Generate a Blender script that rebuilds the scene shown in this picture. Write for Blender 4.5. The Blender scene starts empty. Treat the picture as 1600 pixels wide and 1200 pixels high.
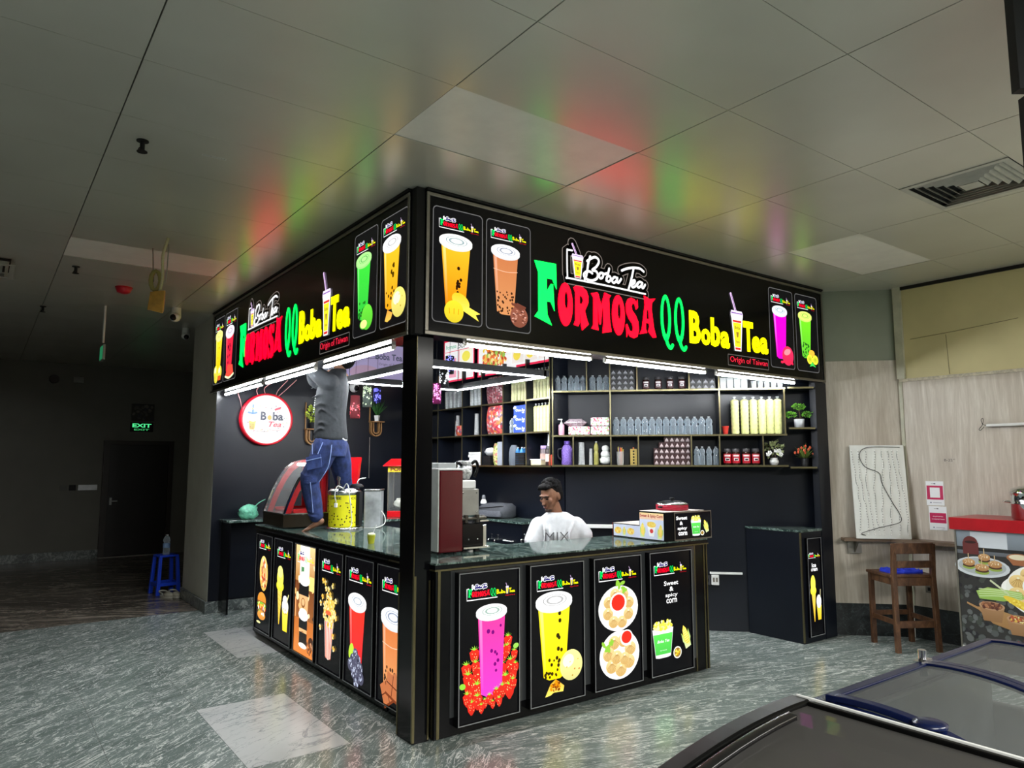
import bpy, bmesh, math, random
from mathutils import Vector, Matrix
from mathutils.geometry import tessellate_polygon
PI = math.pi
rnd = random.Random(7)
SC = bpy.context.scene
COL = SC.collection

# ---------------------------------------------------------------- camera
cam_data = bpy.data.cameras.new('camera')
cam_data.sensor_width = 36.0
cam_data.lens = 1121.5 / 1600 * 36.0
cam_data.clip_start = 0.02
cam = bpy.data.objects.new('camera', cam_data)
COL.objects.link(cam)
_r = Vector((0.80404, -0.59457, 0.00021))
_u = Vector((-0.06546, -0.08817, 0.99395))
_f = Vector((0.59096, 0.79919, 0.10982))
_m = Matrix((_r, _u, -_f)).transposed().to_4x4()
_m.translation = Vector((-2.0696, -3.7482, 1.5811))
cam.matrix_world = _m
SC.camera = cam

# ---------------------------------------------------------------- colour management and world
SC.view_settings.view_transform = 'Standard'
SC.view_settings.look = 'None'
SC.view_settings.gamma = 1.0
SC.view_settings.use_curve_mapping = False
SC.view_settings.exposure = 0.0
world = bpy.data.worlds.new('world')
SC.world = world
world.use_nodes = True
world.node_tree.nodes['Background'].inputs[0].default_value = (0.9, 1.0, 0.95, 1)
world.node_tree.nodes['Background'].inputs[1].default_value = 0.02
SC.cycles.max_bounces = 6
SC.cycles.diffuse_bounces = 4
SC.cycles.glossy_bounces = 4
SC.cycles.transmission_bounces = 6
SC.cycles.transparent_max_bounces = 8
SC.cycles.use_denoising = True
SC.cycles.sample_clamp_indirect = 3.0
SC.cycles.caustics_reflective = False
SC.cycles.caustics_refractive = False

# added fill: two unseen area lights under the ceiling behind the viewer
def area(name, loc, sx, sy, power, color=(1, 1, 1), rot=(0, 0, 0)):
    l = bpy.data.lights.new(name, 'AREA')
    l.shape = 'RECTANGLE'; l.size = sx; l.size_y = sy; l.energy = power; l.color = color
    o = bpy.data.objects.new(name, l); COL.objects.link(o)
    o.location = loc; o.rotation_euler = rot
    return o
HALL_FILL = [area('hall_fill_light', (-2.3, -6.2, 3.22), 3.4, 1.2, 480, (1.0, 1.0, 0.94)),
        area('hall_fill_light', (2.4, -6.4, 3.22), 3.4, 1.2, 430, (1.0, 0.98, 0.93))]

# ---------------------------------------------------------------- helpers: materials
def srgb(r, g=None, b=None):
    if g is None:
        r, g, b = [int(r[i:i + 2], 16) for i in (1, 3, 5)] if isinstance(r, str) else r
    f = lambda c: (c / 255 / 12.92) if c / 255 <= 0.04045 else ((c / 255 + 0.055) / 1.055) ** 2.4
    return (f(r), f(g), f(b))

class Mat:
    def __init__(s, name):
        s.m = bpy.data.materials.new(name); s.m.use_nodes = True
        s.nt = s.m.node_tree; s.b = s.nt.nodes['Principled BSDF']
    def n(s, t, **kw):
        x = s.nt.nodes.new(t)
        for k, v in kw.items():
            if k.startswith('i_'):
                x.inputs[k[2:].replace('_', ' ')].default_value = v
            else:
                setattr(x, k, v)
        return x
    def l(s, a, b): s.nt.links.new(a, b)
    def noise(s, scale, detail=3, rough=0.5, dist=0.0, vec=None):
        x = s.n('ShaderNodeTexNoise'); x.inputs['Scale'].default_value = scale
        x.inputs['Detail'].default_value = detail; x.inputs['Roughness'].default_value = rough
        x.inputs['Distortion'].default_value = dist
        if vec is not None: s.l(vec, x.inputs['Vector'])
        return x.outputs['Fac']
    def coord(s, scale=(1, 1, 1), rot=(0, 0, 0), kind='Object', loc=(0, 0, 0)):
        tc = s.n('ShaderNodeTexCoord'); mp = s.n('ShaderNodeMapping')
        mp.inputs['Scale'].default_value = scale; mp.inputs['Rotation'].default_value = rot
        mp.inputs['Location'].default_value = loc
        if rot != (0, 0, 0):          # turn first, stretch afterwards
            m0 = s.n('ShaderNodeMapping'); m0.inputs['Rotation'].default_value = rot; mp.inputs['Rotation'].default_value = (0, 0, 0)
            s.l(tc.outputs[kind], m0.inputs['Vector']); s.l(m0.outputs['Vector'], mp.inputs['Vector'])
        else: s.l(tc.outputs[kind], mp.inputs['Vector'])
        return mp.outputs['Vector']
    def ramp(s, fac, stops, interp='LINEAR'):
        x = s.n('ShaderNodeValToRGB'); x.color_ramp.interpolation = interp
        e = x.color_ramp.elements
        while len(e) < len(stops): e.new(0.5)
        for k, (p, c) in enumerate(stops):
            e[k].position = p; e[k].color = (c[0], c[1], c[2], 1) if not isinstance(c, (int, float)) else (c, c, c, 1)
        s.l(fac, x.inputs['Fac']); return x.outputs['Color']
    def mix(s, fac, a, b, mode='MIX'):
        x = s.n('ShaderNodeMix'); x.data_type = 'RGBA'; x.blend_type = mode
        for i, v in ((0, fac), (6, a), (7, b)):
            if hasattr(v, 'links') or hasattr(v, 'is_linked'): s.l(v, x.inputs[i])
            elif isinstance(v, (int, float)): x.inputs[i].default_value = v if i == 0 else (v, v, v, 1)
            else: x.inputs[i].default_value = (v[0], v[1], v[2], 1)
        return x.outputs[2]
    def bump(s, fac, strength=0.2, dist=0.01):
        x = s.n('ShaderNodeBump'); x.inputs['Strength'].default_value = strength
        x.inputs['Distance'].default_value = dist
        s.l(fac, x.inputs['Height']); s.l(x.outputs['Normal'], s.b.inputs['Normal'])

_MC = {}
def P(name, col, rough=0.5, metal=0.0, trans=0.0, emit=None, es=0.0, var=0.06, coat=0.0, ior=1.45, alpha=1.0, nscale=9.0, bump=0.0, spec=0.5):
    """plain procedural material: colour broken by a little noise"""
    if name in _MC: return _MC[name]
    M = Mat(name); b = M.b
    b.inputs['Roughness'].default_value = rough; b.inputs['Metallic'].default_value = metal
    b.inputs['Transmission Weight'].default_value = trans; b.inputs['IOR'].default_value = ior
    b.inputs['Alpha'].default_value = alpha; b.inputs['Coat Weight'].default_value = coat
    b.inputs['Specular IOR Level'].default_value = spec
    if var > 0:
        v = M.coord(); f = M.noise(nscale, 3, 0.6, 0.0, v)
        lo = tuple(max(0, c * (1 - var * 2)) for c in col); hi = tuple(min(1, c * (1 + var * 2)) for c in col)
        M.l(M.ramp(f, [(0.3, lo), (0.7, hi)]), b.inputs['Base Color'])
        if bump: M.bump(f, bump, 0.01)
    else: b.inputs['Base Color'].default_value = (*col, 1)
    if emit:
        b.inputs['Emission Color'].default_value = (*emit, 1); b.inputs['Emission Strength'].default_value = es
    _MC[name] = M.m
    return M.m

def colmat(name, emis=0.0, rough=0.3, base=1.0, sampling=None, spec=0.5):
    """printed surface: the colours of its own artwork ride on the mesh"""
    if name in _MC: return _MC[name]
    M = Mat(name); a = M.n('ShaderNodeVertexColor', layer_name='Col')
    M.b.inputs['Roughness'].default_value = rough
    M.b.inputs['Specular IOR Level'].default_value = spec
    if base < 1: M.l(M.mix(1.0, a.outputs['Color'], base, 'MULTIPLY'), M.b.inputs['Base Color'])
    else: M.l(a.outputs['Color'], M.b.inputs['Base Color'])
    if emis:
        M.l(a.outputs['Color'], M.b.inputs['Emission Color']); M.b.inputs['Emission Strength'].default_value = emis
    if sampling:
        M.m.cycles.emission_sampling = sampling
    _MC[name] = M.m
    return M.m

# ---------------------------------------------------------------- helpers: meshes
def bez(pts, n=8, closed=False):
    """Catmull-Rom through the points"""
    p = [Vector(q) for q in pts]; out = []
    m = len(p)
    rng = range(m) if closed else range(m - 1)
    for i in rng:
        if closed: a, b, c, d = p[(i - 1) % m], p[i], p[(i + 1) % m], p[(i + 2) % m]
        else: a, b, c, d = p[max(i - 1, 0)], p[i], p[i + 1], p[min(i + 2, m - 1)]
        for k in range(n):
            t = k / n
            out.append(0.5 * ((2 * b) + (c - a) * t + (2 * a - 5 * b + 4 * c - d) * t * t + (3 * b - a - 3 * c + d) * t ** 3))
    if not closed: out.append(p[-1])
    return out

class MB:
    def __init__(s): s.v = []; s.f = []; s.mi = []; s.sm = []; s.c = []
    def add(s, vs, fs, mi=0, smooth=False, M=None, col=None):
        k = len(s.v)
        s.v += [tuple(M @ Vector(v)) if M else tuple(v) for v in vs]
        for f in fs:
            s.f.append([i + k for i in f]); s.mi.append(mi); s.sm.append(smooth); s.c.append(col)
        return s
    def box(s, c, d, mi=0, rot=None, M=None, col=None, taper=1.0):
        x, y, z = d[0] / 2, d[1] / 2, d[2] / 2; t = taper
        vs = [(-x, -y, -z), (x, -y, -z), (x, y, -z), (-x, y, -z), (-x * t, -y * t, z), (x * t, -y * t, z), (x * t, y * t, z), (-x * t, y * t, z)]
        R = Matrix.Translation(c)
        if rot: R = R @ Matrix.Rotation(rot[2], 4, 'Z') @ Matrix.Rotation(rot[1], 4, 'Y') @ Matrix.Rotation(rot[0], 4, 'X')
        if M: R = M @ R
        return s.add(vs, [(0, 3, 2, 1), (4, 5, 6, 7), (0, 1, 5, 4), (1, 2, 6, 5), (2, 3, 7, 6), (3, 0, 4, 7)], mi, False, R, col)
    def b2(s, x0, x1, y0, y1, z0, z1, mi=0, M=None, col=None):
        return s.box(((x0 + x1) / 2, (y0 + y1) / 2, (z0 + z1) / 2), (abs(x1 - x0), abs(y1 - y0), abs(z1 - z0)), mi, None, M, col)
    def loft(s, rings, mi=0, smooth=True, caps=True, M=None, col=None, closed=False):
        n = len(rings[0]); vs = [v for r in rings for v in r]; fs = []
        m = len(rings)
        for i in range(m if closed else m - 1):
            j = (i + 1) % m
            for k in range(n):
                fs.append((i * n + k, i * n + (k + 1) % n, j * n + (k + 1) % n, j * n + k))
        s.add(vs, fs, mi, smooth, M, col)
        if caps and not closed:
            s.add(rings[0], [tuple(range(n))[::-1]], mi, False, M, col)
            s.add(rings[-1], [tuple(range(n))], mi, False, M, col)
        return s
    def tube(s, pts, r, n=8, mi=0, caps=True, M=None, col=None, flat=1.0, closed=False, smooth=True):
        P_ = [Vector(p) for p in pts]; rings = []
        m = len(P_); up = None
        for i, p in enumerate(P_):
            if closed: t = P_[(i + 1) % m] - P_[i - 1]
            else: t = P_[min(i + 1, m - 1)] - P_[max(i - 1, 0)]
            t = t.normalized() if t.length > 1e-9 else Vector((0, 0, 1))
            if up is None: up = Vector((0, 0, 1)) if abs(t.z) < 0.9 else Vector((0, 1, 0))
            a = t.cross(up)
            if a.length < 1e-6: a = t.cross(Vector((1, 0.1, 0)))
            a.normalize(); b = a.cross(t).normalized(); up = b
            rr = r[i] if isinstance(r, (list, tuple)) else r
            rx, ry = (rr if isinstance(rr, (list, tuple)) else (rr, rr * flat))
            rings.append([p + a * rx * math.cos(2 * PI * k / n) + b * ry * math.sin(2 * PI * k / n) for k in range(n)])
        return s.loft(rings, mi, smooth, caps, M, col, closed)
    def cyl(s, p0, p1, r0, r1=None, n=20, mi=0, M=None, col=None, caps=True, smooth=True):
        return s.tube([p0, p1], [r0, r0 if r1 is None else r1], n, mi, caps, M, col, smooth=smooth)
    def lathe(s, prof, n=24, c=(0, 0, 0), mi=0, M=None, col=None, caps=True, smooth=True, sx=1.0, sy=1.0):
        rings = [[(c[0] + r * sx * math.cos(2 * PI * k / n), c[1] + r * sy * math.sin(2 * PI * k / n), c[2] + z) for k in range(n)] for r, z in prof]
        return s.loft(rings, mi, smooth, caps, M, col)
    def ell(s, c, r, n=16, m=10, mi=0, M=None, col=None, rot=None):
        vs = []; fs = []
        for i in range(m + 1):
            th = PI * i / m
            for k in range(n):
                ph = 2 * PI * k / n
                vs.append((r[0] * math.sin(th) * math.cos(ph), r[1] * math.sin(th) * math.sin(ph), r[2] * math.cos(th)))
        for i in range(m):
            for k in range(n): fs.append((i * n + k, (i + 1) * n + k, (i + 1) * n + (k + 1) % n, i * n + (k + 1) % n))
        R = Matrix.Translation(c)
        if rot: R = R @ Matrix.Rotation(rot[2], 4, 'Z') @ Matrix.Rotation(rot[1], 4, 'Y') @ Matrix.Rotation(rot[0], 4, 'X')
        if M: R = M @ R
        return s.add(vs, fs, mi, True, R, col)
    def shape(s, loops, y0=0.0, y1=None, mi=0, M=None, col=None):
        """flat (x, z) outline with holes at y0; y1 behind it gives it a body"""
        lp = [[Vector((p[0], p[1], 0)) for p in L] for L in loops]
        tris = tessellate_polygon(lp)
        flat = [p for L in lp for p in L]
        def cc(t):
            a, b, c = [flat[i] for i in t]
            return (b - a).cross(c - a).z
        tris = [t if cc(t) > 0 else tuple(reversed(t)) for t in tris]
        s.add([(p.x, y0, p.y) for p in flat], tris, mi, False, M, col)
        if y1 is not None:
            s.add([(p.x, y1, p.y) for p in flat], [tuple(reversed(t)) for t in tris], mi, False, M, col)
            for L in loops:
                n = len(L)
                s.add([(p[0], y0, p[1]) for p in L] + [(p[0], y1, p[1]) for p in L], [(i, (i + 1) % n, n + (i + 1) % n, n + i) for i in range(n)], mi, False, M, col)
        return s
    def prism(s, poly, x0, x1, mi=0, M=None, col=None):
        """outline in (y, z) swept from x0 to x1"""
        n = len(poly)
        return s.loft([[(x0, p[0], p[1]) for p in poly], [(x1, p[0], p[1]) for p in poly]], mi, False, True, M, col)
    def build(s, name, mats, parent=None, loc=None, rot=None, bevel=0, seg=2, sub=0, solid=0, remesh=0, fixn=True, smooth_it=0):
        me = bpy.data.meshes.new(name)
        me.from_pydata(s.v, [], s.f); me.update()
        for m in (mats if isinstance(mats, (list, tuple)) else [mats]): me.materials.append(m)
        me.polygons.foreach_set('material_index', s.mi)
        me.polygons.foreach_set('use_smooth', s.sm)
        if any(c is not None for c in s.c):
            at = me.color_attributes.new('Col', 'FLOAT_COLOR', 'CORNER')
            arr = []
            for f, c in zip(s.f, s.c):
                if c is None: arr += [0.0, 0.0, 0.0, 1.0] * len(f)
                elif isinstance(c, list):
                    for q in c: arr += [*q, 1.0]
                else: arr += [*c, 1.0] * len(f)
            at.data.foreach_set('color', arr)
        if fixn and not any(c is not None for c in s.c):
            bm = bmesh.new(); bm.from_mesh(me)
            bmesh.ops.recalc_face_normals(bm, faces=bm.faces); bm.to_mesh(me); bm.free()
        o = bpy.data.objects.new(name, me); COL.objects.link(o)
        if parent: o.parent = parent
        if loc is not None: o.location = loc
        if rot is not None: o.rotation_euler = rot if isinstance(rot, (tuple, list)) else (0, 0, rot)
        if remesh:
            q = o.modifiers.new('r', 'REMESH'); q.mode = 'VOXEL'; q.voxel_size = remesh; q.use_smooth_shade = True
            if smooth_it:
                q = o.modifiers.new('s', 'SMOOTH'); q.factor = 0.5; q.iterations = smooth_it
        if bevel:
            q = o.modifiers.new('b', 'BEVEL'); q.width = bevel; q.segments = seg; q.limit_method = 'ANGLE'; q.angle_limit = 0.7
        if sub:
            q = o.modifiers.new('u', 'SUBSURF'); q.levels = sub; q.render_levels = sub
        if solid:
            q = o.modifiers.new('t', 'SOLIDIFY'); q.thickness = solid; q.offset = 0
        return o

def tag(o, label=None, cat=None, group=None, kind=None):
    if label: o['label'] = label
    if cat: o['category'] = cat
    if group: o['group'] = group
    if kind: o['kind'] = kind
    return o
def thing(name, label, cat, loc=(0, 0, 0), rotz=0.0, group=None):
    o = bpy.data.objects.new(name, None); o.empty_display_size = 0.05; COL.objects.link(o)
    o.location = loc; o.rotation_euler = (0, 0, rotz)
    return tag(o, label, cat, group)
def struct(o): o['kind'] = 'structure'; return o
KIDS = {}
def dup(root, loc, rotz, label=None, group=None, scale=None):
    r = root.copy(); COL.objects.link(r); r.location = loc; r.rotation_euler = (0, 0, rotz)
    if label: r['label'] = label
    if group: r['group'] = group
    if scale: r.scale = scale
    for ch in list(root.children):
        c = ch.copy(); COL.objects.link(c); c.parent = r
        for g in list(ch.children):
            d = g.copy(); COL.objects.link(d); d.parent = c
    return r
def frame(x, y, z, rz):
    """maps a local wall/shelf position to the world"""
    M = Matrix.Translation((x, y, z)) @ Matrix.Rotation(rz, 4, 'Z')
    return lambda a, b, c: tuple(M @ Vector((a, b, c)))

# ---------------------------------------------------------------- helpers: flat art and lettering
_TC = {}
def text_mesh(txt, bold=0.0, shear=0.0):
    k = (txt, bold, shear)
    if k in _TC: return _TC[k]
    cu = bpy.data.curves.new('t', 'FONT'); cu.body = txt; cu.size = 1.0; cu.resolution_u = 3
    cu.offset = bold; cu.shear = shear; cu.fill_mode = 'FRONT'; cu.dimensions = '2D'
    ob = bpy.data.objects.new('t', cu)
    me = ob.to_mesh()
    vs = [(v.co.x, v.co.y) for v in me.vertices]; fs = [list(p.vertices) for p in me.polygons]
    ob.to_mesh_clear(); bpy.data.objects.remove(ob); bpy.data.curves.remove(cu)
    x0 = min(v[0] for v in vs); x1 = max(v[0] for v in vs); y0 = min(v[1] for v in vs); y1 = max(v[1] for v in vs)
    vs = [((v[0] - x0) / (x1 - x0), (v[1] - y0) / (y1 - y0)) for v in vs]
    _TC[k] = (vs, fs, (x1 - x0) / (y1 - y0))
    return _TC[k]
def stroke_quads(pts, w, n=6, caps=True, smooth=True):
    """outline pieces of a round-ended pen stroke: list of convex polygons"""
    p = [Vector((q[0], q[1], 0)) for q in pts]
    p = bez(p, n) if smooth and len(p) > 2 else p
    out = []; L = []
    for i, q in enumerate(p):
        t = p[min(i + 1, len(p) - 1)] - p[max(i - 1, 0)]
        t = t.normalized() if t.length > 1e-9 else Vector((1, 0, 0))
        nn = Vector((-t.y, t.x, 0)); ww = w[min(int(i / max(1, len(p) - 1) * (len(w) - 1) + .5), len(w) - 1)] if isinstance(w, (list, tuple)) else w
        L.append((q + nn * ww / 2, q - nn * ww / 2))
    for a, b in zip(L[:-1], L[1:]): out.append([(a[0].x, a[0].y), (a[1].x, a[1].y), (b[1].x, b[1].y), (b[0].x, b[0].y)])
    if caps:
        w0 = w[0] if isinstance(w, (list, tuple)) else w; w1 = w[-1] if isinstance(w, (list, tuple)) else w
        for q, ww in ((p[0], w0), (p[-1], w1)):
            out.append([(q.x + ww / 2 * math.cos(2 * PI * k / 10), q.y + ww / 2 * math.sin(2 * PI * k / 10)) for k in range(10)])
    return out
def circ(x, z, rx, rz=None, n=20, rot=0.0):
    rz = rx if rz is None else rz; c, s_ = math.cos(rot), math.sin(rot)
    return [(x + rx * math.cos(2 * PI * k / n) * c - rz * math.sin(2 * PI * k / n) * s_, z + rx * math.cos(2 * PI * k / n) * s_ + rz * math.sin(2 * PI * k / n) * c) for k in range(n)]
def rrect(x0, x1, z0, z1, r, n=5):
    o = []
    for cx, cz, a in ((x1 - r, z1 - r, 0), (x0 + r, z1 - r, PI / 2), (x0 + r, z0 + r, PI), (x1 - r, z0 + r, 1.5 * PI)):
        for k in range(n + 1):
            t = a + PI / 2 * k / n; o.append((cx + r * math.cos(t), cz + r * math.sin(t)))
    return o

class Art:
    """layered flat print; local x to the right, z up, faces -y"""
    STEP = 0.000015
    def __init__(s, mb=None, y=0.0): s.mb = mb or MB(); s.y = y
    def nx(s): s.y -= s.STEP; return s.y
    def poly(s, pts, col, col2=None):
        """col2: colour at the bottom of the shape"""
        y = s.nx()
        if len(pts) < 3: return
        tris = tessellate_polygon([[Vector((p[0], p[1], 0)) for p in pts]])
        vs = [(p[0], y, p[1]) for p in pts]
        if col2:
            z0 = min(p[1] for p in pts); z1 = max(p[1] for p in pts)
            for t in tris:
                s.mb.add([vs[i] for i in t], [(0, 1, 2)], 0, False, None, [tuple(col2[j] + (col[j] - col2[j]) * (vs[i][2] - z0) / (z1 - z0 + 1e-9) for j in range(3)) for i in t])
        else: s.mb.add(vs, tris, 0, False, None, col)
    def polys(s, L, col):
        y = s.nx()
        for p in L: s.mb.add([(q[0], y, q[1]) for q in p], [tuple(range(len(p)))], 0, False, None, col)
    def ring(s, outer, inner, col):
        y = s.nx(); n = len(outer)
        s.mb.add([(q[0], y, q[1]) for q in outer + inner], [(i, (i + 1) % n, n + (i + 1) % n, n + i) for i in range(n)], 0, False, None, col)
    def ell(s, x, z, rx, rz=None, col=(1, 1, 1), rot=0.0, n=20, col2=None): s.poly(circ(x, z, rx, rz, n, rot), col, col2)
    def rect(s, x0, x1, z0, z1, col, col2=None): s.poly([(x0, z0), (x1, z0), (x1, z1), (x0, z1)], col, col2)
    def stroke(s, pts, w, col, n=6, caps=True, smooth=True): s.polys(stroke_quads(pts, w, n, caps, smooth), col)
    def text(s, txt, x0, x1, z0, z1, col, bold=0.0, shear=0.0, skew=0.0):
        y = s.nx(); vs, fs, _ = text_mesh(txt, bold, shear)
        s.mb.add([(x0 + v[0] * (x1 - x0), y, z0 + v[1] * (z1 - z0) + skew * v[0]) for v in vs], fs, 0, False, None, col)
    def shape(s, loops, col):
        s.mb.shape(loops, s.nx(), None, 0, None, col)

# ================================================================ materials of the place
def mk_marble(name, base, dark, vein, stretch, rot, rough, vein_w=0.035, scale=2.2, seed=0.0):
    M = Mat(name)
    v = M.coord(stretch, rot, 'Object', (seed, seed * 0.7, 0))
    n1 = M.noise(scale, 6, 0.62, 0.9, v)
    n2 = M.noise(scale * 2.3, 5, 0.6, 1.2, v)
    n3 = M.noise(scale * 0.6, 3, 0.5, 0.6, v)
    c = M.ramp(n3, [(0.3, dark), (0.72, base)])
    g = M.ramp(n1, [(0.5 - vein_w, 0.0), (0.5, 1.0), (0.5 + vein_w, 0.0)])
    h = M.ramp(n2, [(0.5 - vein_w * 0.8, 0.0), (0.5, 0.7), (0.5 + vein_w * 0.8, 0.0)])
    c = M.mix(g, c, vein); c = M.mix(h, c, vein)
    M.l(c, M.b.inputs['Base Color'])
    M.b.inputs['Roughness'].default_value = rough
    return M.m
M_TILE = mk_marble('grey_marble_tile', srgb(136, 148, 144), srgb(104, 117, 114), srgb(236, 240, 236), (0.7, 2.6, 1.0), (0, 0, -0.75), 0.2, 0.017, 4.2)
M_TILE2 = mk_marble('grey_marble_tile_turned', srgb(136, 148, 144), srgb(104, 117, 114), srgb(230, 235, 230), (0.5, 3.0, 1.0), (0, 0, 0.25), 0.2, 0.018, 3.8, 3.0)
M_TILEW = mk_marble('white_marble_tile', srgb(216, 218, 216), srgb(188, 192, 192), srgb(150, 155, 158), (0.7, 2.0, 1.0), (0, 0, -0.5), 0.2, 0.012, 1.4)
M_TILEB = mk_marble('brown_marble_tile', srgb(112, 104, 94), srgb(70, 64, 58), srgb(170, 160, 148), (0.6, 1.8, 1.0), (0, 0, 0.4), 0.25, 0.02, 1.3)
M_BASE = mk_marble('marble_skirting', srgb(112, 120, 120), srgb(60, 66, 66), srgb(170, 176, 172), (1, 1, 1), (0, 0, 0.4), 0.3, 0.03, 5.0)
M_STONE = mk_marble('green_marble_worktop', srgb(70, 92, 86), srgb(26, 38, 36), srgb(140, 160, 152), (2.0, 0.8, 1.0), (0, 0, 0.2), 0.07, 0.03, 4.5)
M_SKIRT = mk_marble('dark_skirting', srgb(34, 40, 42), srgb(12, 14, 15), srgb(60, 68, 70), (1, 1, 1), (0, 0, 0.4), 0.4, 0.02, 5.0)
M_GROUT = P('tile_grout', srgb(70, 74, 72), 0.8)

def mk_ceiling():
    M = Mat('coated_metal_ceiling'); b = M.b
    v = M.coord()
    f = M.noise(1.3, 3, 0.5, 0.0, v)
    M.l(M.ramp(f, [(0.3, srgb(196, 194, 184)), (0.7, srgb(208, 206, 196))]), b.inputs['Base Color'])
    b.inputs['Roughness'].default_value = 0.31; b.inputs['Metallic'].default_value = 0.35
    b.inputs['Specular IOR Level'].default_value = 0.8
    vo = M.n('ShaderNodeTexVoronoi'); vo.inputs['Scale'].default_value = 190; vo.inputs['Randomness'].default_value = 0.0
    M.l(v, vo.inputs['Vector'])
    M.bump(M.ramp(vo.outputs['Distance'], [(0.18, 0.0), (0.26, 1.0)]), 0.12, 0.001)
    return M.m
M_CEIL = mk_ceiling()
M_PANELLIGHT = P('frosted_panel', srgb(225, 222, 216), 0.35, var=0.02)
M_DARK = P('dark_void', (0.01, 0.01, 0.01), 0.9)

def mk_wood(name, a, b_, c, scale=(5.0, 5.0, 0.5), rough=0.45):
    M = Mat(name); v = M.coord(scale)
    f = M.noise(2.0, 5, 0.6, 1.2, v); g = M.noise(14.0, 3, 0.5, 0.4, v)
    base = M.ramp(f, [(0.3, a), (0.5, b_), (0.68, c)])
    M.l(M.mix(M.ramp(g, [(0.35, 0.0), (0.7, 0.55)]), base, a), M.b.inputs['Base Color'])
    M.b.inputs['Roughness'].default_value = rough
    M.bump(g, 0.05, 0.003)
    return M.m
M_WOOD = mk_wood('pale_oak_laminate', srgb(176, 164, 148), srgb(200, 190, 176), srgb(214, 206, 194))
M_STOOLW = mk_wood('dark_stained_wood', srgb(58, 36, 22), srgb(92, 60, 38), srgb(120, 84, 56), (6, 6, 2), 0.5)
M_CREAM = P('cream_paint', srgb(206, 194, 146), 0.6, var=0.04, nscale=2)
M_GGREY = P('grey_green_paint', srgb(142, 148, 132), 0.6, var=0.04, nscale=2)
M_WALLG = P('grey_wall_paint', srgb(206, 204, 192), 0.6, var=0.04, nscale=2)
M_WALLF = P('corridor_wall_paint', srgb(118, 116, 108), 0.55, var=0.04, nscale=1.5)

def mk_black():
    M = Mat('black_melamine'); v = M.coord()
    f = M.noise(160, 2, 0.6, 0.0, v); g = M.noise(2.0, 3, 0.5, 0.0, v)
    c = M.ramp(g, [(0.3, (0.0045, 0.006, 0.011)), (0.7, (0.007, 0.009, 0.015))])
    c = M.mix(M.ramp(f, [(0.76, 0.0), (0.8, 0.25)]), c, (0.25, 0.27, 0.3))
    M.l(c, M.b.inputs['Base Color']); M.b.inputs['Roughness'].default_value = 0.3; M.b.inputs['Specular IOR Level'].default_value = 0.32
    return M.m
M_BLK = mk_black()
M_BLKG = P('glossy_black', (0.004, 0.004, 0.005), 0.14, var=0.0, spec=0.22)
M_BLKM = P('matt_black', (0.009, 0.009, 0.010), 0.5, spec=0.3)
M_GOLD = P('aged_brass_trim', srgb(120, 112, 82), 0.3, 0.85)
M_ALU = P('brushed_aluminium', srgb(150, 146, 138), 0.35, 0.9)
M_STEEL = P('stainless_steel', srgb(200, 202, 200), 0.22, 1.0, nscale=3)
M_CHROME = P('chrome', srgb(225, 226, 228), 0.06, 1.0, var=0.0)
M_WHITE = P('white_plastic', srgb(232, 232, 230), 0.35, var=0.02)
M_PAPER = P('white_paper', srgb(240, 240, 238), 0.6, var=0.02)
M_RED = P('red_enamel', srgb(205, 22, 30), 0.25, var=0.03)
M_DRED = P('dark_red_enamel', srgb(88, 4, 18), 0.15, var=0.03)
M_LED = P('led_tube_glow', (1, 1, 1), 0.4, emit=(0.93, 0.97, 1.0), es=170.0, var=0)
M_GLASS = P('clear_glass', (1, 1, 1), 0.02, trans=1.0, var=0, ior=1.45)
def mk_thin(name, tint, fac, rough=0.05, edge=0.30):
    """thin clear plastic or pane: lets light through and keeps a sheen"""
    M = Mat(name); nt = M.nt
    tr = M.n('ShaderNodeBsdfTransparent'); tr.inputs[0].default_value = (*tint, 1)
    mx = M.n('ShaderNodeMixShader'); lw = M.n('ShaderNodeLayerWeight'); lw.inputs['Blend'].default_value = 0.35
    mm = M.n('ShaderNodeMath', operation='MULTIPLY_ADD'); mm.inputs[1].default_value = edge; mm.inputs[2].default_value = fac
    M.l(lw.outputs['Facing'], mm.inputs[0]); M.l(mm.outputs[0], mx.inputs[0])
    M.l(tr.outputs[0], mx.inputs[1]); M.l(M.b.outputs[0], mx.inputs[2])
    M.b.inputs['Base Color'].default_value = (*tint, 1); M.b.inputs['Roughness'].default_value = rough
    M.l(mx.outputs[0], nt.nodes['Material Output'].inputs['Surface'])
    return M.m
M_PANE = mk_thin('thin_pane', (0.95, 0.96, 0.96), 0.03)
M_PET = mk_thin('clear_pet', (0.84, 0.92, 0.98), 0.12, 0.08, 0.6)
M_CUPP = mk_thin('clear_cup_plastic', (0.86, 0.88, 0.88), 0.35, 0.2)
M_SLEEVE_G = P('grey_cup_sleeve', srgb(176, 182, 184), 0.3, var=0.1, nscale=40)
M_SLEEVE_Y = P('yellow_cup_sleeve', srgb(232, 233, 158), 0.35, var=0.1, nscale=30)
M_SLEEVE_K = P('khaki_cup_sleeve', srgb(190, 190, 140), 0.35, var=0.1, nscale=30)
M_BACKLIT = colmat('backlit_print', 1.2, 0.15, 0.1, 'FRONT', 0.15)
M_MENU = colmat('menu_board_print', 0.8, 0.25, 0.3, 'NONE')
M_PRINT = colmat('printed_card', 0.0, 0.35)
M_LITSIGN = colmat('round_sign_print', 0.45, 0.25, 0.45, 'NONE')
def lit(name, col, s): return P(name, col, 0.3, emit=col, es=s, var=0)
L_GREEN = lit('lit_green_acrylic', (0.0, 0.9, 0.07), 2.6)
L_RED = lit('lit_red_acrylic', (1.0, 0.0, 0.012), 3.4)
L_YEL = lit('lit_yellow_acrylic', (0.95, 0.90, 0.0), 2.2)
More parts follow.
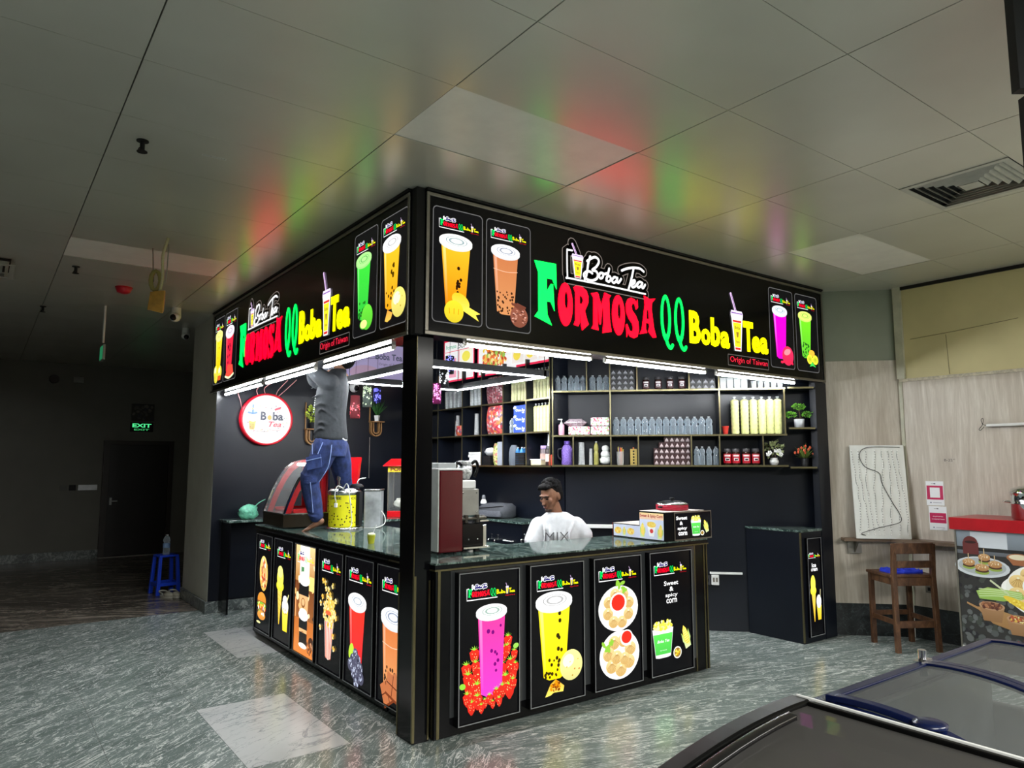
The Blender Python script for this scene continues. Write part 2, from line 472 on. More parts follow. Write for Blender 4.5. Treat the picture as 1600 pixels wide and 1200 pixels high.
L_WHT = lit('lit_white_acrylic', (0.9, 0.93, 1.0), 1.5)

# ================================================================ the building
H = 3.25
# floor: one slab of tiles, each 0.572 x 1.115
def build_floor():
    mb = MB()
    mb.b2(-7, 5.4, -7.5, 10.6, -0.06, -0.004, 3)
    gx, gy, tx, ty, g = -0.263, 0.23, 0.572, 1.115, 0.0012
    white = {(-1, 0), (0, 2), (-11, 1)}
    i0, i1 = int((-7 - gx) / tx), int((5.4 - gx) / tx)
    for i in range(i0, i1 + 1):
        for j in range(-7, 10):
            x0 = gx + i * tx; y0 = gy + j * ty
            if y0 > 10.3: continue
            mi = 1 if (i, j) in white else (2 if y0 > 4.6 else (4 if x0 > 0.2 else 0))
            mb.add([(x0 + g, y0 + g, 0), (x0 + tx - g, y0 + g, 0), (x0 + tx - g, y0 + ty - g, 0), (x0 + g, y0 + ty - g, 0)], [(0, 1, 2, 3)], mi)
    return struct(mb.build('floor', [M_TILE, M_TILEW, M_TILEB, M_GROUT, M_TILE2]))
build_floor()

CXG, CYG, CTX, CTY = -0.470, -0.573, 1.159, 0.5865
def build_ceiling():
    mb = MB()
    mb.b2(-7, 5.4, -7.5, 10.6, H + 0.03, H + 0.08, 2)
    lightcells = {(0, -1), (3, -1), (-1, 5)}
    vents = {(2, -3)}
    for i in range(-6, 6):
        for j in range(-12, 19):
            x0 = CXG + i * CTX; y0 = CYG + j * CTY
            gx, gy = 0.003, 0.0016
            x1, y1 = x0 + CTX, y0 + CTY
            if (i, j) in vents:      # the air vent takes the middle of this panel
                x0v, x1v = 2.355, 2.94
                if x0v - x0 > 0.01: mb.b2(x0 + gx, x0v, y0 + gy, y1 - gy, H, H + 0.02, 0)
                if x1 - x1v > 0.01: mb.b2(x1v, x1 - gx, y0 + gy, y1 - gy, H, H + 0.02, 0)
                continue
            dz = 0.004 if (i, j) in lightcells else 0.0
            mb.b2(x0 + gx, x1 - gx, y0 + gy, y1 - gy, H + dz, H + 0.02, 1 if (i, j) in lightcells else 0)
    return struct(mb.build('ceiling', [M_CEIL, M_PANELLIGHT, M_DARK]))
build_ceiling()

def wallbox(name, x0, x1, y0, y1, z0, z1, m): return struct(MB().b2(x0, x1, y0, y1, z0, z1).build(name, m))
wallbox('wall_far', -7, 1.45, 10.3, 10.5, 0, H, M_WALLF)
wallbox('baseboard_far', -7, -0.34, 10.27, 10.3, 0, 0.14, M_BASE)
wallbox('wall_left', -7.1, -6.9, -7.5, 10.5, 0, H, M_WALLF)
wallbox('wall_passage', 1.25, 1.45, 5.62, 10.3, 0, H, M_WALLG)
# the building core: square column on the left, chamfered toward the right wall
def core():
    mb = MB()
    poly = [(-0.02, 4.47), (2.68, 4.47), (2.68, 1.77), (4.93, -0.48), (4.93, -7.5), (5.2, -7.5), (5.2, 5.62), (-0.02, 5.62)]
    n = len(poly)
    top = H + 0.02
    mb.add([(x, y, 0) for x, y in poly] + [(x, y, top) for x, y in poly], [(i, (i + 1) % n, n + (i + 1) % n, n + i) for i in range(n)], 0)
    return struct(mb.build('wall_core', M_WALLG))
core()
bb = MB()
bb.b2(-0.045, -0.02, 4.445, 5.62, 0, 0.12); bb.b2(-0.02, 2.68, 4.445, 4.47, 0, 0.12)
struct(bb.build('baseboard_column', M_BASE, bevel=0.004))
# linings of the chamfer and of the right wall
DIAG = frame(2.68, 1.77, 0, -PI / 4)           # local x runs along the chamfer, -y faces the hall
dl = 3.182
def diag_panel(name, x0, x1, z0, z1, t, m, kind='structure'):
    mb = MB().b2(x0, x1, -t, 0.0, z0, z1)
    o = mb.build(name, m, None, (2.68, 1.77, 0), -PI / 4)
    if kind: o['kind'] = kind
    return o
diag_panel('wall_diagonal_upper', 2.46, dl, 2.56, H, 0.004, M_GGREY)
diag_panel('wall_diagonal_wood', 2.46, dl - 0.008, 0.29, 2.56, 0.012, M_WOOD)
diag_panel('baseboard_diagonal', 2.46, dl, 0.0, 0.30, 0.006, M_SKIRT)
wallbox('wall_right_upper', 4.90, 4.93, -7.5, -0.50, 2.36, H, M_CREAM)
wallbox('wall_right_wood', 4.905, 4.93, -7.5, -0.51, 0.29, 2.345, M_WOOD)
wallbox('baseboard_right', 4.92, 4.93, -7.5, -0.5, 0.0, 0.30, M_SKIRT)
tr = MB(); tr.b2(4.885, 4.93, -7.5, -0.5, 2.345, 2.372); struct(tr.build('trim_1', P('chipped_ledge', srgb(190, 180, 160), 0.5, var=0.15, nscale=30)))
tr = MB(); tr.b2(4.87, 4.93, -0.56, -0.49, 2.372, H); tr.b2(4.895, 4.93, -0.52, -0.49, 0.29, 2.345)
struct(tr.build('trim_2', P('corner_moulding', srgb(190, 188, 168), 0.5)))
tr = MB(); tr.b2(4.88, 4.905, -7.5, -0.5, H - 0.03, H); struct(tr.build('trim_3', M_BLKM))
# cracks and torn paint on the cream panel
cr = MB()
for pts in ([(4.897, -0.62, 2.74), (4.897, -1.0, 2.76), (4.897, -1.5, 2.80)], [(4.897, -0.93, 2.74), (4.897, -0.94, 2.38)]):
    cr.tube(pts, 0.002, 4, 0)
struct(cr.build('trim_4', P('panel_seam', srgb(120, 112, 84), 0.8)))

# door of the far wall
dm = P('dark_brown_door', srgb(20, 15, 12), 0.35, var=0.1)
d = MB(); d.b2(-0.27, 0.66, 10.26, 10.3, 0.01, 1.9)
door = struct(d.build('door_1', dm, bevel=0.004))
f = MB(); f.b2(-0.36, -0.27, 10.24, 10.3, 0, 1.97); f.b2(0.66, 0.74, 10.24, 10.3, 0, 1.97); f.b2(-0.27, 0.66, 10.24, 10.3, 1.9, 1.97)
f.build('door_frame', P('door_frame_wood', srgb(46, 38, 32), 0.4), door)
h = MB(); h.b2(-0.24, -0.12, 10.21, 10.235, 0.93, 0.95); h.b2(-0.235, -0.20, 10.225, 10.262, 0.88, 1.0); h.build('door_handle', M_STEEL, door)
t_ = MB(); t_.b2(-0.36, 0.74, 10.2, 10.3, 0.0, 0.012); struct(t_.build('trim_5', P('door_sill', srgb(150, 146, 140), 0.4)))

# ================================================================ lettering and logo
GL = dict(
 F=[[(.06,.99),(.96,1.0),(.98,.59),(.80,.74),(.56,.74),(.56,.53),(.74,.66),(.83,.66),(.89,.235),(.73,.37),(.56,.37),(.58,.165),(.77,0),(.06,.106),(.22,.2),(.22,.81)]],
 R=[[(.0,.95),(.18,1.0),(.55,1.0),(.86,.93),(1.0,.80),(.97,.64),(.80,.50),(.74,.46),(.90,.24),(1.0,.16),(.56,.0),(.50,.10),(.42,.36),(.40,.36),(.40,.18),(.30,.08),(.0,.10),(.10,.2),(.12,.85)],
    [(.40,.80),(.60,.76),(.64,.68),(.55,.60),(.40,.60)]],
 M=[[(.0,.92),(.30,.97),(.36,.93),(.50,.66),(.68,1.0),(1.0,.95),(.90,.88),(.92,.35),(1.0,.06),(.55,.0),(.60,.22),(.60,.60),(.55,.60),(.46,.20),(.40,.20),(.33,.58),(.31,.58),(.31,.20),(.35,.05),(.0,.07),(.10,.17),(.12,.82)]],
 S=[[(.95,.78),(.80,.72),(.72,.84),(.55,.88),(.44,.78),(.50,.68),(.75,.58),(.95,.42),(1.0,.22),(.86,.05),(.60,.0),(.30,.03),(.12,.12),(.05,.0),(.0,.30),(.08,.33),(.28,.17),(.48,.15),(.56,.25),(.48,.36),(.22,.47),(.04,.62),(.03,.82),(.18,.95),(.42,1.0),(.68,.97),(.86,.90),(.92,.98)]],
 A=[[(.30,1.0),(.62,.94),(1.0,.98),(.78,.86),(.74,.70),(.86,.25),(1.0,.02),(.80,.0),(.52,.14),(.60,.26),(.58,.34),(.38,.34),(.36,.2),(.44,.1),(.0,.04),(.14,.18),(.34,.78)],
    [(.44,.66),(.56,.66),(.58,.44),(.42,.44)]])
def glyph_loops(ch):
    if ch == 'O': return [circ(.5, .5, .5, .5, 28), circ(.56, .60, .13, .20, 14)]
    if ch == 'Q': return [circ(.42, .56, .42, .44, 28), circ(.42, .58, .24, .34, 20)]
    return GL[ch]
LOGO = [('F', 'g', .835, 1.05, 2.511, 2.944), ('O', 'r', 1.054, 1.19, 2.52, 2.825), ('R', 'r', 1.194, 1.340, 2.507, 2.82),
        ('M', 'r', 1.360, 1.562, 2.51, 2.81), ('O', 'r', 1.566, 1.700, 2.51, 2.81), ('S', 'r', 1.706, 1.848, 2.505, 2.81), ('A', 'r', 1.850, 2.036, 2.53, 2.845),
        ('Q', 'g', 2.087, 2.228, 2.47, 2.886), ('Q', 'g', 2.245, 2.386, 2.47, 2.886),
        ('B', 'y', 2.425, 2.556, 2.535, 2.80), ('o', 'y', 2.566, 2.680, 2.535, 2.67), ('b', 'y', 2.692, 2.806, 2.535, 2.775), ('a', 'y', 2.818, 2.932, 2.533, 2.675),
        ('T', 'y', 3.128, 3.262, 2.535, 2.797), ('e', 'y', 3.246, 3.358, 2.533, 2.68), ('a', 'y', 3.366, 3.474, 2.533, 2.68)]
SCRIPT = [[(0.228, 0.553), (0.208, 0.5), (0.197, 0.44), (0.184, 0.396), (0.172, 0.378)],
 [(0.198, 0.514), (0.233, 0.538), (0.275, 0.556), (0.306, 0.545), (0.31, 0.522), (0.285, 0.486), (0.246, 0.456), (0.281, 0.454), (0.3, 0.433), (0.29, 0.402), (0.251, 0.381), (0.206, 0.378), (0.172, 0.392), (0.164, 0.411), (0.187, 0.434), (0.221, 0.441), (0.245, 0.432)],
 [(0.341, 0.45), (0.323, 0.445), (0.312, 0.422), (0.326, 0.408), (0.347, 0.419), (0.353, 0.441), (0.341, 0.45), (0.366, 0.446), (0.388, 0.455)],
 [(0.414, 0.494), (0.401, 0.452), (0.384, 0.406), (0.391, 0.429), (0.416, 0.438), (0.429, 0.42), (0.41, 0.397), (0.384, 0.401)],
 [(0.491, 0.436), (0.464, 0.438), (0.441, 0.41), (0.458, 0.395), (0.485, 0.414), (0.497, 0.44), (0.492, 0.412), (0.507, 0.403), (0.534, 0.435)],
 [(0.543, 0.501), (0.596, 0.524), (0.665, 0.542), (0.735, 0.547), (0.777, 0.53)],
 [(0.669, 0.539), (0.648, 0.469), (0.627, 0.411), (0.611, 0.369)],
 [(0.642, 0.409), (0.673, 0.426), (0.679, 0.446), (0.656, 0.44), (0.639, 0.413), (0.653, 0.392), (0.684, 0.404), (0.712, 0.434)],
 [(0.755, 0.441), (0.726, 0.442), (0.704, 0.412), (0.719, 0.399), (0.747, 0.417), (0.761, 0.441), (0.753, 0.413), (0.766, 0.4), (0.79, 0.43)]]
BRACKET = [(0.057, 0.566), (0.019, 0.564), (0.009, 0.551), (0.011, 0.374), (0.024, 0.363), (0.386, 0.363), (0.792, 0.358)]
C_GREEN = (0.0, .9, .14); C_RED = (1.0, .0, .02); C_YEL = (.95, .9, .0); C_W = (1, 1, 1); C_K = (0.0, 0.0, 0.0)
CC = dict(g=C_GREEN, r=C_RED, y=C_YEL)
def fit(loops, x0, x1, z0, z1): return [[(x0 + p[0] * (x1 - x0), z0 + p[1] * (z1 - z0)) for p in L] for L in loops]
Q_TAIL = [(.42, .16), (.55, .06), (.78, .0), (.95, .06)]
def boba_cup_art(A, x0, x1, z0, z1, straw=True):
    """white takeaway cup with purple lid, straw and a yellow label; box is body + lid"""
    w = x1 - x0; h = z1 - z0; X = lambda t: x0 + w * t; Z = lambda t: z0 + h * t
    if straw: A.stroke([(X(.06), Z(1.40)), (X(.42), Z(.98))], w * .15, (.85, .62, .95), smooth=False); A.stroke([(X(.09), Z(1.40)), (X(.44), Z(.98))], w * .05, (.25, .1, .3), smooth=False)
    A.poly([(X(.0), Z(.88)), (X(1.), Z(.88)), (X(.95), Z(.78)), (X(.78), Z(0)), (X(.24), Z(0)), (X(.06), Z(.78))], C_W)
    A.poly([(X(.0), Z(.93)), (X(.06), Z(1.0)), (X(.92), Z(1.0)), (X(1.), Z(.93)), (X(1.), Z(.87)), (X(0), Z(.87))], (.9, .8, 1.0))
    A.rect(X(.06), X(.94), Z(.925), Z(.95), (.25, .1, .45))
    A.poly([(X(.15), Z(.76)), (X(.86), Z(.76)), (X(.85), Z(.71)), (X(.16), Z(.71))], (.75, .03, .02))
    A.poly([(X(.17), Z(.70)), (X(.84), Z(.70)), (X(.74), Z(.10)), (X(.28), Z(.10))], (.98, .85, .02))
    A.poly([(X(.29), Z(.085)), (X(.73), Z(.085)), (X(.72), Z(.03)), (X(.30), Z(.03))], (.75, .03, .02))
    A.text('Boba', X(.3), X(.72), Z(.54), Z(.62), (.2, .12, .02), .01)
    A.poly([(X(.40), Z(.47)), (X(.62), Z(.47)), (X(.56), Z(.34)), (X(.46), Z(.34))], (.35, .2, .03))
    A.text('tea', X(.36), X(.66), Z(.2), Z(.26), (.3, .2, .03), .01)
def mini_logo(A, x0, x1, z0, skew=0.0):
    s = (x1 - x0) / 2.72
    T = lambda x, z: (x0 + (x - .78) * s, z0 + (z - 2.44) * s)
    # white bracket and backing
    A.stroke([T(.88, 2.93), T(.785, 2.93), T(.785, 2.42), T(2.45, 2.42)], .045 * s, C_W, smooth=False)
    for ch, c, a, b, z_0, z_1 in LOGO:
        p, q = T(a - .01, z_0 + .02), T(b + .01, z_1 - .03)
        if ch in 'FORMSAQ' and not (ch == 'a'):
            lp = fit(glyph_loops(ch), p[0], q[0], p[1], q[1])
            A.shape(lp, CC[c])
            if ch == 'Q': A.stroke([(p[0] + (q[0] - p[0]) * u, p[1] + (q[1] - p[1]) * v) for u, v in Q_TAIL], (q[0] - p[0]) * .2, CC[c])
        else: A.text(ch, p[0], q[0], p[1], q[1], CC[c], .04)
    p, q = T(2.944, 2.52), T(3.11, 2.87); boba_cup_art(A, p[0], q[0], p[1], q[1])
    off = .02
    for wd, c in ((.095, C_W), (.045, (.03, .02, .18))):
        for st in SCRIPT: A.stroke([T(1.05 + q[0] * 1.02, 2.5 + q[1] + off) for q in st], wd * s, c, 3)
    A.stroke([T(1.05 + q[0], 2.5 + q[1] + off) for q in BRACKET[:5]], .05 * s, C_W, 3)
    p, q = T(1.10, 2.9), T(1.2, 3.05); A.rect(p[0], q[0], p[1], q[1], C_W)
    p, q = T(2.92, 2.41), T(3.48, 2.47); A.text('Origin of Taiwan', p[0], q[0], p[1], q[1], C_RED)

# ---------------------------------------------------------------- food pictures
def a_lid(A, cx, z, w, tilt=0.0, col=(1, 1, 1), ring=(.18, .22, .25), hr=.20):
    A.ell(cx, z - w * .055, w * .53, w * hr * 1.05, tuple(c * .82 for c in col), tilt, 28)
    A.ell(cx, z, w * .53, w * hr, col, tilt, 28)
    for k, (r, t) in enumerate(((.34, .012), (.24, .018), (.20, .01))):
        A.ring(circ(cx + w * .02, z + w * .01, w * r, w * r * hr * 1.85, 24, tilt), circ(cx + w * .02, z + w * .01, w * (r - t * 1.6), w * (r - t * 1.6) * hr * 1.85, 24, tilt), ring)
def a_cup(A, cx, zt, zb, w, c1, c2, lid=(1, 1, 1), ring=(.18, .22, .25), pearls=(), pc=(.02, .005, .0), wb=.62, hr=.20, sh=True, lean=0.0):
    b = w * wb / 2
    A.poly([(cx - w * .46, zt), (cx + w * .46, zt), (cx + lean + b, zb + b * .25), (cx + lean + b * .5, zb), (cx + lean - b * .5, zb), (cx + lean - b, zb + b * .25)], c1, c2)
    if sh:
        lt = tuple(min(1, c * 1.1 + .22) for c in c1)
        A.poly([(cx - w * .42, zt), (cx - w * .33, zt), (cx + lean - b * .75, zb + b * .3), (cx + lean - b * .93, zb + b * .35)], lt, c2)
    for (u, v, r) in pearls:
        zz = zt + (zb - zt) * v; ww = (w * .46 + (b - w * .46) * v); A.ell(cx + lean * v + u * ww, zz, w * r, w * r * 1.1, pc, 0, 9)
    a_lid(A, cx, zt + w * .10, w, 0, lid, ring, hr)
def pearls(n, u0=-.8, u1=.8, v0=.7, v1=.97, r=.035, seed=1):
    q = random.Random(seed); return [(q.uniform(u0, u1), q.uniform(v0, v1), r * q.uniform(.8, 1.3)) for _ in range(n)]
def a_berry(A, x, z, r, seed=0, c=(.9, .03, .015)):
    q = random.Random(seed)
    A.poly([(x - r * .75, z + r * .45), (x - r * .3, z + r * .8), (x + r * .3, z + r * .8), (x + r * .75, z + r * .45), (x + r * .55, z - r * .45), (x + r * .12, z - r), (x - r * .12, z - r), (x - r * .55, z - r * .45)], c, tuple(k * .7 for k in c))
    for _ in range(7): A.ell(x + q.uniform(-.45, .45) * r, z + q.uniform(-.6, .4) * r, r * .05, r * .07, (1, .75, .3), 0, 6)
    for k in range(5):
        t = PI * (.15 + .7 * k / 4); A.poly([(x + r * .12 * math.sin(t), z + r * .75), (x + r * .8 * math.cos(t), z + r * (.7 + .55 * math.sin(t))), (x - r * .12 * math.sin(t), z + r * .62)], (.35, .75, .05))
def a_ball(A, x, z, r, c, spots=(), hi=True):
    A.ell(x, z, r, r, c, 0, 24, tuple(k * .72 for k in c))
    if hi: A.ell(x - r * .25, z + r * .3, r * .5, r * .42, tuple(min(1, k * .5 + .55) for k in c), .3)
    for (u, v, s_, cc) in spots: A.ell(x + u * r, z + v * r, r * s_, r * s_ * .7, cc, .5, 8)
def a_speck(A, x0, x1, z0, z1, n, cols, r, seed=0, clip=None):
    q = random.Random(seed)
    for _ in range(n):
        x, z = q.uniform(x0, x1), q.uniform(z0, z1)
        if clip and not clip(x, z): continue
        A.ell(x, z, r * q.uniform(.6, 1.3), r * q.uniform(.5, 1.2), q.choice(cols), q.uniform(0, 3), 7)
def a_popcorn(A, x, z, r, seed=0):
    q = random.Random(seed); 
    for k in range(5):
        t = 2 * PI * k / 5 + q.random(); A.ell(x + r * .55 * math.cos(t), z + r * .55 * math.sin(t), r * .5, r * .45, q.choice([(1, .72, .16), (1, .88, .5), (1, .55, .08)]), t, 8)
    A.ell(x, z, r * .3, r * .3, (.75, .35, .05), 0, 7)
def a_momo(A, x, z, r, seed=0):
    A.ell(x, z, r, r * .85, (.95, .74, .34), 0, 16, (.66, .40, .12))
    for k in range(7):
        t = PI * (.08 + .84 * k / 6); A.stroke([(x, z + r * .45), (x + r * .8 * math.cos(t), z - r * .1 - r * .5 * math.sin(t))], r * .07, (.55, .33, .1), 2, False)
    A.ell(x, z + r * .45, r * .16, r * .12, (.98, .9, .65))
def a_plate(A, x, z, r, sauce, seed=0, k=8, rr=1.0, leaf=True, rz=.92):
    A.ell(x, z, r, r * rz, (1, 1, .97), 0, 32); A.ell(x, z, r * .86, r * .79, (.93, .93, .88), 0, 32)
    q = random.Random(seed)
    for i in range(k):
        t = 2 * PI * i / k + .3; a_momo(A, x + r * .56 * math.cos(t), z + r * .52 * math.sin(t), r * .24 * rr, i)
    if leaf:
        for i in range(7): A.ell(x + leaf[0] * r + q.uniform(-.22, .22) * r, z + leaf[1] * r + q.uniform(-.15, .2) * r, r * .13, r * .07, (.3, .62, .05), q.uniform(0, 3), 8)
    A.ell(x + sauce[0] * r, z + sauce[1] * r, r * sauce[2] * 1.25, r * sauce[2] * 1.1, (1, 1, .95)); A.ell(x + sauce[0] * r, z + sauce[1] * r + r * .02, r * sauce[2], r * sauce[2] * .85, (.8, .03, .015))
def a_corn(A, x, z, h, rot=0.0):
    c, s_ = math.cos(rot), math.sin(rot); T = lambda u, v: (x + u * h * c - v * h * s_, z + u * h * s_ + v * h * c)
    for sg in (-1, 1): A.poly([T(sg * .05, -.5), T(sg * .26, -.15), T(sg * .24, .25), T(sg * .12, .02)], (.45, .65, .12), (.75, .85, .4))
    A.poly([T(-.14, -.42), T(-.17, 0), T(-.12, .32), T(0, .5), T(.12, .32), T(.17, 0), T(.14, -.42)], (1, .82, .12), (.95, .6, .02))
    for k in range(7):
        for m in (-.09, -.03, .03, .09): A.ell(*T(m, -.34 + k * .1), h * .024, h * .03, (1, .93, .4), rot, 6)
    A.poly([T(-.2, -.5), T(-.22, -.1), T(-.05, -.35), T(.1, -.4), T(.2, -.15), T(.16, -.5)], (.5, .72, .15), (.8, .9, .5))
def a_corncup(A, cx, zb, w, h):
    A.poly([(cx - w * .5, zb + h), (cx + w * .5, zb + h), (cx + w * .36, zb + .03 * h), (cx + w * .2, zb), (cx - w * .2, zb), (cx - w * .36, zb + .03 * h)], C_W)
    A.poly([(cx - w * .46, zb + h * .82), (cx + w * .46, zb + h * .82), (cx + w * .36, zb + h * .12), (cx - w * .36, zb + h * .12)], (.12, .78, .1), (.08, .6, .08))
    A.text('Boba Tea', cx - w * .28, cx + w * .3, zb + h * .52, zb + h * .62, C_W, .02, .3); A.text('formosa', cx - w * .15, cx + w * .17, zb + h * .24, zb + h * .28, C_W)
    q = random.Random(3)
    A.ell(cx, zb + h * 1.06, w * .47, h * .13, (1, .95, .35))
    for _ in range(44):
        t, r = q.uniform(0, 2 * PI), math.sqrt(q.random()); A.ell(cx + r * w * .44 * math.cos(t), zb + h * 1.12 + r * h * .16 * math.sin(t), w * .055, w * .05, q.choice([(1, .93, .1), (1, .85, .05), (1, 1, .5)]), 0, 7)

def art_mango(A, w, h):
    mini_logo(A, w * .1, w * .94, h * .83)
    a_cup(A, w * .45, h * .69, h * .12, w * .66, (1.0, .55, .02), (.95, .25, .0), (1, 1, .95), (.1, .25, .3), pearls(9, .1, .5, .35, .75, .04, 3))
    A.ell(w * .56, h * .19, w * .20, h * .065, (1, .62, .02), -.5, 20, (1, .8, .1))
    a_ball(A, w * .42, h * .09, w * .2, (1, .78, .03), (), False); 
    for k in (-.09, 0, .09): A.stroke([(w * (.42 + k), h * .07), (w * (.42 + k * 1.1), h * .115)], w * .012, (.8, .3, .0), 2)
    A.poly([(w * .6, h * .11), (w * .95, h * .03), (w * .88, h * .085), (w * .98, h * .1), (w * .72, h * .15)], (1, .82, .1))
def art_choc(A, w, h):
    mini_logo(A, w * .08, w * .92, h * .84)
    a_cup(A, w * .42, h * .70, h * .13, w * .64, (.62, .20, .07), (.72, .30, .11), (.97, .98, 1), (.1, .14, .25), pearls(34, -.85, .85, .62, .97, .03, 5), (.05, .015, .005))
    A.stroke([(w * .14, h * .55), (w * .43, h * .535), (w * .7, h * .55)], w * .01, (1, .6, .4), 4)
    a_ball(A, w * .74, h * .13, w * .21, (.33, .10, .06), (), False)
    q = random.Random(4)
    for _ in range(30): A.ell(w * .74 + q.uniform(-.15, .15) * w, h * .13 + q.uniform(-.055, .055) * h, w * .03, w * .012, q.choice([(.6, .28, .2), (.12, .03, .02), (.75, .42, .33)]), q.uniform(-.4, .4), 6)
    for k in range(3): A.stroke([(w * (.56 + .06 * k), h * .25), (w * (.80 + .05 * k), h * (.19 + .015 * k))], w * .045, (.18, .05, .03), 2, False)
def art_pink(A, w, h):
    mini_logo(A, w * .08, w * .92, h * .83)
    a_cup(A, w * .43, h * .70, h * .10, w * .62, (.95, .0, .72), (.85, .0, .6), (.9, .95, 1), (.03, .2, .25))
    a_ball(A, w * .72, h * .15, w * .25, (.9, .03, .12), (), False); A.ell(w * .7, h * .2, w * .15, h * .04, (1, .3, .35), .3)
    for k in range(7): A.ell(w * (.45 + k * .075), h * (.06 + .008 * (k % 3)), w * .055, h * .018, (.9, .02, .08), .4 * k, 9)
def art_kiwi(A, w, h):
    mini_logo(A, w * .08, w * .92, h * .83)
    a_cup(A, w * .42, h * .70, h * .16, w * .62, (.2, .85, .02), (.12, .6, .03), (.8, 1, .2), (.1, .4, .02), pearls(22, -.8, .6, .62, .98, .04, 8), (.01, .1, .01))
    A.ell(w * .68, h * .235, w * .14, h * .045, (1, .55, .05)); 
    for x in (.58, .84): A.ell(w * x, h * .15, w * .14, h * .065, (.95, .88, .05)); A.ell(w * x, h * .15, w * .055, h * .022, (.5, .6, .02)); A.ring(circ(w * x, h * .15, w * .085, h * .036), circ(w * x, h * .15, w * .07, h * .03), (.3, .45, .02))
    A.poly([(w * .55, h * .05), (w * .68, h * .12), (w * .86, h * .05), (w * .7, h * .065)], (.05, .7, .1))
def art_lemonhoney(A, w, h):
    mini_logo(A, w * .08, w * .92, h * .85)
    a_cup(A, w * .42, h * .72, h * .14, w * .68, (1, .58, .02), (.95, .38, .01), C_W, (.3, .3, .3), pearls(10, .0, .4, .3, .7, .045, 9) + pearls(12, -.8, .5, .72, .97, .035, 10), (.08, .04, .0))
    a_ball(A, w * .72, h * .18, w * .27, (1, .88, .2), [(.3, -.3, .08, (.5, .3, .0)), (-.2, -.1, .07, (.6, .4, .05)), (.5, .3, .06, (.6, .4, .05)), (.1, .5, .06, (.6, .4, .05))])
    A.poly([(w * .2, h * .045), (w * .3, h * .14), (w * .5, h * .10), (w * .44, h * .05), (w * .3, h * .03)], (.85, .35, .05), (.95, .6, .1))
def art_lime(A, w, h):
    mini_logo(A, w * .08, w * .92, h * .82)
    a_cup(A, w * .42, h * .70, h * .14, w * .66, (.05, .78, .05), (.03, .6, .05), (.45, .95, .3), (.02, .3, .05), pearls(16, -.8, .5, .7, .97, .04, 12), (.01, .12, .01))
    a_ball(A, w * .62, h * .15, w * .25, (.15, .8, .05), (), False); A.ell(w * .48, h * .09, w * .17, h * .045, (.95, 1, .3)); A.ring(circ(w * .48, h * .09, w * .18, h * .05), circ(w * .48, h * .09, w * .15, h * .041), (.1, .6, .05))
def art_redcup(A, w, h):
    mini_logo(A, w * .08, w * .92, h * .83)
    a_cup(A, w * .42, h * .68, h * .10, w * .70, (.95, .02, .06), (.85, .02, .05), (1, .9, .95), (.2, .1, .3), pearls(10, -.5, .5, .2, .75, .05, 14), (.2, .0, .02))
    A.poly([(w * .15, h * .04), (w * .35, h * .22), (w * .75, h * .2), (w * .85, h * .06), (w * .5, h * .02)], (.95, .08, .05)); A.stroke([(w * .15, h * .05), (w * .5, h * .018), (w * .86, h * .06)], w * .05, (.9, 1, .6), 5)
def art_lemon(A, w, h):
    mini_logo(A, w * .08, w * .92, h * .82)
    a_cup(A, w * .48, h * .70, h * .16, w * .72, (1, .85, .03), (.95, .6, .0), (1, .95, .3), (.5, .5, .05), pearls(10, -.4, .4, .1, .95, .03, 15), (.6, .4, .0))
    for x, z in ((.3, .1), (.7, .15), (.25, .17)): a_ball(A, w * x, h * z, w * .2, (1, .9, .08), (), True)
    A.poly([(w * .5, h * .03), (w * .52, h * .1), (w * .85, h * .1), (w * .8, h * .03)], (.75, .12, .02))

def art_strawberry(A, w, h):
    mini_logo(A, w * .12, w * .95, h * .82)
    q = random.Random(2)
    for k, (x, z, r) in enumerate([(.12, .35, .11), (.25, .44, .11), (.82, .50, .10), (.75, .42, .11), (.93, .40, .08), (.2, .22, .16), (.32, .30, .13), (.70, .30, .14), (.78, .22, .13), (.9, .26, .10), (.15, .28, .12), (.27, .36, .10), (.86, .33, .11), (.95, .31, .08), (.30, .20, .13), (.80, .44, .09), (.68, .22, .12)]): a_berry(A, w * x, h * z, w * r, k)
    a_cup(A, w * .53, h * .70, h * .15, w * .50, (.95, .05, .35), (.85, .05, .62), C_W, (.1, .3, .2), [(-.25, .2, .06), (.1, .22, .055), (.0, .45, .05), (.3, .47, .045), (.45, .5, .04), (.3, .62, .05), (.55, .58, .05), (.4, .7, .04), (.7, .15, .04)], (.2, .0, .2), wb=.70)
    for k, (x, z, r) in enumerate([(.30, .13, .11), (.50, .13, .08), (.62, .15, .10), (.72, .17, .10), (.84, .16, .12), (.20, .10, .10), (.42, .11, .07), (.55, .09, .06), (.36, .08, .07), (.90, .20, .09), (.13, .16, .10), (.66, .10, .07)]): a_berry(A, w * x, h * z, w * r, k + 20)
    A.ell(w * .05, h * .25, w * .05, h * .02, (.3, .7, .05), -.2); A.ell(w * .95, h * .46, w * .05, h * .018, (.35, .7, .1), .2)
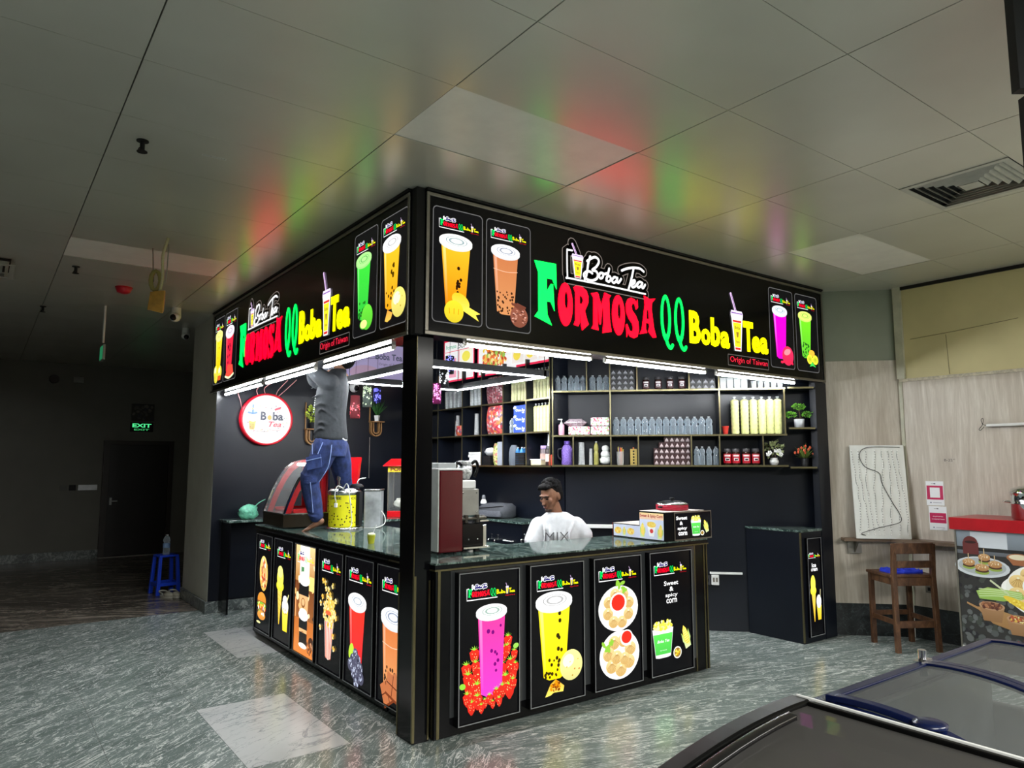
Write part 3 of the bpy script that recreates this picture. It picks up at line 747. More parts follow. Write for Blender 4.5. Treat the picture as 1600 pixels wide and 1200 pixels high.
def art_passion(A, w, h):
    mini_logo(A, w * .12, w * .92, h * .82)
    a_cup(A, w * .44, h * .70, h * .16, w * .66, (1, .93, .02), (1, .75, .0), C_W, (.3, .3, .3), [(.35, .12, .045), (.38, .22, .045), (.25, .42, .05), (.35, .45, .04), (.3, .6, .045), (.55, .62, .04), (.2, .72, .04)] + pearls(16, -.9, .4, .72, .97, .03, 17), (.03, .02, .0), wb=.62)
    a_ball(A, w * .76, h * .24, w * .22, (1, .95, .35), [(.3, -.3, .07, (.6, .2, .0)), (-.4, -.1, .07, (.7, .5, .05)), (.6, .3, .06, (.7, .5, .05)), (.1, -.7, .07, (.55, .3, .0)), (-.1, .2, .06, (.85, .7, .1)), (.7, -.35, .07, (.6, .15, .0))])
    A.poly([(w * .26, h * .045), (w * .36, h * .13), (w * .46, h * .16), (w * .62, h * .1), (w * .6, h * .06), (w * .42, h * .065), (w * .36, h * .05)], (.85, .4, .02), (1, .85, .15))
    a_speck(A, w * .36, w * .56, h * .08, h * .14, 26, [(.4, .1, .0), (.9, .3, .0), (.25, .05, .0)], w * .025, 6)
def art_momos(A, w, h):
    mini_logo(A, w * .10, w * .92, h * .83)
    a_plate(A, w * .51, h * .60, w * .43, (-.02, .18, .34), 1, 8, 1.05, (.15, .75), .80); a_plate(A, w * .52, h * .235, w * .43, (.35, .55, .26), 2, 7, 1.2, (-.62, .3), .85)
    a_momo(A, w * .45, h * .22, w * .12); a_momo(A, w * .62, h * .20, w * .11)
def art_corn(A, w, h):
    mini_logo(A, w * .10, w * .90, h * .82)
    for t, a, b, z in (('Sweet', .33, .68, .72), ('&', .46, .56, .67), ('spicy', .36, .66, .615), ('corn', .38, .64, .57)): A.text(t, w * a, w * b, h * z, h * (z + .038), C_W, .018)
    a_corncup(A, w * .28, h * .13, w * .50, h * .24)
    a_corn(A, w * .84, h * .27, h * .2, .35); A.ell(w * .62, h * .15, w * .10, h * .05, (1, 1, .85)); A.ell(w * .62, h * .15, w * .08, h * .04, (.35, .2, .03)); a_speck(A, w * .57, w * .67, h * .13, h * .17, 10, [(1, .8, .1), (.9, .5, .0)], w * .02, 8)
def a_burger(A, x, z, r):
    A.ell(x, z + r * .55, r, r * .6, (.92, .36, .05), 0, 20, (.75, .24, .02)); A.rect(x - r, x + r, z + r * .25, z + r * .45, (.35, .12, .03))
    A.ell(x, z + r * .2, r * 1.05, r * .2, (.25, .6, .05)); A.ell(x, z, r * 1.0, r * .22, (.95, .7, .05)); A.ell(x + r * .1, z - r * .1, r * .95, r * .2, (.75, .06, .02)); A.ell(x, z - r * .3, r * .95, r * .22, (.3, .1, .03)); A.ell(x, z - r * .6, r * .95, r * .35, (.9, .42, .08), 0, 20, (.75, .28, .04))
    a_speck(A, x - r * .9, x + r * .9, z - r * .5, z + r * .3, 18, [(.95, .25, .02), (1, .85, .3), (.3, .6, .1), (1, 1, .9)], r * .14, 9)
def art_hotdog(A, w, h):
    mini_logo(A, w * .14, w * .86, h * .86)
    A.ell(w * .48, h * .60, w * .26, h * .185, (1, .78, .25), .12, 24, (.95, .55, .1)); A.ell(w * .52, h * .60, w * .15, h * .16, (.9, .5, .2), .12)
    a_speck(A, w * .34, w * .7, h * .46, h * .74, 46, [(.7, .08, .02), (1, .9, .4), (.5, .1, .05), (.95, .5, .1), (1, .95, .85)], w * .045, 4, lambda x, z: ((x - w * .5) / (w * .2)) ** 2 + ((z - h * .6) / (h * .16)) ** 2 < 1)
    a_burger(A, w * .42, h * .24, w * .27); A.ell(w * .25, h * .075, w * .13, h * .012, (1, .95, .4))
def art_cone(A, w, h):
    mini_logo(A, w * .12, w * .88, h * .83)
    A.poly([(w * .20, h * .52), (w * .48, h * .52), (w * .35, h * .16), (w * .31, h * .16)], (1, .75, .15), (.95, .6, .05))
    for k in range(7): A.stroke([(w * (.21 + .012 * k), h * (.5 - .045 * k)), (w * (.46 - .014 * k), h * (.48 - .045 * k))], w * .01, (.75, .45, .02), 2, False)
    A.ell(w * .34, h * .54, w * .21, h * .055, (.98, .93, .05)); A.ell(w * .34, h * .62, w * .185, h * .10, (1, .97, .12)); A.ell(w * .33, h * .68, w * .15, h * .06, (1, .98, .3))
    A.poly([(w * .5, h * .33), (w * .84, h * .33), (w * .8, h * .12), (w * .56, h * .12)], (1, .85, .1), (.9, .75, .02)); A.ell(w * .67, h * .36, w * .18, h * .07, (1, .98, .85)); A.ell(w * .66, h * .42, w * .13, h * .045, C_W); A.stroke([(w * .74, h * .4), (w * .84, h * .48)], w * .03, (1, .95, .4), 2); a_speck(A, w * .56, w * .76, h * .28, h * .34, 8, [(.6, .4, .0)], w * .02, 5)
def art_coffee(A, w, h):
    A.rect(0, w, h * .66, h, (1, .75, .35), (.55, .22, .05)); A.rect(0, w, h * .32, h * .66, (.2, .06, .02), (.35, .12, .03)); A.rect(0, w, 0, h * .32, (.6, .17, .03), (.8, .25, .05))
    a_speck(A, 0, w, h * .35, h * .98, 26, [(1, .85, .5), (1, .6, .2), (.1, .04, .02), (1, .95, .8)], w * .07, 2)
    A.rect(w * .02, w * .08, h * .32, h * .5, (.95, .4, .15))
    A.rect(w * .22, w * .7, h * .72, h, (1, .97, .9)); mini_logo(A, w * .08, w * .9, h * .84)
    A.rect(w * .3, w * .44, h * .62, h * .80, (.1, .3, .12)); A.rect(w * .65, w * .95, h * .6, h * .73, (1, .8, .25)); 
    for z0, s in ((.36, 1.0), (.08, .85)):
        W = w * .5 * s; cx = w * .46; hh = h * .29 * s
        A.poly([(cx - W / 2, h * z0 + hh), (cx + W / 2, h * z0 + hh), (cx + W * .4, h * z0), (cx - W * .4, h * z0)], (.95, .55, .25), (.9, .48, .2))
        A.rect(cx - W * .49, cx + W * .49, h * z0 + hh * .62, h * z0 + hh * .98, (.012, .012, .012)); A.ell(cx, h * z0 + hh * 1.12, W * .56, hh * .2, C_W, 0, 24); A.ell(cx, h * z0 + hh * 1.25, W * .45, hh * .13, (1, .97, .9), 0, 20); A.ell(cx - W * .05, h * z0 + hh * .38, W * .2, hh * .16, (.3, .12, .03)); A.ell(cx - W * .05, h * z0 + hh * .40, W * .14, hh * .11, (.95, .55, .25))
    A.rect(w * .28, w * .66, h * .09, h * .2, (.015, .012, .01)); A.ell(w * .46, h * .08, w * .2, h * .025, (1, .95, .85)); A.ell(w * .86, h * .14, w * .12, h * .05, (.06, .02, .01)); a_speck(A, w * .62, w * .98, h * .04, h * .13, 22, [(.15, .04, .01), (.35, .12, .05), (.6, .3, .15)], w * .035, 3)
def art_popcorn(A, w, h):
    mini_logo(A, w * .10, w * .9, h * .83)
    A.poly([(w * .27, h * .42), (w * .66, h * .42), (w * .57, h * .1), (w * .46, h * .08), (w * .34, h * .1)], (1, .93, .85), (.9, .75, .65))
    for k in range(5):
        a = .29 + .077 * k; b = .355 + .046 * k; A.poly([(w * a, h * .42), (w * (a + .036), h * .42), (w * (b + .022), h * .09), (w * b, h * .09)], (.8, .1, .03))
    q = random.Random(11)
    for _ in range(60):
        t, r = q.uniform(0, 2 * PI), math.sqrt(q.random()); a_popcorn(A, w * .47 + r * w * .24 * math.cos(t), h * .50 + r * h * .13 * math.sin(t), w * .05, _)
    A.ell(w * .46, h * .48, w * .12, h * .02, (.95, .15, .05))
    for x, z in ((.2, .74), (.3, .73), (.62, .72), (.45, .68), (.4, .63), (.76, .6), (.12, .54), (.78, .46), (.6, .38), (.68, .30), (.12, .33), (.72, .2), (.2, .6), (.53, .64), (.35, .68)): a_popcorn(A, w * x, h * z, w * .05, int(x * 100))
def art_blackberry(A, w, h):
    mini_logo(A, w * .10, w * .92, h * .82)
    a_cup(A, w * .42, h * .63, h * .14, w * .64, (.95, .04, .02), (.8, .02, .03), C_W, (.2, .3, .4), wb=.62)
    A.ell(w * .24, h * .25, w * .09, h * .07, (.55, .85, .05), -.3)
    for k, (x, z) in enumerate(((.40, .24), (.30, .19), (.5, .2), (.22, .15), (.4, .16), (.58, .15), (.35, .1), (.48, .09), (.62, .08), (.46, .04))):
        a_ball(A, w * x, h * z, w * .10, (.10, .10, .16), (), False); a_speck(A, w * x - w * .07, w * x + w * .07, h * z - h * .035, h * z + h * .035, 12, [(.55, .6, .75), (.03, .03, .06), (.3, .33, .45)], w * .022, k)
def art_bar(A, w, h):
    mini_logo(A, w * .12, w * .96, h * .82)
    a_cup(A, w * .5, h * .60, h * .08, w * .76, (.75, .20, .05), (.80, .34, .12), (.93, .97, 1), (.05, .1, .25), pearls(40, -.9, .9, .62, .98, .03, 22), (.06, .02, .005), wb=.72)
    A.stroke([(w * .17, h * .44), (w * .5, h * .42), (w * .83, h * .44)], w * .01, (1, .65, .45), 4)
    for k, (x, z, r) in enumerate(((.45, .12, .5), (.62, .14, -.2))):
        c, s_ = math.cos(r), math.sin(r); T = lambda u, v: (w * x + u * w * c - v * w * s_, h * z + u * w * s_ + v * w * c)
        A.poly([T(-.3, -.16), T(.3, -.16), T(.3, .16), T(-.3, .16)], (.55, .17, .06)); A.poly([T(-.3, -.2), T(.3, -.2), T(.3, -.16), T(-.3, -.16)], (.2, .04, .01))
        for m in (-.1, .1): A.poly([T(m - .01, -.16), T(m + .01, -.16), T(m + .01, .16), T(m - .01, .16)], (.15, .03, .01))
        A.poly([T(-.3, -.01), T(.3, -.01), T(.3, .01), T(-.3, .01)], (.15, .03, .01))
def art_softice(A, w, h):
    mini_logo(A, w * .08, w * .96, h * .80)
    A.text('Ice', w * .3, w * .62, h * .70, h * .745, C_W, .03); A.text('cream', w * .24, w * .72, h * .66, h * .69, C_W, .03)
    A.poly([(w * .2, h * .44), (w * .5, h * .44), (w * .38, h * .14), (w * .34, h * .14)], (1, .7, .1), (.95, .55, .03)); A.ell(w * .34, h * .46, w * .22, h * .05, (1, .9, .05)); A.ell(w * .34, h * .53, w * .18, h * .09, (1, .93, .1))
    A.poly([(w * .55, h * .3), (w * .9, h * .3), (w * .85, h * .15), (w * .62, h * .15)], (1, .8, .1), (.95, .6, .02)); A.ell(w * .72, h * .34, w * .18, h * .07, C_W); A.stroke([(w * .82, h * .36), (w * .86, h * .46)], w * .03, (1, .9, .5), 2)

# ================================================================ the kiosk
KIOSK_Y = 4.585
def pw(u, A, B):
    for a0, a1, b0, b1 in zip(A[:-1], A[1:], B[:-1], B[1:]):
        if u <= a1: return b0 + (u - a0) / (a1 - a0) * (b1 - b0)
    return B[-1]
def fascia(label, cat, loc, rz, L, xa, posters, arts, kx):
    T = thing('fascia_sign', label, cat, loc, rz)
    mb = MB(); mb.b2(xa, L, 0, 0.06, 2.346, 3.232); mb.b2(*((xa + .1, L) if rz == 0 else (xa, L - .1)), .06, .15, 2.346, 3.232); mb.build('board', M_BLKG, T)
    fr = MB(); w = 0.022
    for a, b, c, d_ in ((xa, L, 3.205, 3.227), (xa, L, 2.346, 2.368)): fr.b2(a, b, -0.012, 0, c, d_)
    fr.b2(xa, xa + w, -0.012, 0, 2.368, 3.205); fr.b2(L - w, L, -0.012, 0, 2.368, 3.205)
    fr.build('border_frame', M_ALU, T, bevel=0.003)
    cap = MB(); cap.b2(xa - 0.0, L, -0.02, 0.06, 3.233, 3.2495); cap.build('top_cap', M_BLKM, T)
    X = lambda u: pw(u, kx[0], kx[1])
    z = 0.0
    for ch, c, a, b, z0, z1 in LOGO:
        m = {'g': L_GREEN, 'r': L_RED, 'y': L_YEL}[c]; g = MB(); x0, x1 = X(a), X(b)
        if ch in 'FORMSAQ' and c != 'y':
            x0 += .002; x1 -= .004; g.shape(fit(glyph_loops(ch), x0, x1, z0, z1), -0.006, -0.001)
            if ch == 'Q':
                for q in stroke_quads([(x0 + (x1 - x0) * u, z0 + (z1 - z0) * v) for u, v in Q_TAIL], (x1 - x0) * .2): g.shape([q], -0.006, -0.001)
        else:
            vs, fs, _ = text_mesh(ch, .035)
            g.add([(x0 + v[0] * (x1 - x0), -0.006, z0 + v[1] * (z1 - z0)) for v in vs], fs)
            g.add([(x0 + v[0] * (x1 - x0), -0.001, z0 + v[1] * (z1 - z0)) for v in vs], [f[::-1] for f in fs])
            ed = {}
            for f in fs:
                for i in range(len(f)):
                    e = (f[i], f[(i + 1) % len(f)]); ed[e] = 1
            n = len(vs)
            g.add([(x0 + v[0] * (x1 - x0), y, z0 + v[1] * (z1 - z0)) for y in (-0.006, -0.001) for v in vs], [(a_, b_, b_ + n, a_ + n) for (a_, b_) in ed if (b_, a_) not in ed])
        g.build('letter', m, T)
    # dark plate behind each word, grey contour as on the real sign
    A = Art(y=-0.001)
    ox = X(.97)
    sx = (X(2.036) - X(1.05)) / (2.036 - 1.05)
    U = lambda q: (X(1.129) + q[0] * sx, 2.5 + q[1])
    for wd, c in ((.085, (.20, .17, .15)), (.072, C_K)):
        for st in SCRIPT + [BRACKET, [(0.06, 0.619), (0.104, 0.544)], [(0.1, .5), (.11, .4)]]: A.stroke([U(q) for q in st], wd, c, 4)
    for a, b, c, d_ in ((2.905, 3.478, 2.395, 2.492),):
        A.ring(rrect(X(a), X(b), c, d_, .008), rrect(X(a) + .006, X(b) - .006, c + .006, d_ - .006, .006), (.12, .11, .1))
    A.y = -0.006
    for st in SCRIPT: A.stroke([U(q) for q in st], .019, C_W)
    A.stroke([U(q) for q in BRACKET], .013, C_W, 3)
    p, q = U((.052, .375)), U((.161, .545)); boba_cup_art(A, p[0], q[0], p[1], q[1])
    boba_cup_art(A, X(2.955), X(3.122), 2.525, 2.872)
    A.text('Origin of Taiwan', X(2.93), X(3.455), 2.413, 2.475, (1.0, .02, .06), .0)
    o = A.mb.build('script_logo', M_BACKLIT, T)
    o['label'] = 'white handwritten boba tea logo, drink cup with straw and small red line of words'
    for (a, b), art in zip(posters, arts):
        A = Art(y=-0.0005); A.poly(rrect(a, b, 2.43, 3.155, .03), (.004, .004, .005))
        A.ring(rrect(a, b, 2.43, 3.155, .03), rrect(a + .006, b - .006, 2.436, 3.149, .026), (.13, .13, .13))
        B = Art(); w, h = b - a - .02, .70; art(B, w, h)
        M = Matrix.Translation((a + .01, A.y - .0004, 2.445))
        k = len(A.mb.v); A.mb.v += [tuple(M @ Vector(v)) for v in B.mb.v]; A.mb.f += [[i + k for i in f] for f in B.mb.f]
        A.mb.mi += B.mb.mi; A.mb.sm += B.mb.sm; A.mb.c += B.mb.c
        o = A.mb.build('drink_picture', M_BACKLIT, T)
        o['label'] = {art_mango: 'orange mango drink with sliced mango', art_choc: 'brown milk tea with chocolate ice ball', art_pink: 'magenta drink with red berry splash', art_kiwi: 'green kiwi drink', art_lemonhoney: 'yellow drink with round fruit at its foot', art_lime: 'green lime drink', art_redcup: 'red watermelon drink', art_lemon: 'slim yellow lemon drink'}[art]
    return T
KR = ([0, 5], [0, 5])
KL = ([.835, 1.05, 2.036, 2.087, 2.386, 2.425, 2.932, 2.944, 3.124, 3.48], [1.03, 1.24, 2.29, 2.38, 2.69, 2.715, 3.185, 3.19, 3.36, 3.705])
fascia('long black signboard with mango drink picture beside the corner post', 'sign', (0, -0.05, 0), 0, 4.385, 0.016,
       [(.064, .432), (.458, .820), (3.515, 3.89), (3.928, 4.293)], [art_mango, art_choc, art_pink, art_kiwi], KR)
fascia('black signboard above the counter where the man stands, lime drink picture near the post', 'sign', (-0.05, KIOSK_Y, 0), -PI / 2, 4.565, 0.0,
       [(.07, .455), (.485, .925), (3.755, 4.12), (4.165, 4.535)], [art_lemon, art_redcup, art_lime, art_lemonhoney], KL)

# corner post
T = thing('corner_post', 'tall black square corner post with brass edge strips from floor to ceiling', 'post', (0, 0, 0))
MB().b2(0.0, 0.110, 0.0, 0.188, 0, 2.346).build('shaft', M_BLKG, T, bevel=0.003)
MB().b2(-0.046, 0.012, -0.046, 0.016, 2.346, 3.245).build('capital', M_BLKM, T)
g = MB(); g.b2(-0.003, 0.012, -0.004, 0.0, 0.01, 0.93); g.b2(-0.003, 0.0, 0, 0.012, 0.01, 2.34); g.b2(0.095, 0.106, -0.004, 0.0, 0.01, 0.9)
g.b2(-0.003, 0.0, 0.178, 0.188, 0.01, 0.93)
g.build('edge_strip', M_GOLD, T)

# counters
def light_box(label, x0, w, z0, h, loc_f, rz, art, bg=(.003, .003, .004), dep=0.042):
    T = thing('light_box', label, 'light box', loc_f(x0, 0, z0), rz, 'menu light boxes on the counter fronts')
    fr = MB(); t = 0.011
    fr.b2(0, w, -dep, 0, 0, t); fr.b2(0, w, -dep, 0, h - t, h); fr.b2(0, t, -dep, 0, t, h - t); fr.b2(w - t, w, -dep, 0, t, h - t)
    fr.b2(t, w - t, -0.01, 0, t, h - t)
    fr.build('casing', M_BLKG, T)
    ed = MB(); e = 0.004
    ed.b2(e, w - e, -dep - 0.002, -dep, e, e + .005); ed.b2(e, w - e, -dep - 0.002, -dep, h - e - .005, h - e); ed.b2(e, e + .005, -dep - 0.002, -dep, e + .005, h - e - .005); ed.b2(w - e - .005, w - e, -dep - 0.002, -dep, e + .005, h - e - .005)
    ed.build('front_rim', P('rim_silver', srgb(150, 152, 156), .35, .2), T)
    A = Art(y=-dep + 0.008); A.rect(t, w - t, t, h - t, bg)
    B = Art(); art(B, w - 2 * t, h - 2 * t); M = Matrix.Translation((t, A.y - .0003, t))
    k = len(A.mb.v); A.mb.v += [tuple(M @ Vector(v)) for v in B.mb.v]; A.mb.f += [[i + k for i in f] for f in B.mb.f]
    A.mb.mi += B.mb.mi; A.mb.sm += B.mb.sm; A.mb.c += B.mb.c
    A.mb.build('picture_panel', M_BACKLIT, T)
    return T
cR = thing('counter', 'black panelled counter with dark green marble top between the post and the entrance gap', 'counter', (0.112, -0.055, 0))
m = MB(); m.b2(0.0, 2.43, 0, 0.56, 0.02, 0.955); m.build('cabinet', M_BLKG, cR)
m = MB(); m.b2(-0.01, 2.445, -0.008, 0.58, 0.989, 1.0); m.build('worktop', M_STONE, cR, bevel=0.002)
m = MB(); m.b2(-0.012, 2.45, -0.012, 0.58, 0.955, 0.965); m.b2(0.012, 0.03, -0.004, 0, 0.02, 0.955)
for x in (2.285, 2.395, 2.428): m.b2(x, x + .012, -0.004, 0, 0.02, 0.955)
m.b2(2.43, 2.434, 0.0, 0.012, .02, .955); m.build('brass_trim', M_GOLD, cR)
m = MB(); m.b2(0.10, 2.30, -0.003, 0, 0.12, 0.95); m.build('front_panel', P('dark_grey_gloss', srgb(58, 60, 62), 0.14, var=0.02), cR)
cL = thing('counter', 'black panelled counter with dark green marble top under the standing man', 'counter', (0.112, 0.535, 0))
m = MB(); m.b2(0.0, 0.60, 0, 2.775, 0.02, 0.955); m.build('cabinet', M_BLKG, cL)
m = MB(); m.b2(-0.01, 0.92, -0.008, 2.787, 0.989, 1.0); m.build('worktop', M_STONE, cL, bevel=0.002)
m = MB(); m.b2(-0.01, 0.92, -0.007, 2.785, 0.965, 0.9885); m.build('worktop_edge', M_BLKG, cL)
m = MB(); m.b2(-0.01, 2.445, -0.007, 0.578, 0.965, 0.9885); m.build('worktop_edge', M_BLKG, cR)
m = MB(); m.b2(-0.012, 0.6, 0.0, 2.79, 0.955, 0.965); m.build('edge_trim', M_BLKM, cL)
Rf = frame(0.0, -0.058, 0, 0); Lf = frame(0.112, 3.317, 0, -PI / 2)
for x0, x1, art, lab in ((.240, .692, art_strawberry, 'light box picturing a pink drink ringed by strawberries, beside the post'),
                         (.768, 1.228, art_passion, 'light box picturing a yellow drink with a pale round fruit'),
                         (1.312, 1.775, art_momos, 'light box picturing two plates of dumplings with red sauce'),
                         (1.856, 2.320, art_corn, 'light box reading sweet and spicy corn on the counter front')):
    light_box(lab, x0, x1 - x0, .068, .872, Rf, 0, art)
for y0, y1, art, lab in ((3.155, 2.705, art_hotdog, 'light box picturing a hot dog above a burger, at the column end'),
                         (2.650, 2.197, art_cone, 'light box picturing a yellow ice cream cone and sundae'),
                         (2.140, 1.686, art_coffee, 'bright brown light box picturing paper coffee cups'),
                         (1.628, 1.172, art_popcorn, 'light box picturing popcorn bursting from a striped bucket'),
                         (1.128, .674, art_blackberry, 'light box picturing a red drink with blackberries'),
                         (.620, .190, art_bar, 'light box picturing milk tea with chocolate bars, half behind the post')):
    light_box(lab, 3.317 - y0, y0 - y1, .075, .86, Lf, -PI / 2, art)
# box counter beyond the entrance gap
bc = thing('side_cabinet', 'plain black scuffed cabinet standing alone across the entrance gap', 'cabinet', (3.872, -0.04, 0))
m = MB(); pl = [(0, 0), (0.34, 0), (0.34, 0.225), (0.0, .565)]
m.loft([[(p[0], p[1], 0.0) for p in pl], [(p[0], p[1], 0.965) for p in pl]], 0, False); m.build('body', M_BLK, bc)
m = MB(); pl = [(-.01, -.008), (0.34, -.008), (0.34, 0.225), (-.01, .57)]
m.loft([[(p[0], p[1], 0.967) for p in pl], [(p[0], p[1], 0.987) for p in pl]], 0, False); m.build('top', M_STONE, bc)
m = MB(); m.b2(-.003, .012, -.003, 0.0, .01, .965); m.b2(-.003, 0, 0, .01, .01, .965); m.build('edge_strip', M_GOLD, bc)
light_box('narrow light box picturing ice cream on the end cabinet', 3.935, .235, .05, .865, frame(0, -.041, 0, 0), 0, art_softice, dep=.02)
ep = MB(); ep.b2(4.216, 4.40, -0.045, 0.02, 0, 2.344)
ep = ep.build('end_panel', M_BLK, None, bevel=.003); tag(ep, 'narrow black upright board closing the kiosk at its stool end', 'panel')

# black linings of the kiosk walls
def lining(name, f, x0, x1, z0, z1, rz, o_):
    mb = MB().b2(x0, x1, -0.018, 0.0, z0, z1); q = mb.build(name, M_BLK, None, o_, rz); q['kind'] = 'structure'
lining('wall_back', None, -0.018, 2.66, 0.12, H, 0, (0, 4.47, 0))
lining('wall_inner', None, 0.02, 2.70, 0.0, H, -PI / 2, (2.68, 4.47, 0))
lining('wall_diagonal', None, 0.0, 2.455, 0.0, H, -PI / 4, (2.68, 1.77, 0))
# back counters along the sign wall and under the shelves
bk = thing('back_counter', 'low black side counter under the round sign, open beneath', 'counter', (0.09, 4.15, 0))
m = MB(); m.b2(0, 0.02, 0, 0.30, 0.02, 0.955); m.build('end_board', M_BLKG, bk)
m = MB(); m.b2(0.02, 2.2, 0.28, 0.30, 0.14, 0.955); m.b2(0.85, 2.2, -.78, .28, .1, .955); m.build('carcass', M_BLK, bk)
m = MB(); m.b2(-0.03, 0.85, -0.01, 0.30, 0.957, 0.982); m.b2(.85, 2.2, -.8, .30, .957, .982); m.build('worktop', M_STONE, bk, bevel=.003)
bk = thing('back_counter', 'narrow green marble ledge counter below the wall shelves', 'counter', (2.30, 1.72, 0))
m = MB(); m.b2(0.02, 0.36, .3, 2.1, 0.0, 0.975); m.build('carcass', M_BLK, bk)
m = MB(); m.b2(0.0, 0.36, .28, 2.1, 0.977, 1.0); m.build('worktop', M_STONE, bk, bevel=.003)
ld = MB(); ld.b2(0.0, 1.1, -0.10, -0.0, 0.955, 0.985)
ld = ld.build('white_ledge', M_WHITE, None, (2.70, 1.70, 0), -PI / 4, bevel=.004); tag(ld, 'white plastic ledge on the black wall behind the seated man', 'ledge')

# ---------------------------------------------------------------- LED battens
def batten(label, loc, rz, L, group, cat='tube light'):
    T = thing('led_batten', label, cat, loc, rz, group)
    m = MB(); m.b2(0, L, -0.017, 0.017, -0.012, 0.0); m.b2(-0.012, 0, -0.014, 0.014, -0.03, 0.0); m.b2(L, L + 0.012, -0.014, 0.014, -0.03, 0.0)
    m.build('housing', M_ALU, T)
    m = MB(); m.cyl((0.0, 0, -0.022), (L, 0, -0.022), 0.0105, n=10); m.build('tube', M_LED, T)
    return T
GB = 'LED battens along the signboard undersides'
for x, L, lab in ((.36, 1.06, 'bright LED batten under the long signboard, beside the post'), (1.575, 1.12, 'bright LED batten at the middle of the long signboard'), (2.86, 1.12, 'bright LED batten under the long signboard, at the plant shelf end')):
    batten(lab, (x, 0.03, 2.346), 0, L, GB)
for y, L, lab in ((4.35, 1.25, 'bright LED batten above the round sign'), (2.96, 1.20, 'bright LED batten by the standing man'), (1.56, 1.14, 'bright LED batten between the man and the post')):
    batten(lab, (0.05, y, 2.346), -PI / 2, L, GB)
# suspended LED frame
T = thing('suspended_light_frame', 'black rectangular lamp frame with LED strips hanging inside the kiosk', 'lamp', (1.35, 1.92, 2.35))
X0, X1, Y0, Y1 = -.62, .60, -.72, .73
m = MB()
for a in ((X0, X1, Y0 - .03, Y0 + .03), (X0, X1, Y1 - .03, Y1 + .03), (X0 - .03, X0 + .03, Y0 - .03, Y1 + .03), (X1 - .03, X1 + .03, Y0 - .03, Y1 + .03)): m.b2(*a, 0.0, 0.055)
m.build('channel', M_BLKM, T)
for a in ((X0 + .03, X1 - .03, Y0 - .012, Y0 + .012), (X0 + .03, X1 - .03, Y1 - .012, Y1 + .012), (X0 - .012, X0 + .012, Y0, Y1), (X1 - .012, X1 + .012, Y0, Y1)):
    MB().b2(*a, -0.008, 0.0).build('led_strip', M_LED, T)
m = MB()
for x in (X0, X1):
    for y in (Y0, Y1): m.cyl((x, y, .05), (x, y, .90), .003, n=5)
m.build('hanging_wire', M_BLKM, T)

# ---------------------------------------------------------------- menu boards above the shelves
def art_menu1(A, w, h):
    A.rect(0, w, 0, h, (.9, .02, .08)); A.rect(w * .03, w * .97, h * .04, h * .96, (.96, .95, .95))
    A.text('Formosa', w * .08, w * .42, h * .78, h * .88, (.1, .5, .3), .01); A.text('Boba', w * .46, w * .86, h * .75, h * .9, (.1, .1, .12), .0, .3)
    A.rect(w * .08, w * .42, h * .1, h * .55, (.9, .4, .5)); A.rect(w * .55, w * .93, h * .38, h * .7, (1, .97, .8)); A.ell(w * .74, h * .54, w * .13, h * .12, (.95, .85, .1))
    A.rect(w * .5, w * .52, h * .05, h * .72, (.8, .05, .1)); A.rect(w * .55, w * .93, h * .08, h * .3, (.98, .98, .98)); A.rect(w * .05, w * .95, h * .705, h * .72, (.8, .05, .1)); A.stroke([(w * .66, h * .12), (w * .7, h * .26)], w * .02, (.1, .3, .15), 2)
def art_menu2(A, w, h):
    A.rect(0, w, 0, h, (.9, .03, .1)); A.rect(w * .03, w, h * .04, h * .96, (.97, .95, .95))
    a_burger(A, w * .42, h * .58, w * .28); a_speck(A, w * .15, w * .75, h * .2, h * .5, 60, [(.9, .2, .05), (.98, .55, .1), (.95, .8, .3), (.35, .6, .1), (.6, .08, .03)], w * .035, 3)
    for k in range(4): A.rect(w * .08, w * (.4 + .1 * (k % 2)), h * (.06 + .03 * k), h * (.07 + .03 * k), (.35, .3, .3))
def art_menu3(A, w, h):
    A.rect(0, w, 0, h, (.88, .03, .1)); A.rect(w * .02, w, h * .05, h * .95, (.97, .96, .95))
    for k, c in enumerate(((.9, .15, .05), (.15, .6, .1), (.95, .6, .1))):
        x = w * (.05 + .32 * k); A.rect(x, x + w * .28, h * .1, h * .9, (.93, .85, .8)); A.ell(x + w * .14, h * .45, w * .11, h * .22, c); A.ell(x + w * .12, h * .28, w * .09, h * .12, (.95, .75, .1)); A.ell(x + w * .16, h * .6, w * .07, h * .12, (.95, .45, .1)); A.rect(x + w * .03, x + w * .25, h * .8, h * .85, (.7, .05, .08))
def board(name, label, w, h, loc, rz, art, mat, t=0.02, cat='menu board'):
    T = thing(name, label, cat, loc, rz)
    m = MB(); m.b2(0, w, 0, t, 0, h); m.build('backing', M_BLKM, T)
    A = Art(y=-0.0006); art(A, w, h); A.mb.build('printed_face', mat, T); return T
LSF = frame(2.43, 4.44, 0, -PI / 2)
board('menu_board', 'red framed menu board with yellow picture, first one past the post', .68, .52, LSF(.62, .05, 2.56), -PI / 2, art_menu1, M_MENU)
board('menu_board', 'white menu board with a big burger and fried food', .74, .50, LSF(1.37, .05, 2.56), -PI / 2, art_menu2, M_MENU)
board('menu_board', 'menu board with a line of small fruit pictures, above the yellow cup sleeves', .72, .46, LSF(2.22 - .22, .05, 2.60), -PI / 2, art_menu3, M_MENU)
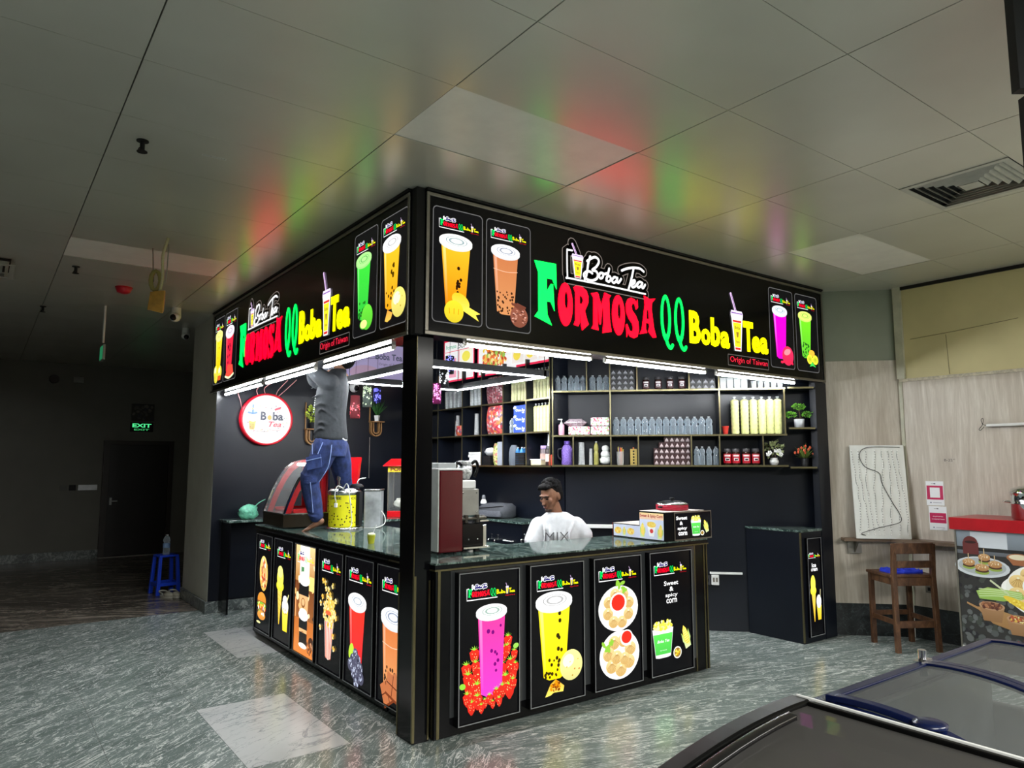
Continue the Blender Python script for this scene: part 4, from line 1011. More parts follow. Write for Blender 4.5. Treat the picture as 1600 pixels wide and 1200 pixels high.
def art_purple(A, w, h):
    A.rect(0, w, 0, h, (.58, .50, .82), (.50, .44, .75))
    A.poly([(0, 0), (w * .34, 0), (w * .26, h * .9), (0, h * .9)], (.35, .38, .48), (.25, .28, .36))
    for k in range(6): A.stroke([(w * (.04 + .05 * k), h * .1), (w * (.03 + .05 * k), h * .95)], w * .008, (.75, .75, .88), 2, False)
    A.ell(w * .22, h * .12, w * .14, h * .16, (.85, .45, .25)); a_speck(A, w * .1, w * .32, 0, h * .25, 12, [(.9, .6, .4), (.55, .2, .1)], w * .02, 2)
    A.ell(w * .55, h * .25, w * .18, h * .2, (.62, .42, .6))
    A.text('Boba Tea', w * .66, w * .98, h * .62, h * .78, (.08, .10, .18), .02); A.text('Origin of Taiwan', w * .70, w * .98, h * .46, h * .54, (.1, .1, .2))
    A.stroke([(w * .50, h * .7), (w * .58, h * .62), (w * .68, h * .66)], w * .006, (.1, .1, .2))
board('banner_board', 'lilac banner board high on the back wall reading boba tea', 1.16, .50, (1.06, 4.38, 2.56), 0, art_purple, colmat('lilac_banner', .30, .4, .6, 'NONE'), cat='banner')

# ---------------------------------------------------------------- round sign
T = thing('round_sign', 'round white boba tea lightbox sign with red rim on the back wall', 'sign', (.515, 4.452, 2.073))
m = MB(); R_ = Matrix.Rotation(PI / 2, 4, 'X')
m.lathe([(.292, 0.0), (.292, .075), (.272, .078), (.272, .02)], 48, M=R_, caps=False); m.lathe([(.0, .001), (.29, .001)], 48, M=R_, caps=False); m.build('rim', P('red_rim', srgb(200, 20, 40), .25, emit=srgb(200, 20, 40), es=.08), T)
A = Art(y=-.06); A.ell(0, 0, .273, .273, (1, 1, 1), 0, 48)
A.text('B', -.07, -.006, -.01, .085, (.01, .015, .06), .035); A.ell(.03, .02, .024, .027, (.95, .5, .1)); A.text('ba', .065, .185, -.01, .085, (.01, .015, .06), .035)
A.text('Tea', .02, .165, -.085, -.022, (.85, .08, .12), .02, .3); A.text('formosa', -.1, .02, -.14, -.12, (.8, .6, .5))
A.poly([(-.20, -.02), (-.12, -.02), (-.135, -.12), (-.185, -.12)], (.95, .65, .15)); A.polys([circ(-.19 + .015 * (k % 4), -.10 + .02 * (k // 4), .005, .005, 6) for k in range(12)], (.1, .05, .02))
A.ell(-.16, .07, .055, .018, (.15, .3, .6)); A.ell(-.16, .085, .045, .013, (.5, .75, .95)); A.rect(-.165, -.15, .05, .16, (.1, .25, .7)); A.ell(-.155, .0, .05, .03, (.9, .93, .95))
q = random.Random(5)
for k in range(26):
    t = q.uniform(0, 2 * PI); r = q.uniform(.17, .24); A.ell(r * math.cos(t), r * .7 * math.sin(t), .008, .004, q.choice([(.9, .1, .15), (.1, .1, .15), (.4, .7, .3), (.95, .7, .1)]), t, 7)
A.stroke([(-.2, -.125), (-.05, -.14), (.02, -.135)], .003, (.3, .2, .2)); A.stroke([(.03, -.115), (.1, -.125), (.16, -.115)], .004, (.9, .3, .3)); A.poly([(.08, .12), (.16, .15), (.15, .12), (.09, .10)], (.85, .1, .15))
A.mb.build('face', M_LITSIGN, T)
m = MB()
for pts in ([(-.1, -.03, .27), (-.12, -.05, .33), (-.1, -.2, .40)], [(-.02, -.03, .29), (-.03, -.05, .36), (.02, -.3, .42)], [(.12, -.03, .26), (.16, -.05, .30), (.22, -.1, .37), (.24, -.3, .44)], [(.10, -.03, .27), (.12, -.06, .34), (.14, -.3, .43)], [(-.26, -.02, .08), (-.29, -.03, .2), (-.33, -.08, .3), (-.35, -.4, .42)]): m.tube(bez(pts, 6), .004, 5)
m.build('cable', P('pink_cable', srgb(214, 150, 150), .5), T)

# ---------------------------------------------------------------- wall shelves
def shelf(name, label, loc, rz, xs_rows, zs, L, D=0.235, t=0.016, back=True):
    T = thing(name, label, 'shelf', loc, rz)
    m = MB()
    for i, z in enumerate(zs): m.b2(0, L, 0.006, D, z - t, z)
    for i, xs in enumerate(xs_rows):
        z0 = zs[i]; z1 = zs[i + 1] - t if i + 1 < len(zs) else z0 + .42
        for x in xs: m.b2(x - t / 2, x + t / 2, 0.006, D, z0, z1)
    m.build('boards', M_BLK, T)
    g = MB()
    for z in zs: g.b2(0, L, 0.0, 0.006, z - t, z)
    for i, xs in enumerate(xs_rows):
        z0 = zs[i]; z1 = zs[i + 1] - t if i + 1 < len(zs) else z0 + .42
        for x in xs: g.b2(x - .006, x + .006, 0.0, 0.006, z0, z1)
    g.build('gold_edging', M_GOLD, T); return T
LX = [.57, 1.12, 1.52, 1.933, 2.34]
shelf('shelf_unit', 'black shelf unit with gold edges beside the post, holding cups and packets', (2.43, 4.44, 0), -PI / 2, [LX + [2.725], LX + [2.725], LX + [2.725]], [1.56, 1.90, 2.235], 2.735)
shelf('shelf_unit', 'long black shelf unit with gold edges holding bottles and cartons', (2.424, 1.676, 0), -PI / 4, [[.01, .209, .572, .834, 1.33, 1.59, 1.985], [.01, .572, 1.60, 2.19], [.01, .345, .571, .832, 1.324, 1.60]], [1.565, 1.855, 2.29], 2.205)
shelf('wall_shelf', 'small black corner shelf with two potted plants', (2.424, 1.676, 0), -PI / 4, [[2.222], [2.222], [2.222]], [1.55, 1.915, 2.295], 2.51, back=False) if False else None
T = thing('corner_shelf', 'small black corner shelf holding two potted plants', 'shelf', (3.995, .105, 0), -PI / 4)
m = MB(); 
for z in (1.55, 1.915, 2.295): m.b2(0.0, .235, .006, .23, z - .016, z)
m.build('boards', M_BLK, T)
m = MB()
for z in (1.55, 1.915, 2.295): m.b2(0.0, .235, 0, .006, z - .016, z)
m.build('gold_edging', M_GOLD, T)

# ================================================================ stock on the shelves
LK = ([683.4, 721.5, 751.9, 785.3, 821.6, 860.6], [.57, 1.12, 1.52, 1.933, 2.34, 2.74])
DK = ([861.6, 916.6, 953, 995, 1077, 1122.8, 1190.8, 1229.6, 1285], [0, .345, .571, .832, 1.324, 1.597, 1.985, 2.2, 2.52])
_lf = frame(2.43, 4.44, 0, -PI / 2); _df = frame(2.424, 1.676, 0, -PI / 4)
def LS(k, z, y=.11): return _lf(pw(k, *LK), y, z)
def DS(k, z, y=.11): return _df(pw(k, *DK), y, z)
RL, RD = -PI / 2, -PI / 4
ORD = 'first second third fourth fifth sixth seventh eighth ninth tenth eleventh twelfth thirteenth fourteenth'.split()
def series(make, n, posf, rz, labf, group, scale=None):
    """one made with its parts, the others copied from it"""
    root = None; out = []
    for i in range(n):
        if root is None:
            root = make(); root.location = posf(i); root.rotation_euler = (0, 0, rz); root['label'] = labf(i); root['group'] = group; o = root
        else: o = dup(root, posf(i), rz, labf(i), group)
        out.append(o)
    return out
CUR = {}
def mk(name, cat, parts):
    def f():
        T = thing(name, '', cat)
        for nm, mbf, mat in parts:
            q = mbf(); q.build(nm, mat, T)
        return T
    return f
def mk_sleeve(mat, h=.26, r=.037, tip=True):
    def body():
        m = MB(); n = 14; prof = [(r * .72, 0.0), (r * .8, .004)]
        k = 9
        for i in range(k): z = .01 + (h - .03) * i / (k - 1); prof += [(r * (.86 + .08 * (i / k)), z), (r * (.93 + .07 * (i / k)), z + .008)]
        prof += [(r * .95, h - .012), (r * .5, h)]
        return m.lathe(prof, n)
    def knot(): return MB().lathe([(r * .5, h - .002), (r * .16, h + .008), (r * .42, h + .022), (r * .3, h + .026)], 8)
    return mk('cup_sleeve', 'cup sleeve', [('cups', body, mat), ('knotted_wrap', knot, M_CUPP)])
# left unit, upper row
series(mk_sleeve(M_SLEEVE_G, .23), 6, lambda i: LS(687 + i * 6.2, 2.235), RL, lambda i: f'{ORD[i]} grey cup sleeve from the post on the upper shelf', 'grey cup sleeves on the upper shelf')
series(mk_sleeve(M_SLEEVE_G, .23), 5, lambda i: LS(726.5 + i * 5.9, 2.235), RL, lambda i: f'{ORD[i]} grey cup sleeve of the bay beside the cherry packets', 'grey cup sleeves beside the cherry packets')
series(mk_sleeve(M_SLEEVE_K, .28, .027), 7, lambda i: LS(789.5 + i * 5.2, 2.235), RL, lambda i: f'{ORD[i]} dull yellow sleeve after the cherry packets', 'dull yellow sleeves in the fourth upper bay', )
series(mk_sleeve(M_SLEEVE_K, .30, .026), 7, lambda i: LS(824.6 + i * 5.2, 2.235), RL, lambda i: f'{ORD[i]} dull yellow sleeve in the last bay before the bottles', 'dull yellow sleeves in the last upper bay')
series(mk_sleeve(M_SLEEVE_Y, .27, .026), 7, lambda i: LS(824.6 + i * 5.2, 1.90), RL, lambda i: f'{ORD[i]} bright yellow sleeve beside the blue carton', 'bright yellow sleeves in the middle bay')
series(mk_sleeve(M_SLEEVE_Y, .335, .0405), 6, lambda i: DS((1150.5, 1166.3, 1180.5, 1194.3, 1207.5, 1220.6)[i], 1.855), RD, lambda i: f'{ORD[i]} tall yellow cup sleeve after the red cup', 'tall yellow cup sleeves beside the plant shelf')
def mk_tower(h, r, n=10):
    def body():
        prof = []
        for i in range(n): z = h * i / n; q = r * (1 - .22 * i / n); prof += [(q * .9, z), (q, z + .004), (q * .93, z + h / n - .002)]
        prof += [(r * .7, h), (r * .66, h)]
        return MB().lathe(prof, 14)
    return mk('nested_cup_tower', 'plastic cups', [('cups', body, M_CUPP)])
for px, h, r, lab in ((699.5, .19, .022, 'short tower of clear cups behind the red packet bay'), (705.5, .25, .026, 'tall tower of clear cups nearer the post'), (716, .26, .024, 'tower of clear cups above a small red packet'), (735, .25, .028, 'fat tower of clear cups in the second bay'), (745.5, .27, .026, 'slim tower of clear cups touching the bright sweets packet')):
    o = mk_tower(h, r)(); o.location = LS(px, 1.90, .13 if px < 700 else .09); o.rotation_euler = (0, 0, RL); o['label'] = lab
def mk_pack(w, d, h, mat, name='sweets_packet', cat='packet', bulge=.3):
    def body():
        m = MB(); n = 7
        rings = []
        for i in range(n):
            z = h * i / (n - 1); b = .55 + .45 * math.sin(PI * min(1, max(0, i / (n - 1)))) ** .5
            rings.append([(x * w / 2 * (1 - .05 * abs(math.cos(PI * i / (n - 1)))), d / 2 + y * d / 2 * b, z) for x, y in ((-1, -.4), (-.6, -1), (0, -1.1), (.6, -1), (1, -.4), (1, .4), (.6, 1), (-.6, 1), (-1, .4))])
        return m.loft(rings, 0, True)
    return mk(name, cat, [('wrapping', body, mat)])
def speckmat(name, base, cols, scale=30, rough=.35):
    M = Mat(name); v = M.coord(); x = M.n('ShaderNodeTexVoronoi'); x.inputs['Scale'].default_value = scale; M.l(v, x.inputs['Vector'])
    s = M.n('ShaderNodeSeparateColor'); M.l(x.outputs['Color'], s.inputs[0])
    k = len(cols); M.l(M.ramp(s.outputs[0], [(i / k, c) for i, c in enumerate(cols)], 'CONSTANT'), M.b.inputs['Base Color']); M.b.inputs['Roughness'].default_value = rough
    return M.m
M_CHERRY = speckmat('cherry_print', 0, [srgb(90, 60, 60), srgb(150, 40, 60), srgb(180, 150, 150), srgb(110, 30, 50), srgb(160, 110, 120)], 55)
M_SWEETS = speckmat('sweets_print', 0, [srgb(190, 50, 60), srgb(200, 100, 80), srgb(200, 190, 190), srgb(170, 40, 60), srgb(205, 120, 60), srgb(100, 76, 90), srgb(190, 80, 100)], 40)
for nm, z, h, mat, lab in (('', 2.235, .30, M_CHERRY, 'dark red cherry patterned packet on the upper shelf'), ('', 1.90, .31, M_SWEETS, 'packet printed with red and orange sweets')):
    o = mk_pack(.38, .17, h, mat)(); o.location = LS(768.7, z, .01); o.rotation_euler = (0, 0, RL); o['label'] = lab
o = mk_pack(.14, .06, .12, M_SWEETS)(); o.location = LS(715.5, 1.90, .0); o.rotation_euler = (0, 0, RL); o['label'] = 'small red sweets packet in front of a cup tower'

def mk_bottle(h, r, cap=(.9, .95, 1.0), mat=None, label=None, shape='water'):
    def body():
        p = [(r * .5, 0.003), (r * .9, 0.0), (r, .006)]
        for k in range(4): z = h * (.08 + .1 * k); p += [(r, z), (r * .93, z + h * .03), (r, z + h * .06)]
        p += [(r, h * .50), (r * .80, h * .53), (r * .80, h * .61), (r * .98, h * .645), (r, h * .70), (r * .93, h * .78), (r * .72, h * .87), (r * .36, h * .92), (r * .36, h * .95)]
        return MB().lathe(p, 14)
    parts = [('bottle_body', body, mat or M_PET), ('cap', lambda: MB().lathe([(r * .40, h * .945), (r * .40, h), (0.0005, h)], 12), M_CUPP)]
    if label: parts.append(('label_band', lambda: MB().lathe([(r * 1.012, h * .34), (r * 1.012, h * .56)], 14, caps=False), label))
    return mk('water_bottle', 'bottle', parts)
series(mk_bottle(.155, .029), 5, lambda i: DS((871, 881, 891.5, 901, 910.5)[i], 2.29, .07), RD, lambda i: f'{ORD[i]} clear bottle on the top shelf after the dull yellow sleeves', 'five clear bottles on the top shelf')
series(mk_bottle(.155, .031), 3, lambda i: DS((925.5, 937, 947)[i], 2.29, .07), RD, lambda i: f'{ORD[i]} clear bottle in the top bay beside the dark cartons', 'three clear bottles beside the dark cartons')
series(mk_bottle(.172, .032, label=None), 14, lambda i: DS(850 + (597 + i * 59.6) / 5.333, 1.855, .06), RD, lambda i: f'{ORD[i]} clear bottle of the fourteen on the middle shelf, counted from the tissue packs', 'fourteen clear bottles on the middle shelf')
series(mk_bottle(.175, .027), 4, lambda i: DS((1087, 1095.5, 1106.3, 1117)[i], 1.565, .07), RD, lambda i: f'{ORD[i]} clear bottle between the brown cartons and the coffee jars', 'four clear bottles on the lowest shelf')
series(mk_bottle(.16, .03), 2, lambda i: LS((792.5, 798.5)[i], 1.90, .07), RL, lambda i: f'{ORD[i]} small clear bottle beside the blue carton', 'two small bottles beside the blue carton')
series(mk_bottle(.19, .026, mat=P('blue_bottle_plastic', srgb(60, 140, 215), .25, trans=.3)), 3, lambda i: LS((801.5, 805.5, 809)[i], 1.56, (.07, .12, .06)[i]), RL, lambda i: f'{ORD[i]} blue bottle behind the small black boxes', 'blue bottles on the lowest shelf')
# coffee jars
def jar(h, r, main, lab2):
    def face():
        A = MB(); n = 10
        for k in range(n):
            a0, a1 = -PI * .85 + PI * .7 * k / n, -PI * .85 + PI * .7 * (k + 1) / n
            A.add([(r * 1.02 * math.cos(t), r * 1.02 * math.sin(t), z) for t, z in ((a0, h * .12), (a1, h * .12), (a1, h * .68), (a0, h * .68))], [(0, 1, 2, 3)], 0)
        return A
    def white():
        A = MB(); 
        for z0, z1, a, b in ((.52, .62, -.75, -.28), (.26, .44, -.68, -.34)):
            n = 6
            for k in range(n):
                a0, a1 = PI * (a + (b - a) * k / n), PI * (a + (b - a) * (k + 1) / n)
                A.add([(r * 1.04 * math.cos(t), r * 1.04 * math.sin(t), h * z) for t, z in ((a0, z0), (a1, z0), (a1, z1), (a0, z1))], [(0, 1, 2, 3)], 0)
        return A
    def cupm():
        A = MB(); n = 6
        for k in range(n):
            a0, a1 = PI * (-.62 + .22 * k / n), PI * (-.62 + .22 * (k + 1) / n)
            A.add([(r * 1.05 * math.cos(t), r * 1.05 * math.sin(t), h * z) for t, z in ((a0, .29), (a1, .29), (a1, .38), (a0, .38))], [(0, 1, 2, 3)], 0)
        return A
    return mk('coffee_jar', 'jar', [('jar_body', lambda: MB().lathe([(r * .9, 0), (r, .01), (r, h * .66), (r * .8, h * .78), (r * .74, h * .82)], 18), P('coffee_brown_glass', srgb(42, 20, 12), .12)),
        ('lid', lambda: MB().lathe([(r * .84, h * .80), (r * .86, h * .84), (r * .86, h * .98), (r * .8, h), (.0005, h)], 18), P('grey_jar_lid', srgb(62, 60, 62), .35)),
        ('front_label', face, P('jar_label_' + main[0], main[1], .35)), ('label_panel', white, P('jar_label_pale', srgb(225, 215, 215), .4)), ('cup_mark', cupm, P('jar_cup_mark', srgb(30, 8, 8), .4))])
j1 = jar(.155, .040, ('red', srgb(175, 14, 34)), 0)
series(j1, 4, lambda i: DS((1134.5, 1148.5, 1165, 1180.3)[i], 1.565, .07), RD, lambda i: f'{ORD[i]} red labelled coffee jar from the bottles on the lowest shelf', 'four red labelled coffee jars on the lowest shelf')
j2 = jar(.125, .034, ('dark', srgb(60, 14, 26)), 0)
series(j2, 4, lambda i: DS((1009.5, 1029, 1047.5, 1066)[i], 2.29, .05), RD, lambda i: f'{ORD[i]} dark coffee jar on the top shelf counted from the black cartons', 'four dark coffee jars on the top shelf')
# small cartons with a pale triangle on the end
def carton(w, h, d, base, pale, nm):
    def mark():
        A = MB(); A.add([(-w * .36, -.0015, h * .25), (w * .36, -.0015, h * .25), (0, -.0015, h * .80)], [(0, 1, 2)])
        return A
    def line():
        A = MB(); A.add([(-w * .34, -.0015, h * .12), (w * .34, -.0015, h * .12), (w * .34, -.0015, h * .19), (-w * .34, -.0015, h * .19)], [(0, 1, 2, 3)]); return A
    return mk(nm, 'carton', [('box', lambda: MB().b2(-w * .49, w * .49, 0, d, 0, h * .98), base), ('end_mark', mark, pale), ('print_line', line, pale)])
M_PALE = P('pale_print', srgb(205, 190, 192), .5); M_PALE2 = P('grey_print', srgb(140, 140, 146), .5)
c1 = carton(.057, .054, .12, P('maroon_carton', srgb(58, 28, 30), .4), M_PALE, 'coffee_carton')
cells = [(c, r) for r in range(5) for c in range(7) if not (r == 3 and c < 1) and not (r == 4 and c < 2)]
ROWN = ['bottom row', 'second row', 'third row', 'fourth row', 'top row']
def posc(i):
    c, r = cells[i]; p = _df(1.004 + c * .0495 + (0 if r < 3 else 0), .04 + .01 * ((c * 3 + r) % 3), 1.565 + r * .0545); return p
root = None
for i, (c, r) in enumerate(cells):
    lab = f'maroon carton in the {ROWN[r]} of the brown pile, {ORD[c]} column from the gold box'
    if root is None: root = c1(); root.location = posc(i); root.rotation_euler = (0, 0, RD); root['label'] = lab; root['group'] = 'maroon cartons piled on the lowest shelf'; root.scale = (.86, 1, 1)
    else: dup(root, posc(i), RD, lab)
c2 = carton(.057, .05, .1, P('black_carton', srgb(20, 19, 22), .35), M_PALE2, 'coffee_carton')
root = None
for r in range(4):
    for c in range(4):
        lab = f'black carton in the {ROWN[r]} of the pile after three bottles, {ORD[c]} column'
        p = _df(.606 + c * .058, .03, 2.29 + r * .051)
        if root is None: root = c2(); root.location = p; root.rotation_euler = (0, 0, RD); root['label'] = lab; root['group'] = 'black cartons piled on the top shelf'
        else: dup(root, p, RD, lab)
for r in range(2):
    for c in range(4):
        p = _df(1.362 + c * .060, .03, 2.29 + r * .051); dup(root, p, RD, f'black carton in the {ROWN[r]} beyond the dark jars, {ORD[c]} column', 'black cartons beyond the dark jars')
sq = mk('clear_food_tub', 'food tub', [('tub', lambda: MB().box((0, .05, .05), (.052, .08, .10), taper=1.1), M_CUPP), ('lid', lambda: MB().b2(-.031, .031, .005, .095, .1, .106), M_CUPP)])
series(sq, 4, lambda i: _df(1.645 + i * .065, .03, 2.29), RD, lambda i: f'{ORD[i]} square clear tub on the top shelf', 'square clear tubs on the top shelf')
cu = mk('plastic_cup', 'cup', [('cup_body', lambda: MB().lathe([(.02, 0), (.027, .07), (.029, .072)], 12), M_CUPP)])
series(cu, 5, lambda i: _df(1.93 + i * .06, .06, 2.29), RD, lambda i: f'{ORD[i]} small clear cup after the square tubs', 'small clear cups on the top shelf')
# middle shelf: soap, tissues, red cup
T = thing('soap_dispenser', 'pink pump bottle with white nozzle beside the tissue packs', 'soap bottle', DS(876, 1.855, .07), RD)
MB().lathe([(.026, 0), (.03, .006), (.03, .095), (.024, .108), (.012, .112)], 18).build('bottle_body', P('pink_plastic', srgb(232, 170, 190), .3), T)
m = MB(); m.lathe([(.013, .11), (.013, .125), (.005, .128), (.005, .152), (.011, .153), (.011, .162)], 12); m.b2(-.035, .0, -.006, .006, .152, .161); m.build('pump', M_WHITE, T)
M_TIS = speckmat('floral_wrap', 0, [srgb(240, 236, 236), srgb(236, 232, 234), srgb(220, 90, 120), srgb(238, 236, 238), srgb(160, 190, 130), srgb(240, 238, 240), srgb(190, 60, 95)], 70)
M_SILV = P('silver_film', srgb(210, 190, 200), .2, .5, var=.25, nscale=60, bump=.6)
def tissue(label, px, z, w, h, mat=None, d=.11):
    T = thing('tissue_pack', label, 'tissue pack', DS(px, z, .03), RD)
    m = MB(); m.b2(-w / 2, w / 2, 0, d, 0.001, h); m.build('wrap', mat or M_TIS, T, bevel=min(.012, h * .2), seg=3); return T
tissue('floral tissue pack under the silvery crumpled one', 904, 1.855, .21, .085)
T = thing('crumpled_packet', 'crumpled silvery film packet lying on a floral tissue pack', 'packet', DS(898, 1.942, .03), RD)
m = MB(); q = random.Random(3)
m.loft([[(x * (.12 - abs(k - 3) * .018) + q.uniform(-.006, .006), .06 + y * (.05 - abs(k - 3) * .008), k * .012 + q.uniform(-.002, .004)) for x, y in [(math.cos(2 * PI * j / 12), math.sin(2 * PI * j / 12)) for j in range(12)]] for k in range(7)]); m.build('film', M_SILV, T)
tissue('lower floral tissue pack of the pair beside the gold upright', 937, 1.855, .185, .085); tissue('upper floral tissue pack of the pair beside the gold upright', 937, 1.942, .185, .085)
T = thing('red_cup', 'small red plastic cup between the bottles and yellow sleeves', 'cup', DS(1133, 1.855, .06), RD)
MB().lathe([(.022, 0), (.031, .07), (.033, .072), (.033, .078), (.027, .078), (.019, .01)], 18, caps=True).build('cup_body', P('red_plastic', srgb(214, 62, 52), .35), T)
# lowest shelf of the long unit
T = thing('water_jug', 'purple dimpled plastic water jug with a side handle', 'jug', DS(884.5, 1.565, .10), RD)
PUR = P('purple_plastic', srgb(150, 120, 215), .2, trans=.25, var=.2, nscale=90, bump=.6)
MB().lathe([(.05, 0), (.058, .01), (.058, .15), (.05, .175), (.028, .2), (.024, .205)], 20, sy=.8).build('jug_body', PUR, T)
MB().lathe([(.03, .205), (.03, .235), (.0005, .235)], 16).build('lid', P('violet_lid', srgb(120, 90, 190), .3), T)
MB().tube(bez([(-.045, -.02, .16), (-.085, -.02, .15), (-.088, -.02, .08), (-.05, -.02, .05)], 6), .009, 8).build('handle', P('dark_handle', srgb(26, 24, 34), .4), T)
for px, h, r, lab, z in ((907, .22, .034, 'tall tower of clear cups beside the purple jug', 1.565), (921.5, .16, .018, 'thin tower of clear cups between the tall tower and oil bottle', 1.565)):
    o = mk_tower(h, r)(); o.location = DS(px, z, .08); o.rotation_euler = (0, 0, RD); o['label'] = lab
ob_ = mk_bottle(.23, .024, mat=P('cooking_oil', srgb(205, 200, 110), .08, trans=.5))(); ob_.name = 'oil_bottle'; ob_.location = DS(930, 1.565, .07); ob_.rotation_euler = (0, 0, RD); ob_['label'] = 'pale yellow oil bottle beside white wrapped napkins'
def lumpy(m, c, r, seed, k=14, j=9, amp=.12):
    q = random.Random(seed); vs = []; fs = []
    for i in range(j + 1):
        th = PI * i / j
        for a in range(k):
            ph = 2 * PI * a / k; s_ = 1 + q.uniform(-amp, amp)
            vs.append((c[0] + r[0] * s_ * math.sin(th) * math.cos(ph), c[1] + r[1] * s_ * math.sin(th) * math.sin(ph), c[2] + r[2] * s_ * math.cos(th)))
    for i in range(j):
        for a in range(k): fs.append((i * k + a, (i + 1) * k + a, (i + 1) * k + (a + 1) % k, i * k + (a + 1) % k))
    m.add(vs, fs, 0, True); return m
T = thing('napkin_pack', 'white knotted bag of napkins swelling in soft folds', 'napkins', DS(944.5, 1.565, .09), RD)
m = MB(); lumpy(m, (0, 0, .045), (.062, .05, .045), 1); lumpy(m, (0, 0, .10), (.05, .045, .04), 2); lumpy(m, (0, 0, .155), (.036, .035, .035), 3); m.build('bag', P('white_film', srgb(228, 230, 226), .3, var=.06, nscale=50, bump=.4), T)
T = thing('straw_holder', 'clear cup crammed with orange and blue topped straws', 'straw cup', DS(967.3, 1.565, .07), RD)
m = MB(); m.lathe([(.03, 0), (.034, .02), (.036, .13)], 16, caps=False); m.build('holder', M_CUPP, T)
for k in range(16):
    q = random.Random(k); a = q.uniform(0, 6.28); r = q.uniform(0, .022)
    MB().cyl((r * math.cos(a), r * math.sin(a), .003), (r * 1.5 * math.cos(a), r * 1.5 * math.sin(a), .16 + q.uniform(-.01, .02)), .0045, n=7, caps=True).build('straw', [P('orange_straw', srgb(235, 120, 60), .4), P('blue_straw', srgb(80, 110, 220), .4), P('yellow_straw', srgb(200, 180, 80), .4)][k % 3], T)
T = thing('narrow_dark_box', 'narrow dark carton standing between straws and gold box', 'carton', DS(977.5, 1.565, .12), RD); MB().b2(-.02, .02, 0, .05, 0, .12).build('box', P('black_carton', (0.01, 0.01, 0.01), .4), T)
T = thing('gold_box', 'slim golden box punched with dark dots', 'box', DS(988, 1.565, .07), RD)
MB().b2(-.032, .032, 0, .06, 0, .155).build('box', P('gold_card', srgb(190, 165, 90), .35, .3), T)
m = MB()
for k in range(5):
    m.add([(x, -.001, z) for x, z in circ(0, .02 + k * .028, .009, .009, 10)], [tuple(range(10))])
m.build('dot_print', M_BLKM, T)
MB().cyl((.0, .03, .155), (.0, .03, .17), .007, n=8).build('peg', P('orange_straw', srgb(235, 120, 60), .4), T)
# plants
def leafcl(m, c, r, n, sz, seed, mi=0, flat=.6, up=.3):
    q = random.Random(seed)
    for _ in range(n):
        t = q.uniform(0, 2 * PI); ph = math.acos(q.uniform(-1, 1)); rr = r[0] if isinstance(r, tuple) else r
        d = Vector((math.sin(ph) * math.cos(t), math.sin(ph) * math.sin(t), math.cos(ph)))
        p = Vector(c) + Vector((d.x * (r[0] if isinstance(r, tuple) else r), d.y * (r[1] if isinstance(r, tuple) else r), d.z * (r[2] if isinstance(r, tuple) else r))) * q.uniform(.55, 1.0)
        a = (d + Vector((q.uniform(-.6, .6), q.uniform(-.6, .6), up + q.uniform(-.4, .6)))).normalized()
        b = a.cross(Vector((q.uniform(-1, 1), q.uniform(-1, 1), q.uniform(-1, 1)))).normalized(); s = sz * q.uniform(.7, 1.3)
        m.add([p, p + a * s * .5 + b * s * flat * .5, p + a * s, p + a * s * .5 - b * s * flat * .5], [(0, 1, 2, 3)], mi, False)
    return m
def plant(name, label, loc, rz, pot, stems, foliage, fm, extra=None, cat='plant'):
    T = thing(name, label, cat, loc, rz); pot(T)
    m = MB(); 
    for s_ in stems: m.tube(bez(s_, 5), .004, 6)
    m.build('stem', P('brown_stem', srgb(70, 52, 34), .7), T)
    foliage(MB()).build('foliage', fm, T)
    if extra: extra(T)
    return T
M_LEAF = P('bright_leaf', srgb(104, 168, 52), .5, var=.3, nscale=20); M_LEAFD = P('deep_leaf', srgb(40, 92, 36), .5, var=.3, nscale=20); M_LEAFV = P('variegated_leaf', srgb(170, 180, 130), .5, var=.4, nscale=40)
def f1(m):
    for c, r in (((-.078, 0, .125), (.058, .045, .024)), ((.0, 0, .20), (.060, .045, .026)), ((.078, 0, .128), (.052, .045, .024))): leafcl(m, c, r, 230, .016, int(c[0] * 1000) + 5)
    return m
plant('potted_bonsai', 'small bonsai with layered bright green crowns in a pale grey pot', DS(1254, 1.915, .11), RD,
      lambda T: MB().lathe([(.03, 0), (.042, .003), (.046, .08), (.041, .082), (.038, .07)], 20).build('pot', P('pale_grey_pot', srgb(190, 192, 196), .4), T),
      [[(0, 0, .06), (.01, 0, .1), (0, 0, .18)], [(0, 0, .08), (-.04, 0, .11), (-.07, 0, .13)], [(0, 0, .08), (.04, 0, .11), (.08, 0, .135)]], f1, M_LEAF)
def f2(m):
    q = random.Random(9)
    for k in range(70):
        t = q.uniform(0, 2 * PI); e = q.uniform(.1, 1.3); L = q.uniform(.08, .16); d = Vector((math.cos(t) * math.cos(e), math.sin(t) * math.cos(e) * .6, math.sin(e))); p = Vector((0, 0, .07)) + d * .01
        b = d.cross(Vector((0, 0, 1))).normalized() * .007
        m.add([p, p + d * L * .6 + b + Vector((0, 0, .01)), p + d * L, p + d * L * .6 - b + Vector((0, 0, .01))], [(0, 1, 2, 3)])
    return m
def ex2(T):
    m = MB(); q = random.Random(12)
    for x, z in ((-.09, .13), (-.06, .135), (-.055, .16), (-.01, .15), (.0, .19), (.0, .13), (.03, .16), (.05, .18), (.075, .12), (.1, .125), (-.03, .175)): m.ell((x, q.uniform(-.05, 0), z), (.011, .011, .015), 8, 6)
    m.build('flowers', P('coral_petal', srgb(232, 96, 64), .45, var=.2, nscale=60), T)
